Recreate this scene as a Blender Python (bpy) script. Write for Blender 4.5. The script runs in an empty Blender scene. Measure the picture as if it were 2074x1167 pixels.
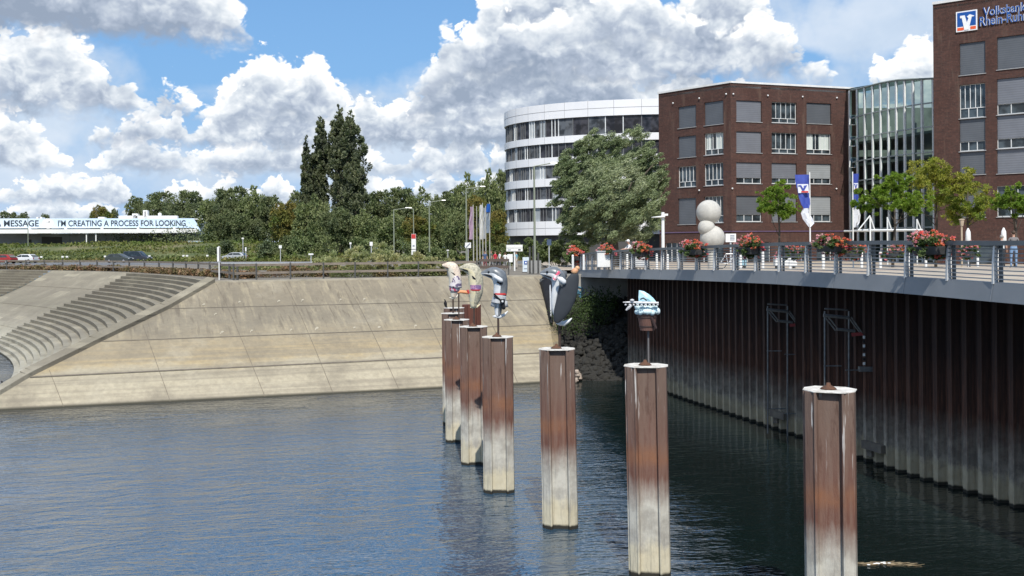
import bpy, bmesh, math, random
import numpy as np
from mathutils import Vector, Matrix
random.seed(7); rng = np.random.default_rng(7)
S = bpy.context.scene
COL = S.collection
R = math.radians
# ------------------------------------------------------------ camera
F, RO, HY, EYE = 2000.0, 0.008, 500.0, 8.0      # focal length in photo pixels, roll, horizon row, eye height over the water
cam = bpy.data.cameras.new('camera'); co = bpy.data.objects.new('camera', cam); COL.objects.link(co)
cam.sensor_width = 36; cam.lens = 36*F/2074; cam.shift_y = -(583.5-HY)/2074
cam.clip_start = .5; cam.clip_end = 6000
c_, s_ = math.cos(RO), math.sin(RO)
co.matrix_world = Matrix(((c_, s_, 0, 0), (0, 0, -1, 0), (-s_, c_, 0, EYE), (0, 0, 0, 1)))
S.camera = co
S.view_settings.view_transform = 'Standard'; S.view_settings.look = 'None'
S.view_settings.exposure = 0.27; S.view_settings.gamma = 1
S.cycles.max_bounces = 6; S.cycles.diffuse_bounces = 3; S.cycles.glossy_bounces = 3
S.cycles.transmission_bounces = 4; S.cycles.transparent_max_bounces = 8
S.cycles.caustics_reflective = False; S.cycles.caustics_refractive = False

# ------------------------------------------------------------ node helper
class NT:
    def __init__(s, tree): s.t = tree; s.n = tree.nodes; s.l = tree.links
    def node(s, typ, **kw):
        n = s.n.new(typ)
        for k, v in kw.items(): setattr(n, k, v)
        return n
    def put(s, sock, v):
        if isinstance(v, bpy.types.NodeSocket): s.l.new(v, sock)
        elif v is not None:
            if sock.type == 'RGBA' and len(v) == 3: v = (*v, 1)
            sock.default_value = v
    def m(s, op, a, b=None, c=None, clamp=False):
        n = s.node('ShaderNodeMath', operation=op, use_clamp=clamp)
        s.put(n.inputs[0], a)
        if b is not None: s.put(n.inputs[1], b)
        if c is not None: s.put(n.inputs[2], c)
        return n.outputs[0]
    def vm(s, op, a, b=None):
        n = s.node('ShaderNodeVectorMath', operation=op)
        s.put(n.inputs[0], a)
        if b is not None: s.put(n.inputs[1], b)
        return n.outputs['Value'] if op in ('DOT_PRODUCT', 'LENGTH') else n.outputs[0]
    def noise(s, vec, scale, detail=4, rough=.5, dist=0, lac=2.0, out=0, dim='3D'):
        n = s.node('ShaderNodeTexNoise', noise_dimensions=dim); s.put(n.inputs['Vector'], vec)
        n.inputs['Scale'].default_value = scale; n.inputs['Detail'].default_value = detail
        n.inputs['Roughness'].default_value = rough; n.inputs['Distortion'].default_value = dist
        n.inputs['Lacunarity'].default_value = lac
        return n.outputs[out]
    def mapr(s, v, a, b, c=0., d=1., smooth=False):
        n = s.node('ShaderNodeMapRange', interpolation_type='SMOOTHSTEP' if smooth else 'LINEAR')
        for k, x in zip(('Value', 'From Min', 'From Max', 'To Min', 'To Max'), (v, a, b, c, d)): s.put(n.inputs[k], x)
        return n.outputs[0]
    def mix(s, f, a, b, blend='MIX'):
        n = s.node('ShaderNodeMix', data_type='RGBA', blend_type=blend)
        s.put(n.inputs[0], f); s.put(n.inputs[6], a); s.put(n.inputs[7], b)
        return n.outputs[2]
    def ramp(s, v, stops):
        n = s.node('ShaderNodeValToRGB'); s.put(n.inputs[0], v); e = n.color_ramp.elements
        while len(e) < len(stops): e.new(.5)
        for k, (p, c) in enumerate(stops): e[k].position = p; e[k].color = (*c, 1) if len(c) == 3 else c
        return n.outputs[0]
    def comb(s, x, y, z=0.):
        n = s.node('ShaderNodeCombineXYZ'); s.put(n.inputs[0], x); s.put(n.inputs[1], y); s.put(n.inputs[2], z)
        return n.outputs[0]
    def sep(s, v):
        n = s.node('ShaderNodeSeparateXYZ'); s.put(n.inputs[0], v); return n.outputs

# ------------------------------------------------------------ sun and sky
SUN_EL, SUN_AZ = R(51), R(6)                     # the sun stands high behind the camera
sd = Vector((math.sin(SUN_AZ)*math.cos(SUN_EL), -math.cos(SUN_AZ)*math.cos(SUN_EL), math.sin(SUN_EL)))
sun = bpy.data.lights.new('sun', 'SUN'); so = bpy.data.objects.new('sun', sun); COL.objects.link(so)
sun.energy = 4.3; sun.angle = R(.5); sun.color = (1, .95, .87)
so.rotation_euler = sd.to_track_quat('Z', 'Y').to_euler(); so.location = (0, -20, 60)

W = bpy.data.worlds.new('World'); W.cycles.sampling_method = 'MANUAL'; W.cycles.sample_map_resolution = 256; S.world = W; W.use_nodes = True
wt = NT(W.node_tree); wt.n.clear()
sky = wt.node('ShaderNodeTexSky', sky_type='NISHITA', sun_disc=False)
sky.sun_elevation = SUN_EL; sky.sun_rotation = R(180)-SUN_AZ
sky.air_density = 1.3; sky.dust_density = .5; sky.ozone_density = 2.2
tc = wt.node('ShaderNodeTexCoord').outputs['Generated']
d = wt.vm('NORMALIZE', tc); dx, dy, dz = wt.sep(d)[:3]
az = wt.m('ARCTAN2', dx, dy); el = wt.m('ARCSINE', dz)
P2 = wt.comb(az, el, 0)                            # azimuth, elevation in radians
def total(lst):
    o = lst[0]
    for x in lst[1:]: o = wt.m('ADD', o, x)
    return o
def bump1(px, w, amp):                             # a rise over azimuth, centred on the direction px
    t = wt.m('MULTIPLY', wt.m('SUBTRACT', az, (px-1037)/F), F/w)
    return wt.m('MULTIPLY', wt.m('EXPONENT', wt.m('MULTIPLY', wt.m('MULTIPLY', t, t), -1.)), amp)
def blob(px, py, rx, ry, amp):
    u, v = (px-1037)/F, (HY-py)/F
    t = wt.vm('MULTIPLY', wt.vm('SUBTRACT', P2, (u, v, 0)), (F/rx, F/ry, 0))
    g = wt.m('EXPONENT', wt.m('MULTIPLY', wt.vm('DOT_PRODUCT', t, t), -1.))
    return wt.m('MULTIPLY', g, amp)
warp = wt.vm('MULTIPLY', wt.vm('SUBTRACT', wt.noise(P2, 26, 3, .6, out=1, dim='2D'), (.5, .5, .5)), (.016, .012, 0))
Pw = wt.vm('ADD', P2, warp)
skyb = wt.mix(1., sky.outputs[0], (.105, .105, .105), 'MULTIPLY')
skyb = wt.mix(1., skyb, (.58, .84, 1.06), 'MULTIPLY')
skyb = wt.mix(wt.mapr(el, .0, .30, .9, .35), skyb, (.185, .355, .66))
full = wt.mix(wt.mapr(el, 0, .16, .85, 0), skyb, (.42, .56, .76))
def puff(scale, seed, off=(0, 0), det=5., vor=True):
    q = wt.vm('ADD', wt.vm('MULTIPLY', wt.vm('ADD', Pw, (off[0], off[1], 0)), (1, 1.25, 1)), (seed*1.7, seed*.9, 0))
    a = wt.m('SUBTRACT', wt.noise(q, scale, det, .55, dim='2D'), .5)
    if not vor: return a
    v = wt.node('ShaderNodeTexVoronoi', feature='F1', voronoi_dimensions='2D'); wt.put(v.inputs['Vector'], q)
    v.inputs['Scale'].default_value = scale*2.1; v.inputs['Detail'].default_value = 2.; v.inputs['Roughness'].default_value = .6
    return wt.m('ADD', a, wt.m('MULTIPLY', wt.m('SUBTRACT', .42, v.outputs['Distance']), .27))
RAMP = [(0, (.27, .33, .43)), (.28, (.40, .46, .56)), (.5, (.58, .635, .70)), (.72, (.78, .81, .84)), (.9, (.95, .955, .95)), (1, (1.0, .99, .97))]
DK = total([blob(260, 88, 240, 30, -.34), blob(120, 60, 120, 20, -.1), blob(930, 108, 100, 22, -.36), blob(1130, 185, 260, 28, -.34), blob(1000, 160, 70, 18, -.2),
            blob(1330, 110, 140, 40, -.16), blob(700, 190, 160, 30, -.14), blob(350, 205, 120, 22, -.2), blob(950, 300, 180, 40, -.2), blob(1160, 22, 70, 22, -.3), blob(1500, 20, 60, 40, -.25)])
def layer(base, hgt, s, seed, bumps, cover=.0, haze=0., amp=1., warm=0.):
    """a row of cumulus: flat grey base at photo row `base`, tops up to `hgt` rows higher"""
    global full
    b, h = (HY-base)/F, hgt/F
    big = wt.noise(wt.comb(wt.m('MULTIPLY', az, s), seed*3.3, 0), 1., 2, .5, dim='2D')
    rise = wt.m('ADD', wt.mapr(big, .36, .66, .10+cover, .85+cover), total([bump1(*x) for x in bumps]) if bumps else 0.)
    t = wt.m('DIVIDE', wt.m('SUBTRACT', el, b), h)
    p0 = puff(s*2.6, seed); p1 = puff(s*2.6, seed, (.0016*30/s, .0075*30/s), 4.)
    e = wt.m('ADD', wt.m('SUBTRACT', wt.m('MINIMUM', rise, 2.2), t), wt.m('MULTIPLY', p0, 1.15*amp))
    mk = wt.m('MULTIPLY', wt.mapr(e, 0, .15, 0, 1, True), wt.mapr(wt.m('ADD', t, wt.m('MULTIPLY', p0, .5)), -.10, .22, 0, 1, True))
    sh = wt.m('ADD', wt.mapr(wt.m('DIVIDE', t, wt.m('MAXIMUM', rise, .35)), -.05, .75, .14, .80), wt.m('MULTIPLY', wt.m('SUBTRACT', p0, p1), .8))
    sh = wt.m('ADD', sh, wt.m('ADD', wt.mapr(e, 0, .5, .20, -.03), wt.m('ADD', wt.m('MULTIPLY', p0, .22), wt.m('MULTIPLY', wt.m('SUBTRACT', wt.noise(wt.vm('ADD', P2, (seed*2.2, 0, 0)), s*1.3, 2., .5, dim='2D'), .5), 1.0))))
    sh = wt.m('ADD', sh, DK)
    c = wt.ramp(sh, RAMP)
    if haze: c = wt.mix(haze, c, (.60, .69, .80))
    full = wt.mix(mk, full, c)
# a thin grey-white sheet behind the cumulus
st = puff(7., 12, (0, 0), 5., False)
st = wt.m('ADD', st, total([blob(600, 260, 900, 150, .22), blob(640, 30, 230, 110, -.6), blob(1500, 60, 300, 120, .1), blob(1780, 90, 190, 80, .42), blob(425, 242, 60, 22, -.3), blob(20, 100, 60, 30, -.3), blob(1612, 150, 50, 20, -.3)]))
full = wt.mix(wt.mapr(st, -.02, .26, 0, .8, True), full, wt.ramp(wt.m('ADD', .5, wt.m('MULTIPLY', puff(11., 15, (0, 0), 4., False), 1.0)), [(0, (.40, .49, .62)), (.5, (.58, .66, .76)), (1, (.80, .83, .87))]))
# far rows first, nearer and higher rows over them
layer(490, 50, 24, 1, [], .5, .45)
layer(456, 50, 20, 2, [(60, 120, .3), (330, 120, .3), (900, 200, .4)], .38, .32)
layer(420, 62, 16, 3, [(190, 60, .5), (430, 90, .3), (850, 160, .5), (1550, 200, .4)], .28, .2)
layer(360, 80, 13, 4, [(90, 90, .75), (330, 80, .4), (600, 140, .55), (950, 120, .4), (215, 26, -.8), (1700, 200, .4)], .25, .12)
layer(308, 92, 13, 5, [(330, 70, .55), (540, 110, .85), (800, 190, .85), (1000, 80, .5), (420, 34, -.8), (200, 30, -.9), (1600, 60, -.7), (1830, 90, .4)], .22, .06)
layer(262, 140, 11, 6, [(40, 70, .8), (185, 120, .95), (480, 150, .62), (650, 40, .3), (720, 50, -.2), (420, 60, -.25), (1000, 200, .9), (1400, 200, .9), (1800, 90, .95), (1640, 40, -.9)], -.12, .03)
layer(200, 215, 9, 7, [(850, 75, .72), (1010, 130, 1.1), (1250, 170, 1.2), (1480, 100, 1.0), (700, 200, -.9), (300, 300, -.9), (1740, 90, -.3), (2000, 80, .2)], -.25, 0., .75)
layer(118, 150, 9, 8, [(40, 180, 1.4), (300, 130, 1.2), (455, 66, .8), (700, 170, -1.2), (1000, 60, .35), (1280, 120, .6), (1560, 60, .4), (1850, 120, -.3)], -.30, 0., .75)
# higher broken cloud, seen only in the water's reflections
n0 = puff(5., 9, (0, 0), 5); n1 = puff(5., 9, (.01, .04), 3)
mk = wt.m('MULTIPLY', wt.mapr(wt.m('ADD', n0, wt.mapr(az, -.5, .5, .13, .05)), .0, .14, 0, 1, True), wt.mapr(el, .28, .38, 0, 1))
full = wt.mix(mk, full, wt.ramp(wt.m('ADD', .72, wt.m('MULTIPLY', wt.m('SUBTRACT', n0, n1), 1.2)), RAMP))
full = wt.mix(wt.mapr(dz, -.03, 0, 1, 0), full, (.12, .13, .12))
bg = wt.node('ShaderNodeBackground'); wt.l.new(wt.vm('MULTIPLY', full, (10, 10, 10)), bg.inputs[0]); bg.inputs[1].default_value = .1
wo = wt.node('ShaderNodeOutputWorld'); wt.l.new(bg.outputs[0], wo.inputs[0])

# ------------------------------------------------------------ from the photograph's pixels to metres
def lev(px, py): x, y = px-1037, py-HY; return x-RO*y, y+RO*x
def P(px, py, Y): x, y = lev(px, py); return Vector((x/F*Y, Y, EYE-y/F*Y))
def G(px, py, z=5.9): x, y = lev(px, py); Y = F*(EYE-z)/y; return Vector((x/F*Y, Y, z))

# ------------------------------------------------------------ meshes
def wloc(o):
    v = Vector((0, 0, 0))
    while o: v = v+o.location; o = o.parent
    return v
class MB:
    def __init__(s): s.v = []; s.f = []; s.uv = []; s.mi = []
    def add(s, vs, fs, mi=0, uvs=None):
        b = len(s.v); s.v += [tuple(v) for v in vs]
        for k, f in enumerate(fs):
            s.f.append(tuple(b+i for i in f)); s.mi.append(mi)
            s.uv.append(uvs[k] if uvs else None)
        return s
    def quad(s, a, b, c, d_, mi=0, uv=None): return s.add([a, b, c, d_], [(0, 1, 2, 3)], mi, [uv] if uv else None)
    def box(s, c, size, rz=0, mi=0, taper=1.0):
        x, y, z = (q/2 for q in size); vs = []
        for k, (i, j) in ((-1, (0, 0)), (1, (0, 0))):
            t = taper if k > 0 else 1
            for a, b in ((-1, -1), (1, -1), (1, 1), (-1, 1)):
                X, Y = a*x*t, b*y*t
                vs.append((c[0]+X*math.cos(rz)-Y*math.sin(rz), c[1]+X*math.sin(rz)+Y*math.cos(rz), c[2]+k*z))
        return s.add(vs, [(3, 2, 1, 0), (4, 5, 6, 7), (0, 1, 5, 4), (1, 2, 6, 5), (2, 3, 7, 6), (3, 0, 4, 7)], mi)
    def prism(s, poly, z0, z1, mi=0):
        n = len(poly); vs = [(x, y, z0) for x, y in poly]+[(x, y, z1) for x, y in poly]
        return s.add(vs, [tuple(range(n-1, -1, -1)), tuple(range(n, 2*n))]+[(i, (i+1) % n, n+(i+1) % n, n+i) for i in range(n)], mi)
    def sweep(s, pts, rad, seg=8, up=None, mi=0, cap=True, mfun=None):
        """tube through pts; rad = number, list of numbers, or list of (a, b)"""
        pts = [Vector(p) for p in pts]; n = len(pts)
        if not isinstance(rad, (list, tuple)): rad = [rad]*n
        base = len(s.v); ref = Vector(up) if up else Vector((0, 1, 0)); fr = []
        for i, p in enumerate(pts):
            t = (pts[min(i+1, n-1)]-pts[max(i-1, 0)]).normalized()
            a = ref-t*ref.dot(t)
            if a.length < 1e-3: a = t.orthogonal()
            a.normalize(); b = t.cross(a); ref = a if not up else ref
            ra, rb = rad[i] if isinstance(rad[i], (list, tuple)) else (rad[i], rad[i])
            for k in range(seg):
                q = 2*math.pi*k/seg; s.v.append(tuple(p+a*ra*math.cos(q)+b*rb*math.sin(q)))
        for i in range(n-1):
            for k in range(seg):
                k2 = (k+1) % seg
                s.f.append((base+i*seg+k, base+i*seg+k2, base+(i+1)*seg+k2, base+(i+1)*seg+k)); s.uv.append(None)
                s.mi.append(mfun(i, k) if mfun else mi)
        if cap:
            s.f.append(tuple(base+k for k in range(seg-1, -1, -1))); s.uv.append(None); s.mi.append(mfun(0, 0) if mfun else mi)
            s.f.append(tuple(base+(n-1)*seg+k for k in range(seg))); s.uv.append(None); s.mi.append(mfun(n-2, 0) if mfun else mi)
        return s
    def ball(s, c, r, seg=16, rings=10, mi=0):
        if not isinstance(r, (list, tuple)): r = (r, r, r)
        vs = [(c[0], c[1], c[2]-r[2])]
        for i in range(1, rings):
            t = math.pi*i/rings
            for k in range(seg):
                q = 2*math.pi*k/seg
                vs.append((c[0]+r[0]*math.sin(t)*math.cos(q), c[1]+r[1]*math.sin(t)*math.sin(q), c[2]-r[2]*math.cos(t)))
        vs.append((c[0], c[1], c[2]+r[2])); L = len(vs)-1; fs = []
        for k in range(seg):
            fs.append((0, 1+(k+1) % seg, 1+k)); fs.append((L, L-seg+k, L-seg+(k+1) % seg))
            for i in range(rings-2):
                a = 1+i*seg; fs.append((a+k, a+(k+1) % seg, a+seg+(k+1) % seg, a+seg+k))
        return s.add(vs, fs, mi)
    def build(s, name, mats, parent=None, smooth=False, bevel=0, sub=0):
        me = bpy.data.meshes.new(name)
        if not isinstance(mats, (list, tuple)): mats = [mats]
        for m in mats: me.materials.append(m)
        v = np.array(s.v, dtype=float).reshape(-1, 3)
        if parent: org = wloc(parent)
        else: lo, hi = v.min(0), v.max(0); org = Vector(((lo[0]+hi[0])/2, (lo[1]+hi[1])/2, lo[2]))
        v = v-np.array(org)
        me.from_pydata(v.tolist(), [], s.f)
        if any(u is not None for u in s.uv):
            ul = me.uv_layers.new(name='UVMap'); k = 0
            for f, u in zip(s.f, s.uv):
                for j in range(len(f)):
                    ul.data[k].uv = u[j] if u else (0, 0)
                    k += 1
        me.polygons.foreach_set('material_index', s.mi)
        if smooth: me.polygons.foreach_set('use_smooth', [True]*len(s.f))
        o = bpy.data.objects.new(name, me); COL.objects.link(o)
        if parent: o.parent = parent
        else: o.location = org
        if bevel:
            b = o.modifiers.new('b', 'BEVEL'); b.width = bevel; b.segments = 2; b.limit_method = 'ANGLE'
        if sub:
            b = o.modifiers.new('s', 'SUBSURF'); b.levels = b.render_levels = sub
        return o
def tag(o, label=None, cat=None, group=None, kind=None):
    for k, v in (('label', label), ('category', cat), ('group', group), ('kind', kind)):
        if v: o[k] = v
    return o
def thing(name, label, cat, loc, group=None):
    o = bpy.data.objects.new(name, None); COL.objects.link(o); o.location = loc; o.empty_display_size = .3
    return tag(o, label, cat, group)
def kids(o): return [c for c in bpy.data.objects if c.parent is o]
def dup(root, loc, rz=0, sc=1, label=None):
    r = root.copy(); COL.objects.link(r); r.location = loc; r.rotation_euler = (0, 0, rz); r.scale = (sc,)*3 if not isinstance(sc, tuple) else sc
    if label: r['label'] = label
    def rec(a, b):
        for ch in kids(a):
            c = ch.copy(); COL.objects.link(c); c.parent = b; rec(ch, c)
    rec(root, r)
    return r
def catmull(pts, n):
    pts = [Vector(p) for p in pts]; out = []
    for i in range(len(pts)-1):
        p0, p1, p2, p3 = pts[max(i-1, 0)], pts[i], pts[i+1], pts[min(i+2, len(pts)-1)]
        for k in range(n):
            t = k/n
            out.append(.5*((2*p1)+(p2-p0)*t+(2*p0-5*p1+4*p2-p3)*t*t+(3*p1-p0-3*p2+p3)*t**3))
    return out+[pts[-1]]
def resample(pts, step):
    out = [pts[0]]; acc = 0
    for a, b in zip(pts, pts[1:]):
        L = (b-a).length; t = step-acc
        while t <= L: out.append(a+(b-a)*(t/L)); t += step
        acc = (acc+L) % step if L+acc >= step else acc+L
    return out

# ------------------------------------------------------------ materials
MC = {}
def mat(name, col, col2=None, scale=3., rough=.7, metal=0., bump=0., bscale=None, detail=5, spec=.5, stretch=(1, 1, 1), lo=.35, hi=.65, extra=None):
    if name in MC: return MC[name]
    m = bpy.data.materials.new(name); m.use_nodes = True; t = NT(m.node_tree); MC[name] = m
    b = t.n['Principled BSDF']; b.inputs['Roughness'].default_value = rough; b.inputs['Metallic'].default_value = metal
    b.inputs['Specular IOR Level'].default_value = spec
    o = t.node('ShaderNodeTexCoord').outputs['Object']; v = t.vm('MULTIPLY', o, stretch)
    c = None
    if col2 is None: col2 = tuple(x*.8 for x in col)
    f = t.mapr(t.noise(v, scale, detail, .6), lo, hi)
    c = t.mix(f, col, col2)
    if extra: c = extra(t, o, c) or c
    t.put(b.inputs['Base Color'], c)
    if bump:
        n = t.node('ShaderNodeBump'); n.inputs['Strength'].default_value = 1; n.inputs['Distance'].default_value = bump
        t.put(n.inputs['Height'], t.noise(v, bscale or scale*4, 4, .6)); t.put(b.inputs['Normal'], n.outputs[0])
    return m
def leafmat(name, c1, c2, c3=None, trans=.25, scale=.35):
    if name in MC: return MC[name]
    m = bpy.data.materials.new(name); m.use_nodes = True; t = NT(m.node_tree); MC[name] = m; t.n.clear()
    o = t.node('ShaderNodeTexCoord').outputs['Object']; g = t.node('ShaderNodeNewGeometry')
    f = t.mapr(t.noise(o, scale, 3, .6), .35, .65)
    c = t.mix(f, c1, c2)
    if c3: c = t.mix(t.mapr(t.noise(t.vm('ADD', o, (31, 7, 5)), scale*.7, 2, .6), .5, .68), c, c3)
    r = g.outputs['Random Per Island']
    c = t.mix(1., c, t.ramp(r, [(0, (.6, .62, .6)), (1, (1.35, 1.3, 1.2))]), 'MULTIPLY')
    a = t.node('ShaderNodeBsdfPrincipled'); t.put(a.inputs['Base Color'], c); a.inputs['Roughness'].default_value = .6; a.inputs['Specular IOR Level'].default_value = .25
    b = t.node('ShaderNodeBsdfTranslucent'); t.put(b.inputs['Color'], t.mix(1., c, (1.0, 1.25, .6), 'MULTIPLY'))
    x = t.node('ShaderNodeMixShader'); x.inputs[0].default_value = trans
    t.l.new(a.outputs[0], x.inputs[1]); t.l.new(b.outputs[0], x.inputs[2])
    u = t.node('ShaderNodeOutputMaterial'); t.l.new(x.outputs[0], u.inputs[0])
    return m
def leafmesh(name, pos, size, aspect=.55, ldir=None, jit=1.0, flat=0., seed=1):
    """one mesh of separate leaf quads at pos (n,3); returns the mesh data"""
    g = np.random.default_rng(seed); n = len(pos)
    s = size*g.uniform(.6, 1.35, n)
    a = g.normal(size=(n, 3))*jit
    if ldir is not None: a = a+np.asarray(ldir, float)
    a /= np.linalg.norm(a, axis=1)[:, None]
    b = g.normal(size=(n, 3)); b[:, 2] *= (1-flat)
    b -= (b*a).sum(1)[:, None]*a; b /= np.linalg.norm(b, axis=1)[:, None]
    a = a*s[:, None]; b = b*(s*aspect)[:, None]
    c = np.cross(a, b); c /= (np.linalg.norm(c, axis=1)[:, None]+1e-9); c *= (s*.12)[:, None]
    v = np.stack([pos-a*.5, pos+b*.5-a*.05+c, pos+a*.55, pos-b*.5-a*.05+c], 1).reshape(-1, 3)
    me = bpy.data.meshes.new(name); me.vertices.add(4*n); me.vertices.foreach_set('co', v.ravel())
    me.loops.add(4*n); me.loops.foreach_set('vertex_index', np.arange(4*n, dtype=np.int32))
    me.polygons.add(n); me.polygons.foreach_set('loop_start', np.arange(0, 4*n, 4, dtype=np.int32))
    me.polygons.foreach_set('loop_total', np.full(n, 4, dtype=np.int32)); me.update(calc_edges=True)
    return me
def clumps(ells, per, rfrac=.32, seed=1, zmin=None, shell=.75):
    """leaf clumps over a set of ellipsoids (cx,cy,cz,rx,ry,rz) -> array of (x,y,z,r)"""
    g = np.random.default_rng(seed); out = []
    for e in ells:
        c = np.array(e[:3]); r = np.array(e[3:6]); k = per if len(e) < 7 else e[6]
        d_ = g.normal(size=(k, 3)); d_ /= np.linalg.norm(d_, axis=1)[:, None]
        q = g.uniform(shell, 1.02, k)[:, None]
        p = c+d_*r*q
        out.append(np.c_[p, rfrac*r.min()*g.uniform(.6, 1.3, k)])
    o = np.concatenate(out)
    return o if zmin is None else o[o[:, 2] > zmin]
def leafpos(cl, n, seed=1, squash=.8, hollow=.5):
    g = np.random.default_rng(seed); w = cl[:, 3]**2; i = g.choice(len(cl), n, p=w/w.sum())
    d_ = g.normal(size=(n, 3)); d_ /= np.linalg.norm(d_, axis=1)[:, None]
    r = cl[i, 3]*(hollow+(1-hollow)*g.random(n))*g.uniform(.85, 1.15, n)
    d_[:, 2] *= squash
    return cl[i, :3]+d_*r[:, None]
def meshobj(name, me, m, parent=None, loc=None):
    me.materials.clear(); me.materials.append(m)
    o = bpy.data.objects.new(name, me); COL.objects.link(o)
    if parent: o.parent = parent
    if loc is not None: o.location = loc
    return o
def limbs(h, r, ells, seed=1, forks=7, base=.0):
    """tapered trunk with limbs reaching into the crown, local coordinates"""
    g = random.Random(seed); mb = MB()
    top = Vector((g.uniform(-.1, .1)*h*.2, g.uniform(-.1, .1)*h*.2, h))
    pts = [Vector((0, 0, -.15)), Vector((0, 0, h*.15)), top*.5+Vector((g.uniform(-1, 1), g.uniform(-1, 1), 0))*h*.02, top]
    mb.sweep(pts, [r*1.35, r, r*.75, r*.25], 8)
    for k in range(forks):
        e = ells[g.randrange(len(ells))]; a = g.uniform(0, 6.28)
        t = g.uniform(.35, .9); p = Vector((0, 0, h*.15)).lerp(top, t)
        q = Vector((e[0]+e[3]*.6*math.cos(a), e[1]+e[4]*.6*math.sin(a), max(p.z+.3*e[5], e[2]+e[5]*g.uniform(-.3, .5))))
        mb.sweep([p, p.lerp(q, .5)+Vector((0, 0, -.05*h)), q], [r*.45*(1.2-t), r*.3*(1.2-t), r*.1], 6)
    return mb
BARK = mat('bark', (.10, .08, .06), (.06, .05, .04), 6, .9, bump=.02)
def glassmat(name='glass', col=(.02, .026, .03), rough=.06):
    if name in MC: return MC[name]
    m = bpy.data.materials.new(name); m.use_nodes = True; t = NT(m.node_tree); MC[name] = m
    b = t.n['Principled BSDF']; b.inputs['Roughness'].default_value = rough; b.inputs['IOR'].default_value = 1.5
    o = t.node('ShaderNodeTexCoord').outputs['Object']
    t.put(b.inputs['Base Color'], t.mix(t.mapr(t.noise(o, .9, 3), .42, .6), col, tuple(c*3.5 for c in col)))
    n = t.node('ShaderNodeBump'); n.inputs['Distance'].default_value = .004; t.put(n.inputs['Height'], t.noise(o, .6, 1)); t.put(b.inputs['Normal'], n.outputs[0])
    return m
def clearmat(name, tint=(.75, .85, .82)):
    if name in MC: return MC[name]
    m = bpy.data.materials.new(name); m.use_nodes = True; t = NT(m.node_tree); MC[name] = m; t.n.clear()
    a = t.node('ShaderNodeBsdfTransparent'); t.put(a.inputs[0], tint)
    b = t.node('ShaderNodeBsdfGlossy'); b.inputs['Roughness'].default_value = .03
    fr = t.node('ShaderNodeFresnel'); fr.inputs[0].default_value = 1.5
    x = t.node('ShaderNodeMixShader'); t.l.new(t.m('MULTIPLY', fr.outputs[0], .24), x.inputs[0]); t.l.new(a.outputs[0], x.inputs[1]); t.l.new(b.outputs[0], x.inputs[2])
    u = t.node('ShaderNodeOutputMaterial'); t.l.new(x.outputs[0], u.inputs[0])
    return m
def textmesh(s, h, width=None, ext=.02, bold=0., shear=0.):
    cu = bpy.data.curves.new('txt', 'FONT'); cu.body = s; cu.size = 1; cu.extrude = ext; cu.offset = bold; cu.shear = shear
    o = bpy.data.objects.new('txt', cu); COL.objects.link(o); bpy.context.view_layer.update()
    me = bpy.data.meshes.new_from_object(o.evaluated_get(bpy.context.evaluated_depsgraph_get()))
    bpy.data.objects.remove(o)
    n = len(me.vertices); v = np.empty(3*n); me.vertices.foreach_get('co', v); v = v.reshape(-1, 3)
    v[:, 0] -= v[:, 0].min(); H = v[:, 1].max()-v[:, 1].min(); v[:, 1] -= v[:, 1].min()
    k = h/H; v[:, 1] *= k; v[:, 0] *= (width/v[:, 0].max() if width else k)
    v[:, 2] -= v[:, 2].min()
    me.vertices.foreach_set('co', v.ravel()); me.update()
    return me
def frame_mat(o, ux, n):
    """matrix: local x along ux, local y up, local z along outward n"""
    ux = Vector(ux).normalized(); n = Vector(n).normalized(); up = n.cross(ux)
    return Matrix(((ux.x, up.x, n.x, o[0]), (ux.y, up.y, n.y, o[1]), (ux.z, up.z, n.z, o[2]), (0, 0, 0, 1)))

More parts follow.
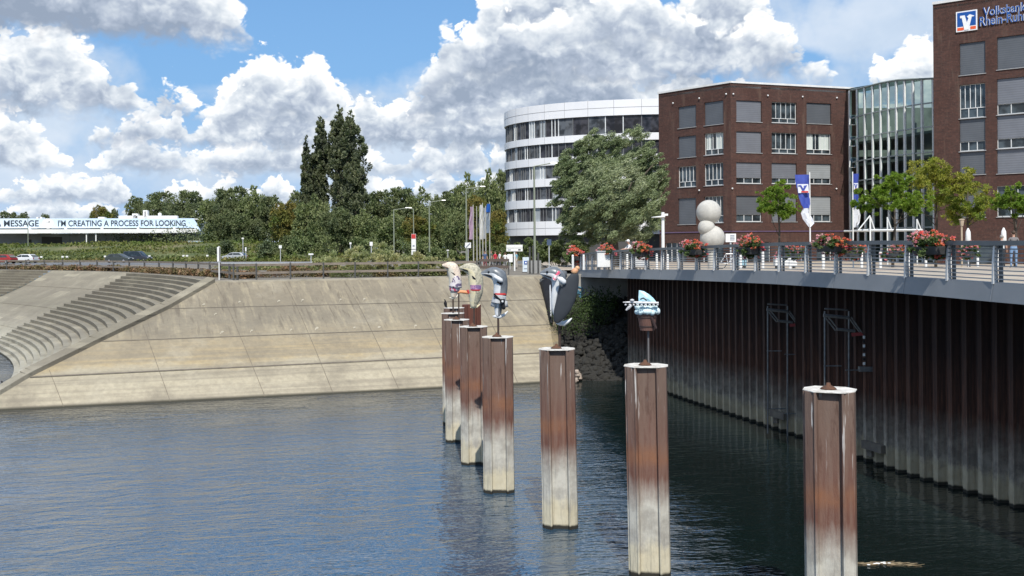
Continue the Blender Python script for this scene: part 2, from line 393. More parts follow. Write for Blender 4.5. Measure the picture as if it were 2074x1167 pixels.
# ------------------------------------------------------------ water
def water_material():
    m = bpy.data.materials.new('harbour_water'); m.use_nodes = True; t = NT(m.node_tree)
    b = t.n['Principled BSDF']; b.inputs['Roughness'].default_value = .04; b.inputs['IOR'].default_value = 1.9; b.inputs['Specular IOR Level'].default_value = 1.0
    g = t.node('ShaderNodeNewGeometry').outputs['Position']
    # browner by the bank; the quay wall's dark reflection painted into the base colour
    wall_refl = t.mapr(t.m('ADD', t.sep(g)[0], t.m('MULTIPLY', t.m('SUBTRACT', t.noise(g, .12, 3), .5), 4)), .5, 5., 0, 1, True)
    near = t.mapr(t.m('ADD', t.sep(g)[1], t.m('MULTIPLY', t.sep(g)[0], -.304)), 49., 56.5, 0, .8)
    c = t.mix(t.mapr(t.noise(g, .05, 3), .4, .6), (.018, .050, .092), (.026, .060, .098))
    c = t.mix(near, c, (.050, .046, .034)); c = t.mix(wall_refl, c, (.005, .011, .010))
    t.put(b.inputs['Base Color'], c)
    w = t.vm('MULTIPLY', g, (.75, 1.0, 1)); w = t.vm('ADD', w, t.vm('MULTIPLY', t.noise(g, .25, 2, out=1), (1.6, 1.6, 0)))
    r = t.node('ShaderNodeVectorRotate', rotation_type='Z_AXIS'); t.put(r.inputs['Vector'], w); r.inputs['Angle'].default_value = R(-14)
    w1 = t.vm('MULTIPLY', r.outputs[0], (.45, 1, 1))
    h1 = t.noise(w1, 2.0, 3, .62); h2 = t.noise(t.vm('MULTIPLY', g, (.7, 1.0, 1)), 6.5, 2, .5); h3 = t.noise(g, .35, 2)
    calm = t.mapr(t.noise(g, .09, 3, .6), .38, .62, .45, 1.3)
    sx = t.sep(g); calm = t.m('MULTIPLY', calm, t.mapr(t.m('SUBTRACT', sx[0], t.m('MULTIPLY', sx[1], .03)), -2, 6, 1., .34))
    h = t.m('ADD', t.m('MULTIPLY', h1, .125), t.m('ADD', t.m('MULTIPLY', h2, .02), t.m('MULTIPLY', h3, .08)))
    n = t.node('ShaderNodeBump'); n.inputs['Distance'].default_value = 1.0; n.inputs['Strength'].default_value = 1
    t.put(n.inputs['Height'], t.m('MULTIPLY', h, calm)); t.put(b.inputs['Normal'], n.outputs[0])
    return m
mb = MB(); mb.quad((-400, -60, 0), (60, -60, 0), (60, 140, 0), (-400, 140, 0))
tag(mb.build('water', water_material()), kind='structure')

# ------------------------------------------------------------ concrete slope and terraces
BASE0, BASE1 = Vector((-25.6, 49.4, 0)), Vector((2.7, 58.0, 0))
TOP0, TOP1 = Vector((-18.8, 62.5, 5.9)), Vector((2.08, 69.4, 5.9))
RIDGE = [Vector(p) for p in ((-30.6, 46.9, -.1), (-26.9, 49.0, 0), (-24.9, 50.9, 1.475), (-22.7, 54.5, 2.95), (-20.7, 59.6, 4.425), (-18.8, 62.5, 5.9))]
CEN = Vector((-110, 27, 0))
def ridge(z):
    if z <= 0: return RIDGE[1]+(RIDGE[0]-RIDGE[1])*min(1, -z*2)
    k = min(3, int(z/1.475)); return RIDGE[k+1].lerp(RIDGE[k+2], (z-k*1.475)/1.475)
def concrete_material(name, mode):
    m = bpy.data.materials.new(name); m.use_nodes = True; t = NT(m.node_tree)
    b = t.n['Principled BSDF']; b.inputs['Roughness'].default_value = .85; b.inputs['Specular IOR Level'].default_value = .3
    g = t.node('ShaderNodeNewGeometry').outputs['Position']; x, y, z = t.sep(g)[:3]
    n1 = t.noise(g, .35, 6, .62); n2 = t.noise(g, 3.5, 5, .65)
    zz = t.m('ADD', z, t.m('MULTIPLY', t.m('SUBTRACT', t.noise(t.vm('MULTIPLY', g, (.5, .5, 2)), .8, 5, .65), .5), 1.6))
    if mode == 'slope':
        c = t.ramp(t.m('DIVIDE', zz, 6.2), [(0, (.43, .38, .28)), (.12, (.40, .355, .26)), (.25, (.37, .325, .235)), (.32, (.36, .285, .165)), (.44, (.31, .255, .165)), (.58, (.235, .205, .15)), (.8, (.215, .185, .135)), (1, (.25, .215, .155))])
        # horizontal tide lines low down, and runs of dirt down the slope higher up
        tide = t.mapr(t.noise(t.vm('MULTIPLY', g, (.05, .05, 5.5)), 1.0, 4, .6), .42, .6)
        c = t.mix(t.m('MULTIPLY', t.m('MULTIPLY', tide, .6), t.mapr(z, 2.6, 4.0, 1, 0)), c, (.22, .195, .15))
        U = t.node('ShaderNodeUVMap').outputs[0]
        st = t.vm('MULTIPLY', U, (1.0, .13, 1)); st = t.vm('ADD', st, t.vm('MULTIPLY', U, (0, 0, 0)))
        rot = t.node('ShaderNodeVectorRotate', rotation_type='Z_AXIS'); t.put(rot.inputs['Vector'], U); rot.inputs['Angle'].default_value = R(-7)
        st = t.vm('MULTIPLY', rot.outputs[0], (1.3, .16, 1))
        run = t.mapr(t.noise(st, 1.6, 5, .65), .50, .66)
        c = t.mix(t.m('MULTIPLY', t.m('MULTIPLY', run, .75), t.mapr(z, 2.2, 3.4, 0, 1)), c, (.36, .31, .21))
        run2 = t.mapr(t.noise(t.vm('ADD', st, (9, 4, 0)), 2.6, 4, .6), .56, .64)
        c = t.mix(t.m('MULTIPLY', t.m('MULTIPLY', run2, .62), t.mapr(z, 2.6, 3.6, 0, 1)), c, (.12, .10, .075))
    else:
        c = t.ramp(t.m('DIVIDE', zz, 6.2), [(0, (.42, .40, .33)), (.15, (.36, .34, .27)), (.32, (.27, .245, .19)), (.5, (.215, .195, .145)), (.75, (.225, .20, .15)), (1, (.27, .245, .18))])
        seg = t.node('ShaderNodeTexWhiteNoise', noise_dimensions='3D')
        ang = t.m('ARCTAN2', t.m('SUBTRACT', y, CEN.y), t.m('SUBTRACT', x, CEN.x))
        t.put(seg.inputs[0], t.comb(t.m('FLOOR', t.m('MULTIPLY', ang, 36)), t.m('FLOOR', t.m('DIVIDE', z, .246)), 0))
        c = t.mix(t.mapr(seg.outputs[0], .55, 1, 0, .45), c, (.17, .15, .115))
        c = t.mix(t.mapr(seg.outputs[0], .12, 0, 0, .5), c, (.42, .38, .28))
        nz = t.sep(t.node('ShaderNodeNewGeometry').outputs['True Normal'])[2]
        c = t.mix(t.m('MULTIPLY', t.mapr(t.m('ABSOLUTE', nz), .5, .2, 0, 1), t.mapr(z, .6, 2.4, .08, .38)), c, (.075, .066, .052))  # risers tinted darker than treads, shade put into the vertical faces
    c = t.mix(t.mapr(n1, .5, .68, 0, .5), c, (.15, .13, .10))
    c = t.mix(t.mapr(n1, .46, .32, 0, .35), c, (.42, .38, .29))
    c = t.mix(t.mapr(n2, .35, .7, 0, .35), c, (.13, .115, .09))
    wet = t.mapr(z, .05, .16, 1, 0)
    c = t.mix(wet, c, (.045, .042, .03))
    t.put(b.inputs['Base Color'], c)
    n = t.node('ShaderNodeBump'); n.inputs['Distance'].default_value = .03; t.put(n.inputs['Height'], n2); t.put(b.inputs['Normal'], n.outputs[0])
    return m
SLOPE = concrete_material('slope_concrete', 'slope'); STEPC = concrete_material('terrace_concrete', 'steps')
JOINT = mat('joint', (.11, .095, .075), (.17, .145, .11), 2, .9)
def bankpt(u, v):                                  # u in 0..1 from the ridge to the right end, v 0..1 up the slope
    b0, b1 = ridge(5.9*v), BASE1.lerp(TOP1, v)
    return b0.lerp(b1, u)
def bank_at(X, v):                                 # point on the slope at height fraction v with given x
    b0, b1 = ridge(5.9*v), BASE1.lerp(TOP1, v); return b0.lerp(b1, (X-b0.x)/(b1.x-b0.x))
bank = thing('sloping_quay_bank', 'long sloping bank of stained concrete slabs rising from the water to the promenade', 'concrete bank', (-10, 58, 0))
mb = MB(); NV, NU = 24, 40
for j in range(NV):
    for i in range(NU):
        q = []; uv = []
        for a, b in ((i, j), (i+1, j), (i+1, j+1), (i, j+1)):
            p = bankpt(a/NU, b/NV); q.append(p); uv.append((p.x*.956+p.y*.29, b/NV*12.5))
        mb.quad(*q, uv=uv)
for a, b in ((RIDGE[0], BASE1),):                 # toe down into the water
    mb.quad(Vector((a.x, a.y, -1.5)), Vector((b.x, b.y, -1.5)), b, Vector((a.x, a.y, 0)), uv=[(0, 0)]*4)
mb.add([RIDGE[0]*1.0, RIDGE[1], Vector((-26.9, 49.0, 0))+Vector((.02, -.02, 0))], [(0, 2, 1)], 0, [[(0, 0)]*3])
# right end cheek
cheek = [BASE1.lerp(TOP1, k/6) for k in range(7)]
for a, b in zip(cheek, cheek[1:]): mb.quad(a, Vector((a.x+.5, a.y+.4, a.z-.4)), Vector((b.x+.5, b.y+.4, b.z-.4)), b, uv=[(0, 0)]*4)
for a, b in zip(cheek, cheek[1:]):
    mb.quad(Vector((a.x+.5, a.y+.4, a.z-.4)), Vector((a.x+.5, a.y+.4, -1)), Vector((b.x+.5, b.y+.4, -1)), Vector((b.x+.5, b.y+.4, b.z-.4)), uv=[(0, 0)]*4)
mb.build('concrete_face', SLOPE, bank)
N_ = (BASE1-BASE0).cross(TOP1-BASE1).normalized()
if N_.z < 0: N_ = -N_
for v in (.25, .5, .75):                            # joints as thin dark strips lying on the slabs
    mb = MB(); pts = [bankpt(k/30, v)+N_*.02 for k in range(31)]; w = (TOP1-BASE1).normalized()*(.055 if v == .25 else .035)
    for a, b in zip(pts, pts[1:]): mb.quad(a-w, b-w, b+w, a+w)
    mb.build('slab_joint', JOINT, bank)
def bank_px(px, v):                                # point of the slope at height v seen in photo column px
    b0, b1 = bankpt(0, v), bankpt(1, v); a = lev(px, 800-225*v)[0]/F; dx, dy = b1.x-b0.x, b1.y-b0.y
    return b0.lerp(b1, (a*b0.y-b0.x)/(dx-a*dy)), (a*b0.y-b0.x)/(dx-a*dy)
for xb, xt in ((129, 30), (345, 255), (537, 436), (675, 575), (809, 697), (930, 822), (1050, 948)):
    L = []
    for k in range(25):
        v = .004+.985*k/24; p, f_ = bank_px(xb+(xt-xb)*v, v)
        if f_ < .004: break
        L.append(p+N_*.018)
    ax = Vector((.956, .29, 0))*.014; mb = MB()
    for a, b in zip(L, L[1:]): mb.quad(a-ax, a+ax, b+ax, b-ax)
    if len(L) > 1: mb.build('slab_joint', JOINT, bank)
SPOT = mat('lime_spot', (.40, .36, .28), (.32, .29, .22), 6, .9)
def on_slope(px, py):
    x, y = lev(px, py); lo, hi = 0., 1.
    for _ in range(30):
        v = (lo+hi)/2; q, _f = bank_px(px, v)
        if lev(px, py)[1] > -(q.z-EYE)/q.y*F: hi = v
        else: lo = v
    return bank_px(px, v)[0]
g = random.Random(12)
for px, py in ((413, 617), (485, 612), (565, 610), (613, 608), (690, 607), (738, 606), (437, 636), (450, 673), (510, 670), (590, 668), (642, 665), (718, 664), (768, 663), (842, 660)):
    p = on_slope(px, py)+N_*.025; mb = MB(); a1 = Vector((.956, .29, 0)); a2 = (TOP1-BASE1).normalized(); r = g.uniform(.06, .10)
    q = [p+a1*r*math.cos(a)*g.uniform(.8, 1.2)+a2*(r*1.2*math.sin(a)-(.25 if 4 < k < 7 else 0)*g.random()*2) for k, a in enumerate([i*math.pi/5 for i in range(10)])]
    mb.add(q, [tuple(range(10))]); mb.build('lime_drain_mark', SPOT, bank)
# top lip
mb = MB(); tp = [TOP0.lerp(TOP1, k/20) for k in range(21)]
for a, b in zip(tp, tp[1:]):
    o = Vector((-.29, .957, 0))*.5
    mb.add([a+Vector((0, -.03, -.12)), b+Vector((0, -.03, -.12)), b+Vector((0, -.03, .09)), a+Vector((0, -.03, .09)), b+o+Vector((0, 0, .09)), a+o+Vector((0, 0, .09)), a+o-Vector((0, 0, .1)), b+o-Vector((0, 0, .1))],
           [(0, 1, 2, 3), (3, 2, 4, 5), (5, 4, 7, 6)])
mb.build('top_kerb', mat('pale_concrete', (.40, .36, .28), (.28, .25, .19), 1.5, .85, bump=.01), bank)

# terraces: tiers of a bowl, cut by a smooth ramp sector
terr = thing('stepped_terraces', 'curved amphitheatre of weathered concrete seating steps falling to the water', 'terraced steps', (-45, 80, 0))
NT_ = 24; RI, RO_ = 86.0, 97.87
def rad(k):
    if k == 0: return RI
    if k >= NT_: return RO_
    p = ridge(5.9*k/NT_); return math.hypot(p.x-CEN.x, p.y-CEN.y)
def start_ang(r):
    best = None
    for k in range(0, 241):
        z = -.1+6.0*k/240; p = ridge(z) if z > 0 else RIDGE[1].lerp(RIDGE[0], -z/.1)
        dd = abs((Vector((p.x, p.y, 0))-CEN).length-r)
        if best is None or dd < best[0]: best = (dd, p)
    p = best[1]; return math.atan2(p.y-CEN.y, p.x-CEN.x)
RA0, RA1 = R(39.4), R(50.5)
ang_s = [start_ang(rad(k)) for k in range(NT_+1)]
zt = [.15+(5.9-.15)*k/(NT_-1) for k in range(NT_)]
def cp(r, a, z): return Vector((CEN.x+r*math.cos(a), CEN.y+r*math.sin(a), z))
mb = MB()
def arc(k, a0, a1, mb, b0=None):
    b0 = a0 if b0 is None else b0
    n = max(2, int(abs(a1-a0)/R(1.6)))             # each tier is a polygon of straight blocks
    for i in range(n):
        s0, s1 = a0+(a1-a0)*i/n, a0+(a1-a0)*(i+1)/n
        t0, t1 = b0+(a1-b0)*i/n, b0+(a1-b0)*(i+1)/n
        r0, r1 = rad(k), rad(k+1)
        z = zt[k]; zb = zt[k-1] if k else -1.2
        mb.quad(cp(r0, s0, zb), cp(r0, s1, zb), cp(r0, s1, z), cp(r0, s0, z))
        mb.quad(cp(r0, s0, z), cp(r0, s1, z), cp(r1, t1, z), cp(r1, t0, z))
for k in range(NT_):
    arc(k, ang_s[k], RA0, mb, ang_s[k+1]); arc(k, RA1, R(100), mb)
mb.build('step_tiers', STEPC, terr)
mb = MB()
for j in range(4):                                # smooth ramp in four slabs
    k0, k1 = j*6, j*6+6
    for i in range(5):
        s0, s1 = RA0+(RA1-RA0)*i/5, RA0+(RA1-RA0)*(i+1)/5
        z0, z1 = (zt[k0-1] if k0 else 0), zt[k1-1]+.03
        mb.quad(cp(rad(k0), s0, z0+.06), cp(rad(k0), s1, z0+.06), cp(rad(k1), s1, z1), cp(rad(k1), s0, z1))
        mb.quad(cp(rad(k0), s0, z0-.3), cp(rad(k0), s1, z0-.3), cp(rad(k0), s1, z0+.06), cp(rad(k0), s0, z0+.06))
for s in (RA0, RA1):
    for k in range(NT_):
        z0 = zt[k-1] if k else -.2
        mb.quad(cp(rad(k), s, z0-.6), cp(rad(k+1), s, zt[k]-.6), cp(rad(k+1), s, zt[k]+.04), cp(rad(k), s, z0+.04))
mb.build('ramp_slab', STEPC, terr)
# coping strip along the ridge between the slope and the bowl
mb = MB(); rp = [ridge(-.1+6.0*k/40) if k > 1 else RIDGE[0].lerp(RIDGE[1], k/2) for k in range(41)]
for a, b in zip(rp, rp[1:]):
    t = (b-a); n = Vector((-t.y, t.x, 0)).normalized()*.75
    q = [a+Vector((0, 0, .24)), b+Vector((0, 0, .24)), b+n+Vector((0, 0, .34)), a+n+Vector((0, 0, .34))]
    mb.quad(*q); mb.quad(a-Vector((0, 0, .1)), b-Vector((0, 0, .1)), q[1], q[0]); mb.quad(q[3], q[2], q[2]-Vector((0, 0, .7)), q[3]-Vector((0, 0, .7)))
mb.build('ridge_coping', STEPC, terr)

# ------------------------------------------------------------ promenade, road, grass
GRND = mat('ground_paving', (.20, .175, .14), (.13, .115, .09), .25, .9, bump=.01)
rim = [cp(RO_-.02, R(100)+(ang_s[-1]-R(100))*k/50, 5.9) for k in range(51)]
poly = [Vector((-2500, 123.5, 5.9))]+rim+[TOP0, TOP1, Vector((3.2, 70.5, 5.9)), Vector((30, 70.5, 5.9)), Vector((2500, 70.5, 5.9)), Vector((2500, 4500, 5.9)), Vector((-2500, 4500, 5.9))]
mb = MB(); mb.add([(p.x, p.y, 5.9) for p in poly], [tuple(range(len(poly)-1, -1, -1))])
g_ = mb.build('ground', GRND); tag(g_, kind='structure')
bm = bmesh.new(); bm.from_mesh(g_.data); bmesh.ops.triangulate(bm, faces=bm.faces[:]); bmesh.ops.recalc_face_normals(bm, faces=bm.faces[:]); bm.to_mesh(g_.data); bm.free()
ASPH = mat('asphalt', (.15, .155, .16), (.11, .113, .118), .5, .85)
mb = MB(); mb.quad((-170, 168, 5.906), (-20, 128, 5.906), (-16, 150, 5.906), (-160, 196, 5.906))
mb.quad((-20, 128, 5.906), (20, 118, 5.906), (26, 138, 5.906), (-16, 150, 5.906)); tag(mb.build('road', ASPH), kind='structure')
mb = MB()
for k in range(26):
    a = Vector((-165, 182, 5.912)).lerp(Vector((-18, 139, 5.912)), k/26); b = Vector((-165, 182, 5.912)).lerp(Vector((-18, 139, 5.912)), (k+.5)/26)
    mb.quad(a, b, b+Vector((0, .25, 0)), a+Vector((0, .25, 0)))
tag(mb.build('road_marking', mat('road_paint', (.7, .7, .68), None, 2)), kind='structure')
GRASS = mat('grass', (.060, .085, .024), (.11, .115, .038), .3, .95, bump=.15, bscale=2, extra=lambda t, o, c: t.mix(t.mapr(t.noise(o, .06, 4, .6), .52, .64, 0, .8), c, (.20, .17, .09)))
mb = MB(); NX, NY = 70, 16
for j in range(NY):
    for i in range(NX):
        q = []
        for a, b in ((i, j), (i+1, j), (i+1, j+1), (i, j+1)):
            X = -220+250*a/NX; y0 = 200-(X+160)*.29; Y = y0+(300-y0)*(b/NY)**1.3
            s = min(1, max(0, (Y-y0-4)/34)); s = s*s*(3-2*s); hmax = 3.2*min(1, max(0, (-30-X)/25))+.15
            q.append((X, Y, 5.86+hmax*s+.12*math.sin(X*.5+Y*.7)*s+.06))
        mb.quad(*q)
tag(mb.build('grass_embankment', GRASS, smooth=True), kind='structure')

def emb_z(X, Y):
    y0 = 200-(X+160)*.29; q = min(1, max(0, (Y-y0-4)/34)); return 5.9+(3.2*min(1, max(0, (-30-X)/25))+.15)*q*q*(3-2*q)
g = np.random.default_rng(77); n = 46000; X = g.uniform(-165, 5, n); Y = 196-(X+160)*.29+g.random(n)**1.2*44
k = np.sin(X*.21+np.sin(Y*.3)*1.5)+np.sin(Y*.45+X*.07)+g.normal(size=n)*.5; m_ = k > -.3; X, Y, k = X[m_], Y[m_], k[m_]
pos = np.c_[X, Y, [emb_z(a, b) for a, b in zip(X, Y)]]; pos[:, 2] += g.random(len(X))*.5*(1+np.clip(k, 0, 2))*.55
c0 = pos.mean(0); c0[2] = 5.9
o = meshobj('rough_weeds', leafmesh('rough_weeds', pos-c0, .55, .5, seed=5), leafmat('leaf_weeds', (.10, .15, .035), (.15, .16, .05), (.20, .16, .07), .25, .12), None, tuple(c0)); tag(o, 'rough weeds and brambles covering the grassy embankment below the warehouse', 'weeds', kind='stuff')

# ------------------------------------------------------------ plaza / walkway deck
EDGE = catmull([(14.9, 6, 0), (14.3, 18, 0), (13.1, 27.1, 0), (11.9, 33.3, 0), (10.45, 40, 0), (8.6, 48.5, 0), (6.35, 57.5, 0), (5.0, 69, 0), (3.4, 82, 0)], 10)
_zy = [0, 20, 27, 33, 39, 43, 50, 57.5, 66, 82, 95, 400]; _zz = [6.86, 6.88, 6.90, 6.95, 6.93, 6.88, 6.76, 6.62, 6.42, 6.02, 5.95, 5.93]
def zdeck(Y): return float(np.interp(Y, _zy, _zz))
EDGE = [Vector((p.x, p.y, zdeck(p.y))) for p in EDGE]
PAV = mat('plaza_paving', (.42, .36, .28), (.34, .30, .24), .7, .85, extra=lambda t, o, c: t.mix(t.mapr(t.noise(t.vm('MULTIPLY', o, (.2, 1, 1)), .35, 2), .5, .56, 0, .6), c, (.30, .22, .17)))
mb = MB()
for a, b in zip(EDGE, EDGE[1:]):
    for k in range(4):
        xs = [(1-t)*1.0 for t in ()]
        f0, f1 = (k/4)**2, ((k+1)/4)**2
        q = [Vector((a.x+(70-a.x)*f0, a.y, a.z)), Vector((a.x+(70-a.x)*f1, a.y, a.z)), Vector((b.x+(70-b.x)*f1, b.y, b.z)), Vector((b.x+(70-b.x)*f0, b.y, b.z))]
        mb.quad(*q)
e = EDGE[-1]
mb.quad(e, Vector((70, e.y, e.z)), Vector((70, 135, 5.94)), Vector((e.x, 135, 5.94)))
tag(mb.build('plaza_pavement', PAV), kind='structure')

# ------------------------------------------------------------ sheet pile quay wall under the walkway
def tide_material(name, rust, rust2, pale, pale2, zt_, soft, rust_band=None, streak=1.):
    m = bpy.data.materials.new(name); m.use_nodes = True; t = NT(m.node_tree)
    b = t.n['Principled BSDF']; b.inputs['Roughness'].default_value = .75; b.inputs['Specular IOR Level'].default_value = .25
    g = t.node('ShaderNodeNewGeometry').outputs['Position']; x, y, z = t.sep(g)[:3]
    run = t.noise(t.vm('MULTIPLY', g, (3.5, 3.5, .35)), 1.6, 6, .68)
    run2 = t.noise(t.vm('MULTIPLY', g, (9, 9, .5)), 1.5, 5, .7)
    n = t.noise(g, 2.2, 5, .65)
    zz = t.m('ADD', z, t.m('MULTIPLY', t.m('SUBTRACT', run, .5), 1.0))
    c = t.mix(t.mapr(run2, .40, .58), rust, rust2)
    band = t.m('MULTIPLY', t.mapr(z, 2.55, 2.85, 0, 1, True), t.mapr(z, 3.3, 2.95, 0, 1, True))
    if rust_band: c = t.mix(t.m('MULTIPLY', band, t.mapr(n, .35, .65, .2, .9)), c, rust_band)  # orange rust band above the pale tide zone
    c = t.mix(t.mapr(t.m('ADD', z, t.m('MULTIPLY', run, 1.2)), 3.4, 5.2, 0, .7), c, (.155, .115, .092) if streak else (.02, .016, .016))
    p = t.mix(t.mapr(n, .4, .62), pale, pale2)
    p = t.mix(t.mapr(t.m('ADD', z, t.m('MULTIPLY', t.m('SUBTRACT', t.m('ADD', n, run), 1.), .9)), .92, .62, 0, .6), p, tuple(min(1, a*q) for a, q in zip(pale, (1.22, 1.12, .86))))
    p = t.mix(t.mapr(run2, .56, .7, 0, .55), p, tuple(a*.5 for a in pale2))
    c = t.mix(t.mapr(zz, zt_+soft, zt_-soft), c, p)
    mott = t.mapr(t.noise(t.vm('MULTIPLY', g, (6, 6, 1.1)), 1., 4, .7), .56, .68, 0, .55*streak)
    c = t.mix(t.m('MULTIPLY', mott, t.mapr(z, 2., 4.6, .15, 1)), c, tuple(k*.42 for k in rust))
    guano = t.m('MULTIPLY', t.mapr(t.noise(t.vm('MULTIPLY', t.vm('ADD', g, (5, 2, 0)), (12, 12, .55)), 1., 3, .6), .635, .67), t.mapr(z, 2.9, 4.6, 0, .85))
    if streak: c = t.mix(guano, c, (.62, .60, .57))
    c = t.mix(t.mapr(t.m('ADD', z, t.m('MULTIPLY', n, .12)), .14, .2, 1, 0), c, (.03, .028, .022))
    t.put(b.inputs['Base Color'], c)
    nb = t.node('ShaderNodeBump'); nb.inputs['Distance'].default_value = .015; t.put(nb.inputs['Height'], t.noise(t.vm('MULTIPLY', g, (2, 2, .6)), 5, 5, .7)); t.put(b.inputs['Normal'], nb.outputs[0])
    return m
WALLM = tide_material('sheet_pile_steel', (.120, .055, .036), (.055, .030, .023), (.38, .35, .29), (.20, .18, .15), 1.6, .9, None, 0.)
PILEM = tide_material('pile_steel', (.138, .064, .047), (.180, .105, .080), (.50, .48, .42), (.34, .32, .28), 2.0, .38, (.23, .108, .060), 1.)
WPATH = catmull([(20.5, 5, 0), (18.4, 18, 0), (15.2, 29.5, 0), (13.4, 34.6, 0), (12.05, 40.2, 0), (10.4, 45.9, 0), (8.45, 52.9, 0), (6.9, 61.5, 0)], 14)
wall = thing('sheet_pile_wall', 'dark rusty corrugated steel sheet pile quay wall in the shade under the curved walkway', 'quay wall', (13, 35, 0))
WP = resample(WPATH, .62)
mb = MB(); prof = []
for a, b in zip(WP, WP[1:]):
    t = (b-a).normalized(); n = Vector((t.y, -t.x, 0))      # away from the water is +n? fixed below
    if n.x < 0: n = -n
    for s, dd in ((0, 0), (.34, 0), (.5, .24), (.84, .24)):
        prof.append(a.lerp(b, s)+n*dd)
for a, b in zip(prof, prof[1:]): mb.quad(Vector((a.x, a.y, -1.5)), Vector((b.x, b.y, -1.5)), Vector((b.x, b.y, zdeck(b.y)-.1)), Vector((a.x, a.y, zdeck(a.y)-.1)))
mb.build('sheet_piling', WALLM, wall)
mb = MB()                                          # interlock ribs
for i in range(0, len(prof)-1, 4):
    p = prof[i]; mb.box((p.x-.015, p.y, 3.1), (.05, .07, 7.2))
mb.build('interlock_rib', WALLM, wall)
for (px, py) in ((1770, 905), (1585, 840)):
    L = min(WP, key=lambda q: abs(lev(px, py)[0]/F-q.x/q.y))
    mb = MB(); zc = EYE-lev(px, py)[1]/F*L.y
    mb.box((L.x-.1, L.y, zc), (.25, 1.1, .28), rz=.3); mb.box((L.x-.1, L.y+.3, zc-.25), (.2, .3, .3), rz=.3)
    tag(mb.build('fender_block', mat('old_timber', (.16, .14, .11), (.09, .08, .07), 3, .9, bump=.01), wall))

# abutment, wing wall and rock bank at the walkway's far end
CONC = mat('abutment_concrete', (.36, .34, .30), (.24, .225, .20), 1.2, .85, bump=.01)
ab = thing('bridge_abutment', 'shaded concrete abutment with a patch of blue graffiti under the end of the walkway', 'abutment', (5, 70, 3))
mb = MB(); mb.box((6.3, 69.8, 4.4), (5.0, .6, 3.3)); mb.box((3.0, 71.0, 5.6), (.5, 3.2, 2.0)); mb.build('wall_face', CONC, ab)
DARKSTEEL = mat('dark_steel', (.055, .060, .065), (.04, .042, .046), 2, .55, .3)
g = MB(); Y = 69.46
for k, (px, py, r) in enumerate([(1166, 592, 5), (1172, 586, 6), (1170, 598, 6), (1178, 604, 6), (1166, 608, 7), (1174, 612, 6)]):
    p = P(px, py, Y); q = [p+Vector((r*.04*math.cos(a)*1.2, 0, r*.03*math.sin(a)+.04*math.sin(3*a+k))) for a in [i*math.pi/6 for i in range(13)]]
    g.sweep(q, .045, 5)
g.build('graffiti', mat('graffiti_blue', (.05, .16, .26), (.10, .26, .36), 3, .6), ab)
ROCK = mat('rubble_rock', (.026, .025, .021), (.014, .013, .011), 2.5, .9, bump=.04)  # near-black stone colour stands in for shade missing on the rubble
def rock(mb, c, r, g):
    b = len(mb.v); m2 = MB(); m2.ball((0, 0, 0), 1, 7, 5)
    s = np.array([r*g.uniform(.7, 1.3) for _ in range(3)])
    for x, y, z in m2.v: k = 1+g.uniform(-.18, .18); mb.v.append((c[0]+x*s[0]*k, c[1]+y*s[1]*k, c[2]+z*s[2]*k*.8))
    for f in m2.f: mb.f.append(tuple(b+i for i in f)); mb.uv.append(None); mb.mi.append(0)
mb = MB(); g = random.Random(5)
for j in range(12):
    for i in range(8):
        q = []
        for a, b in ((i, j), (i+1, j), (i+1, j+1), (i, j+1)):
            v = b/12; q.append((2.6+6.5*a/8, 57.8+12*v, -.6+4.9*v+.15*math.sin(a*2.1+b*1.7)))
        mb.quad(*q)
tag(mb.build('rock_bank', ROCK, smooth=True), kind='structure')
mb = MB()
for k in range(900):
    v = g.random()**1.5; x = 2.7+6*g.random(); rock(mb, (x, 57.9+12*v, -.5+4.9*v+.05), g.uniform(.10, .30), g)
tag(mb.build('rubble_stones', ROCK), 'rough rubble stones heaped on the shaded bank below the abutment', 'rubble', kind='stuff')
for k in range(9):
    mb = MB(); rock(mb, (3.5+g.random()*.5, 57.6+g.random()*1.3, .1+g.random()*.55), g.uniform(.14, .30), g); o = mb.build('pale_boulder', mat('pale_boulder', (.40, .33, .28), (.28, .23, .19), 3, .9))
    tag(o, 'pale sunlit boulder at the water corner right of the sloping bank', 'boulder', 'pale boulders at the corner of the bank')

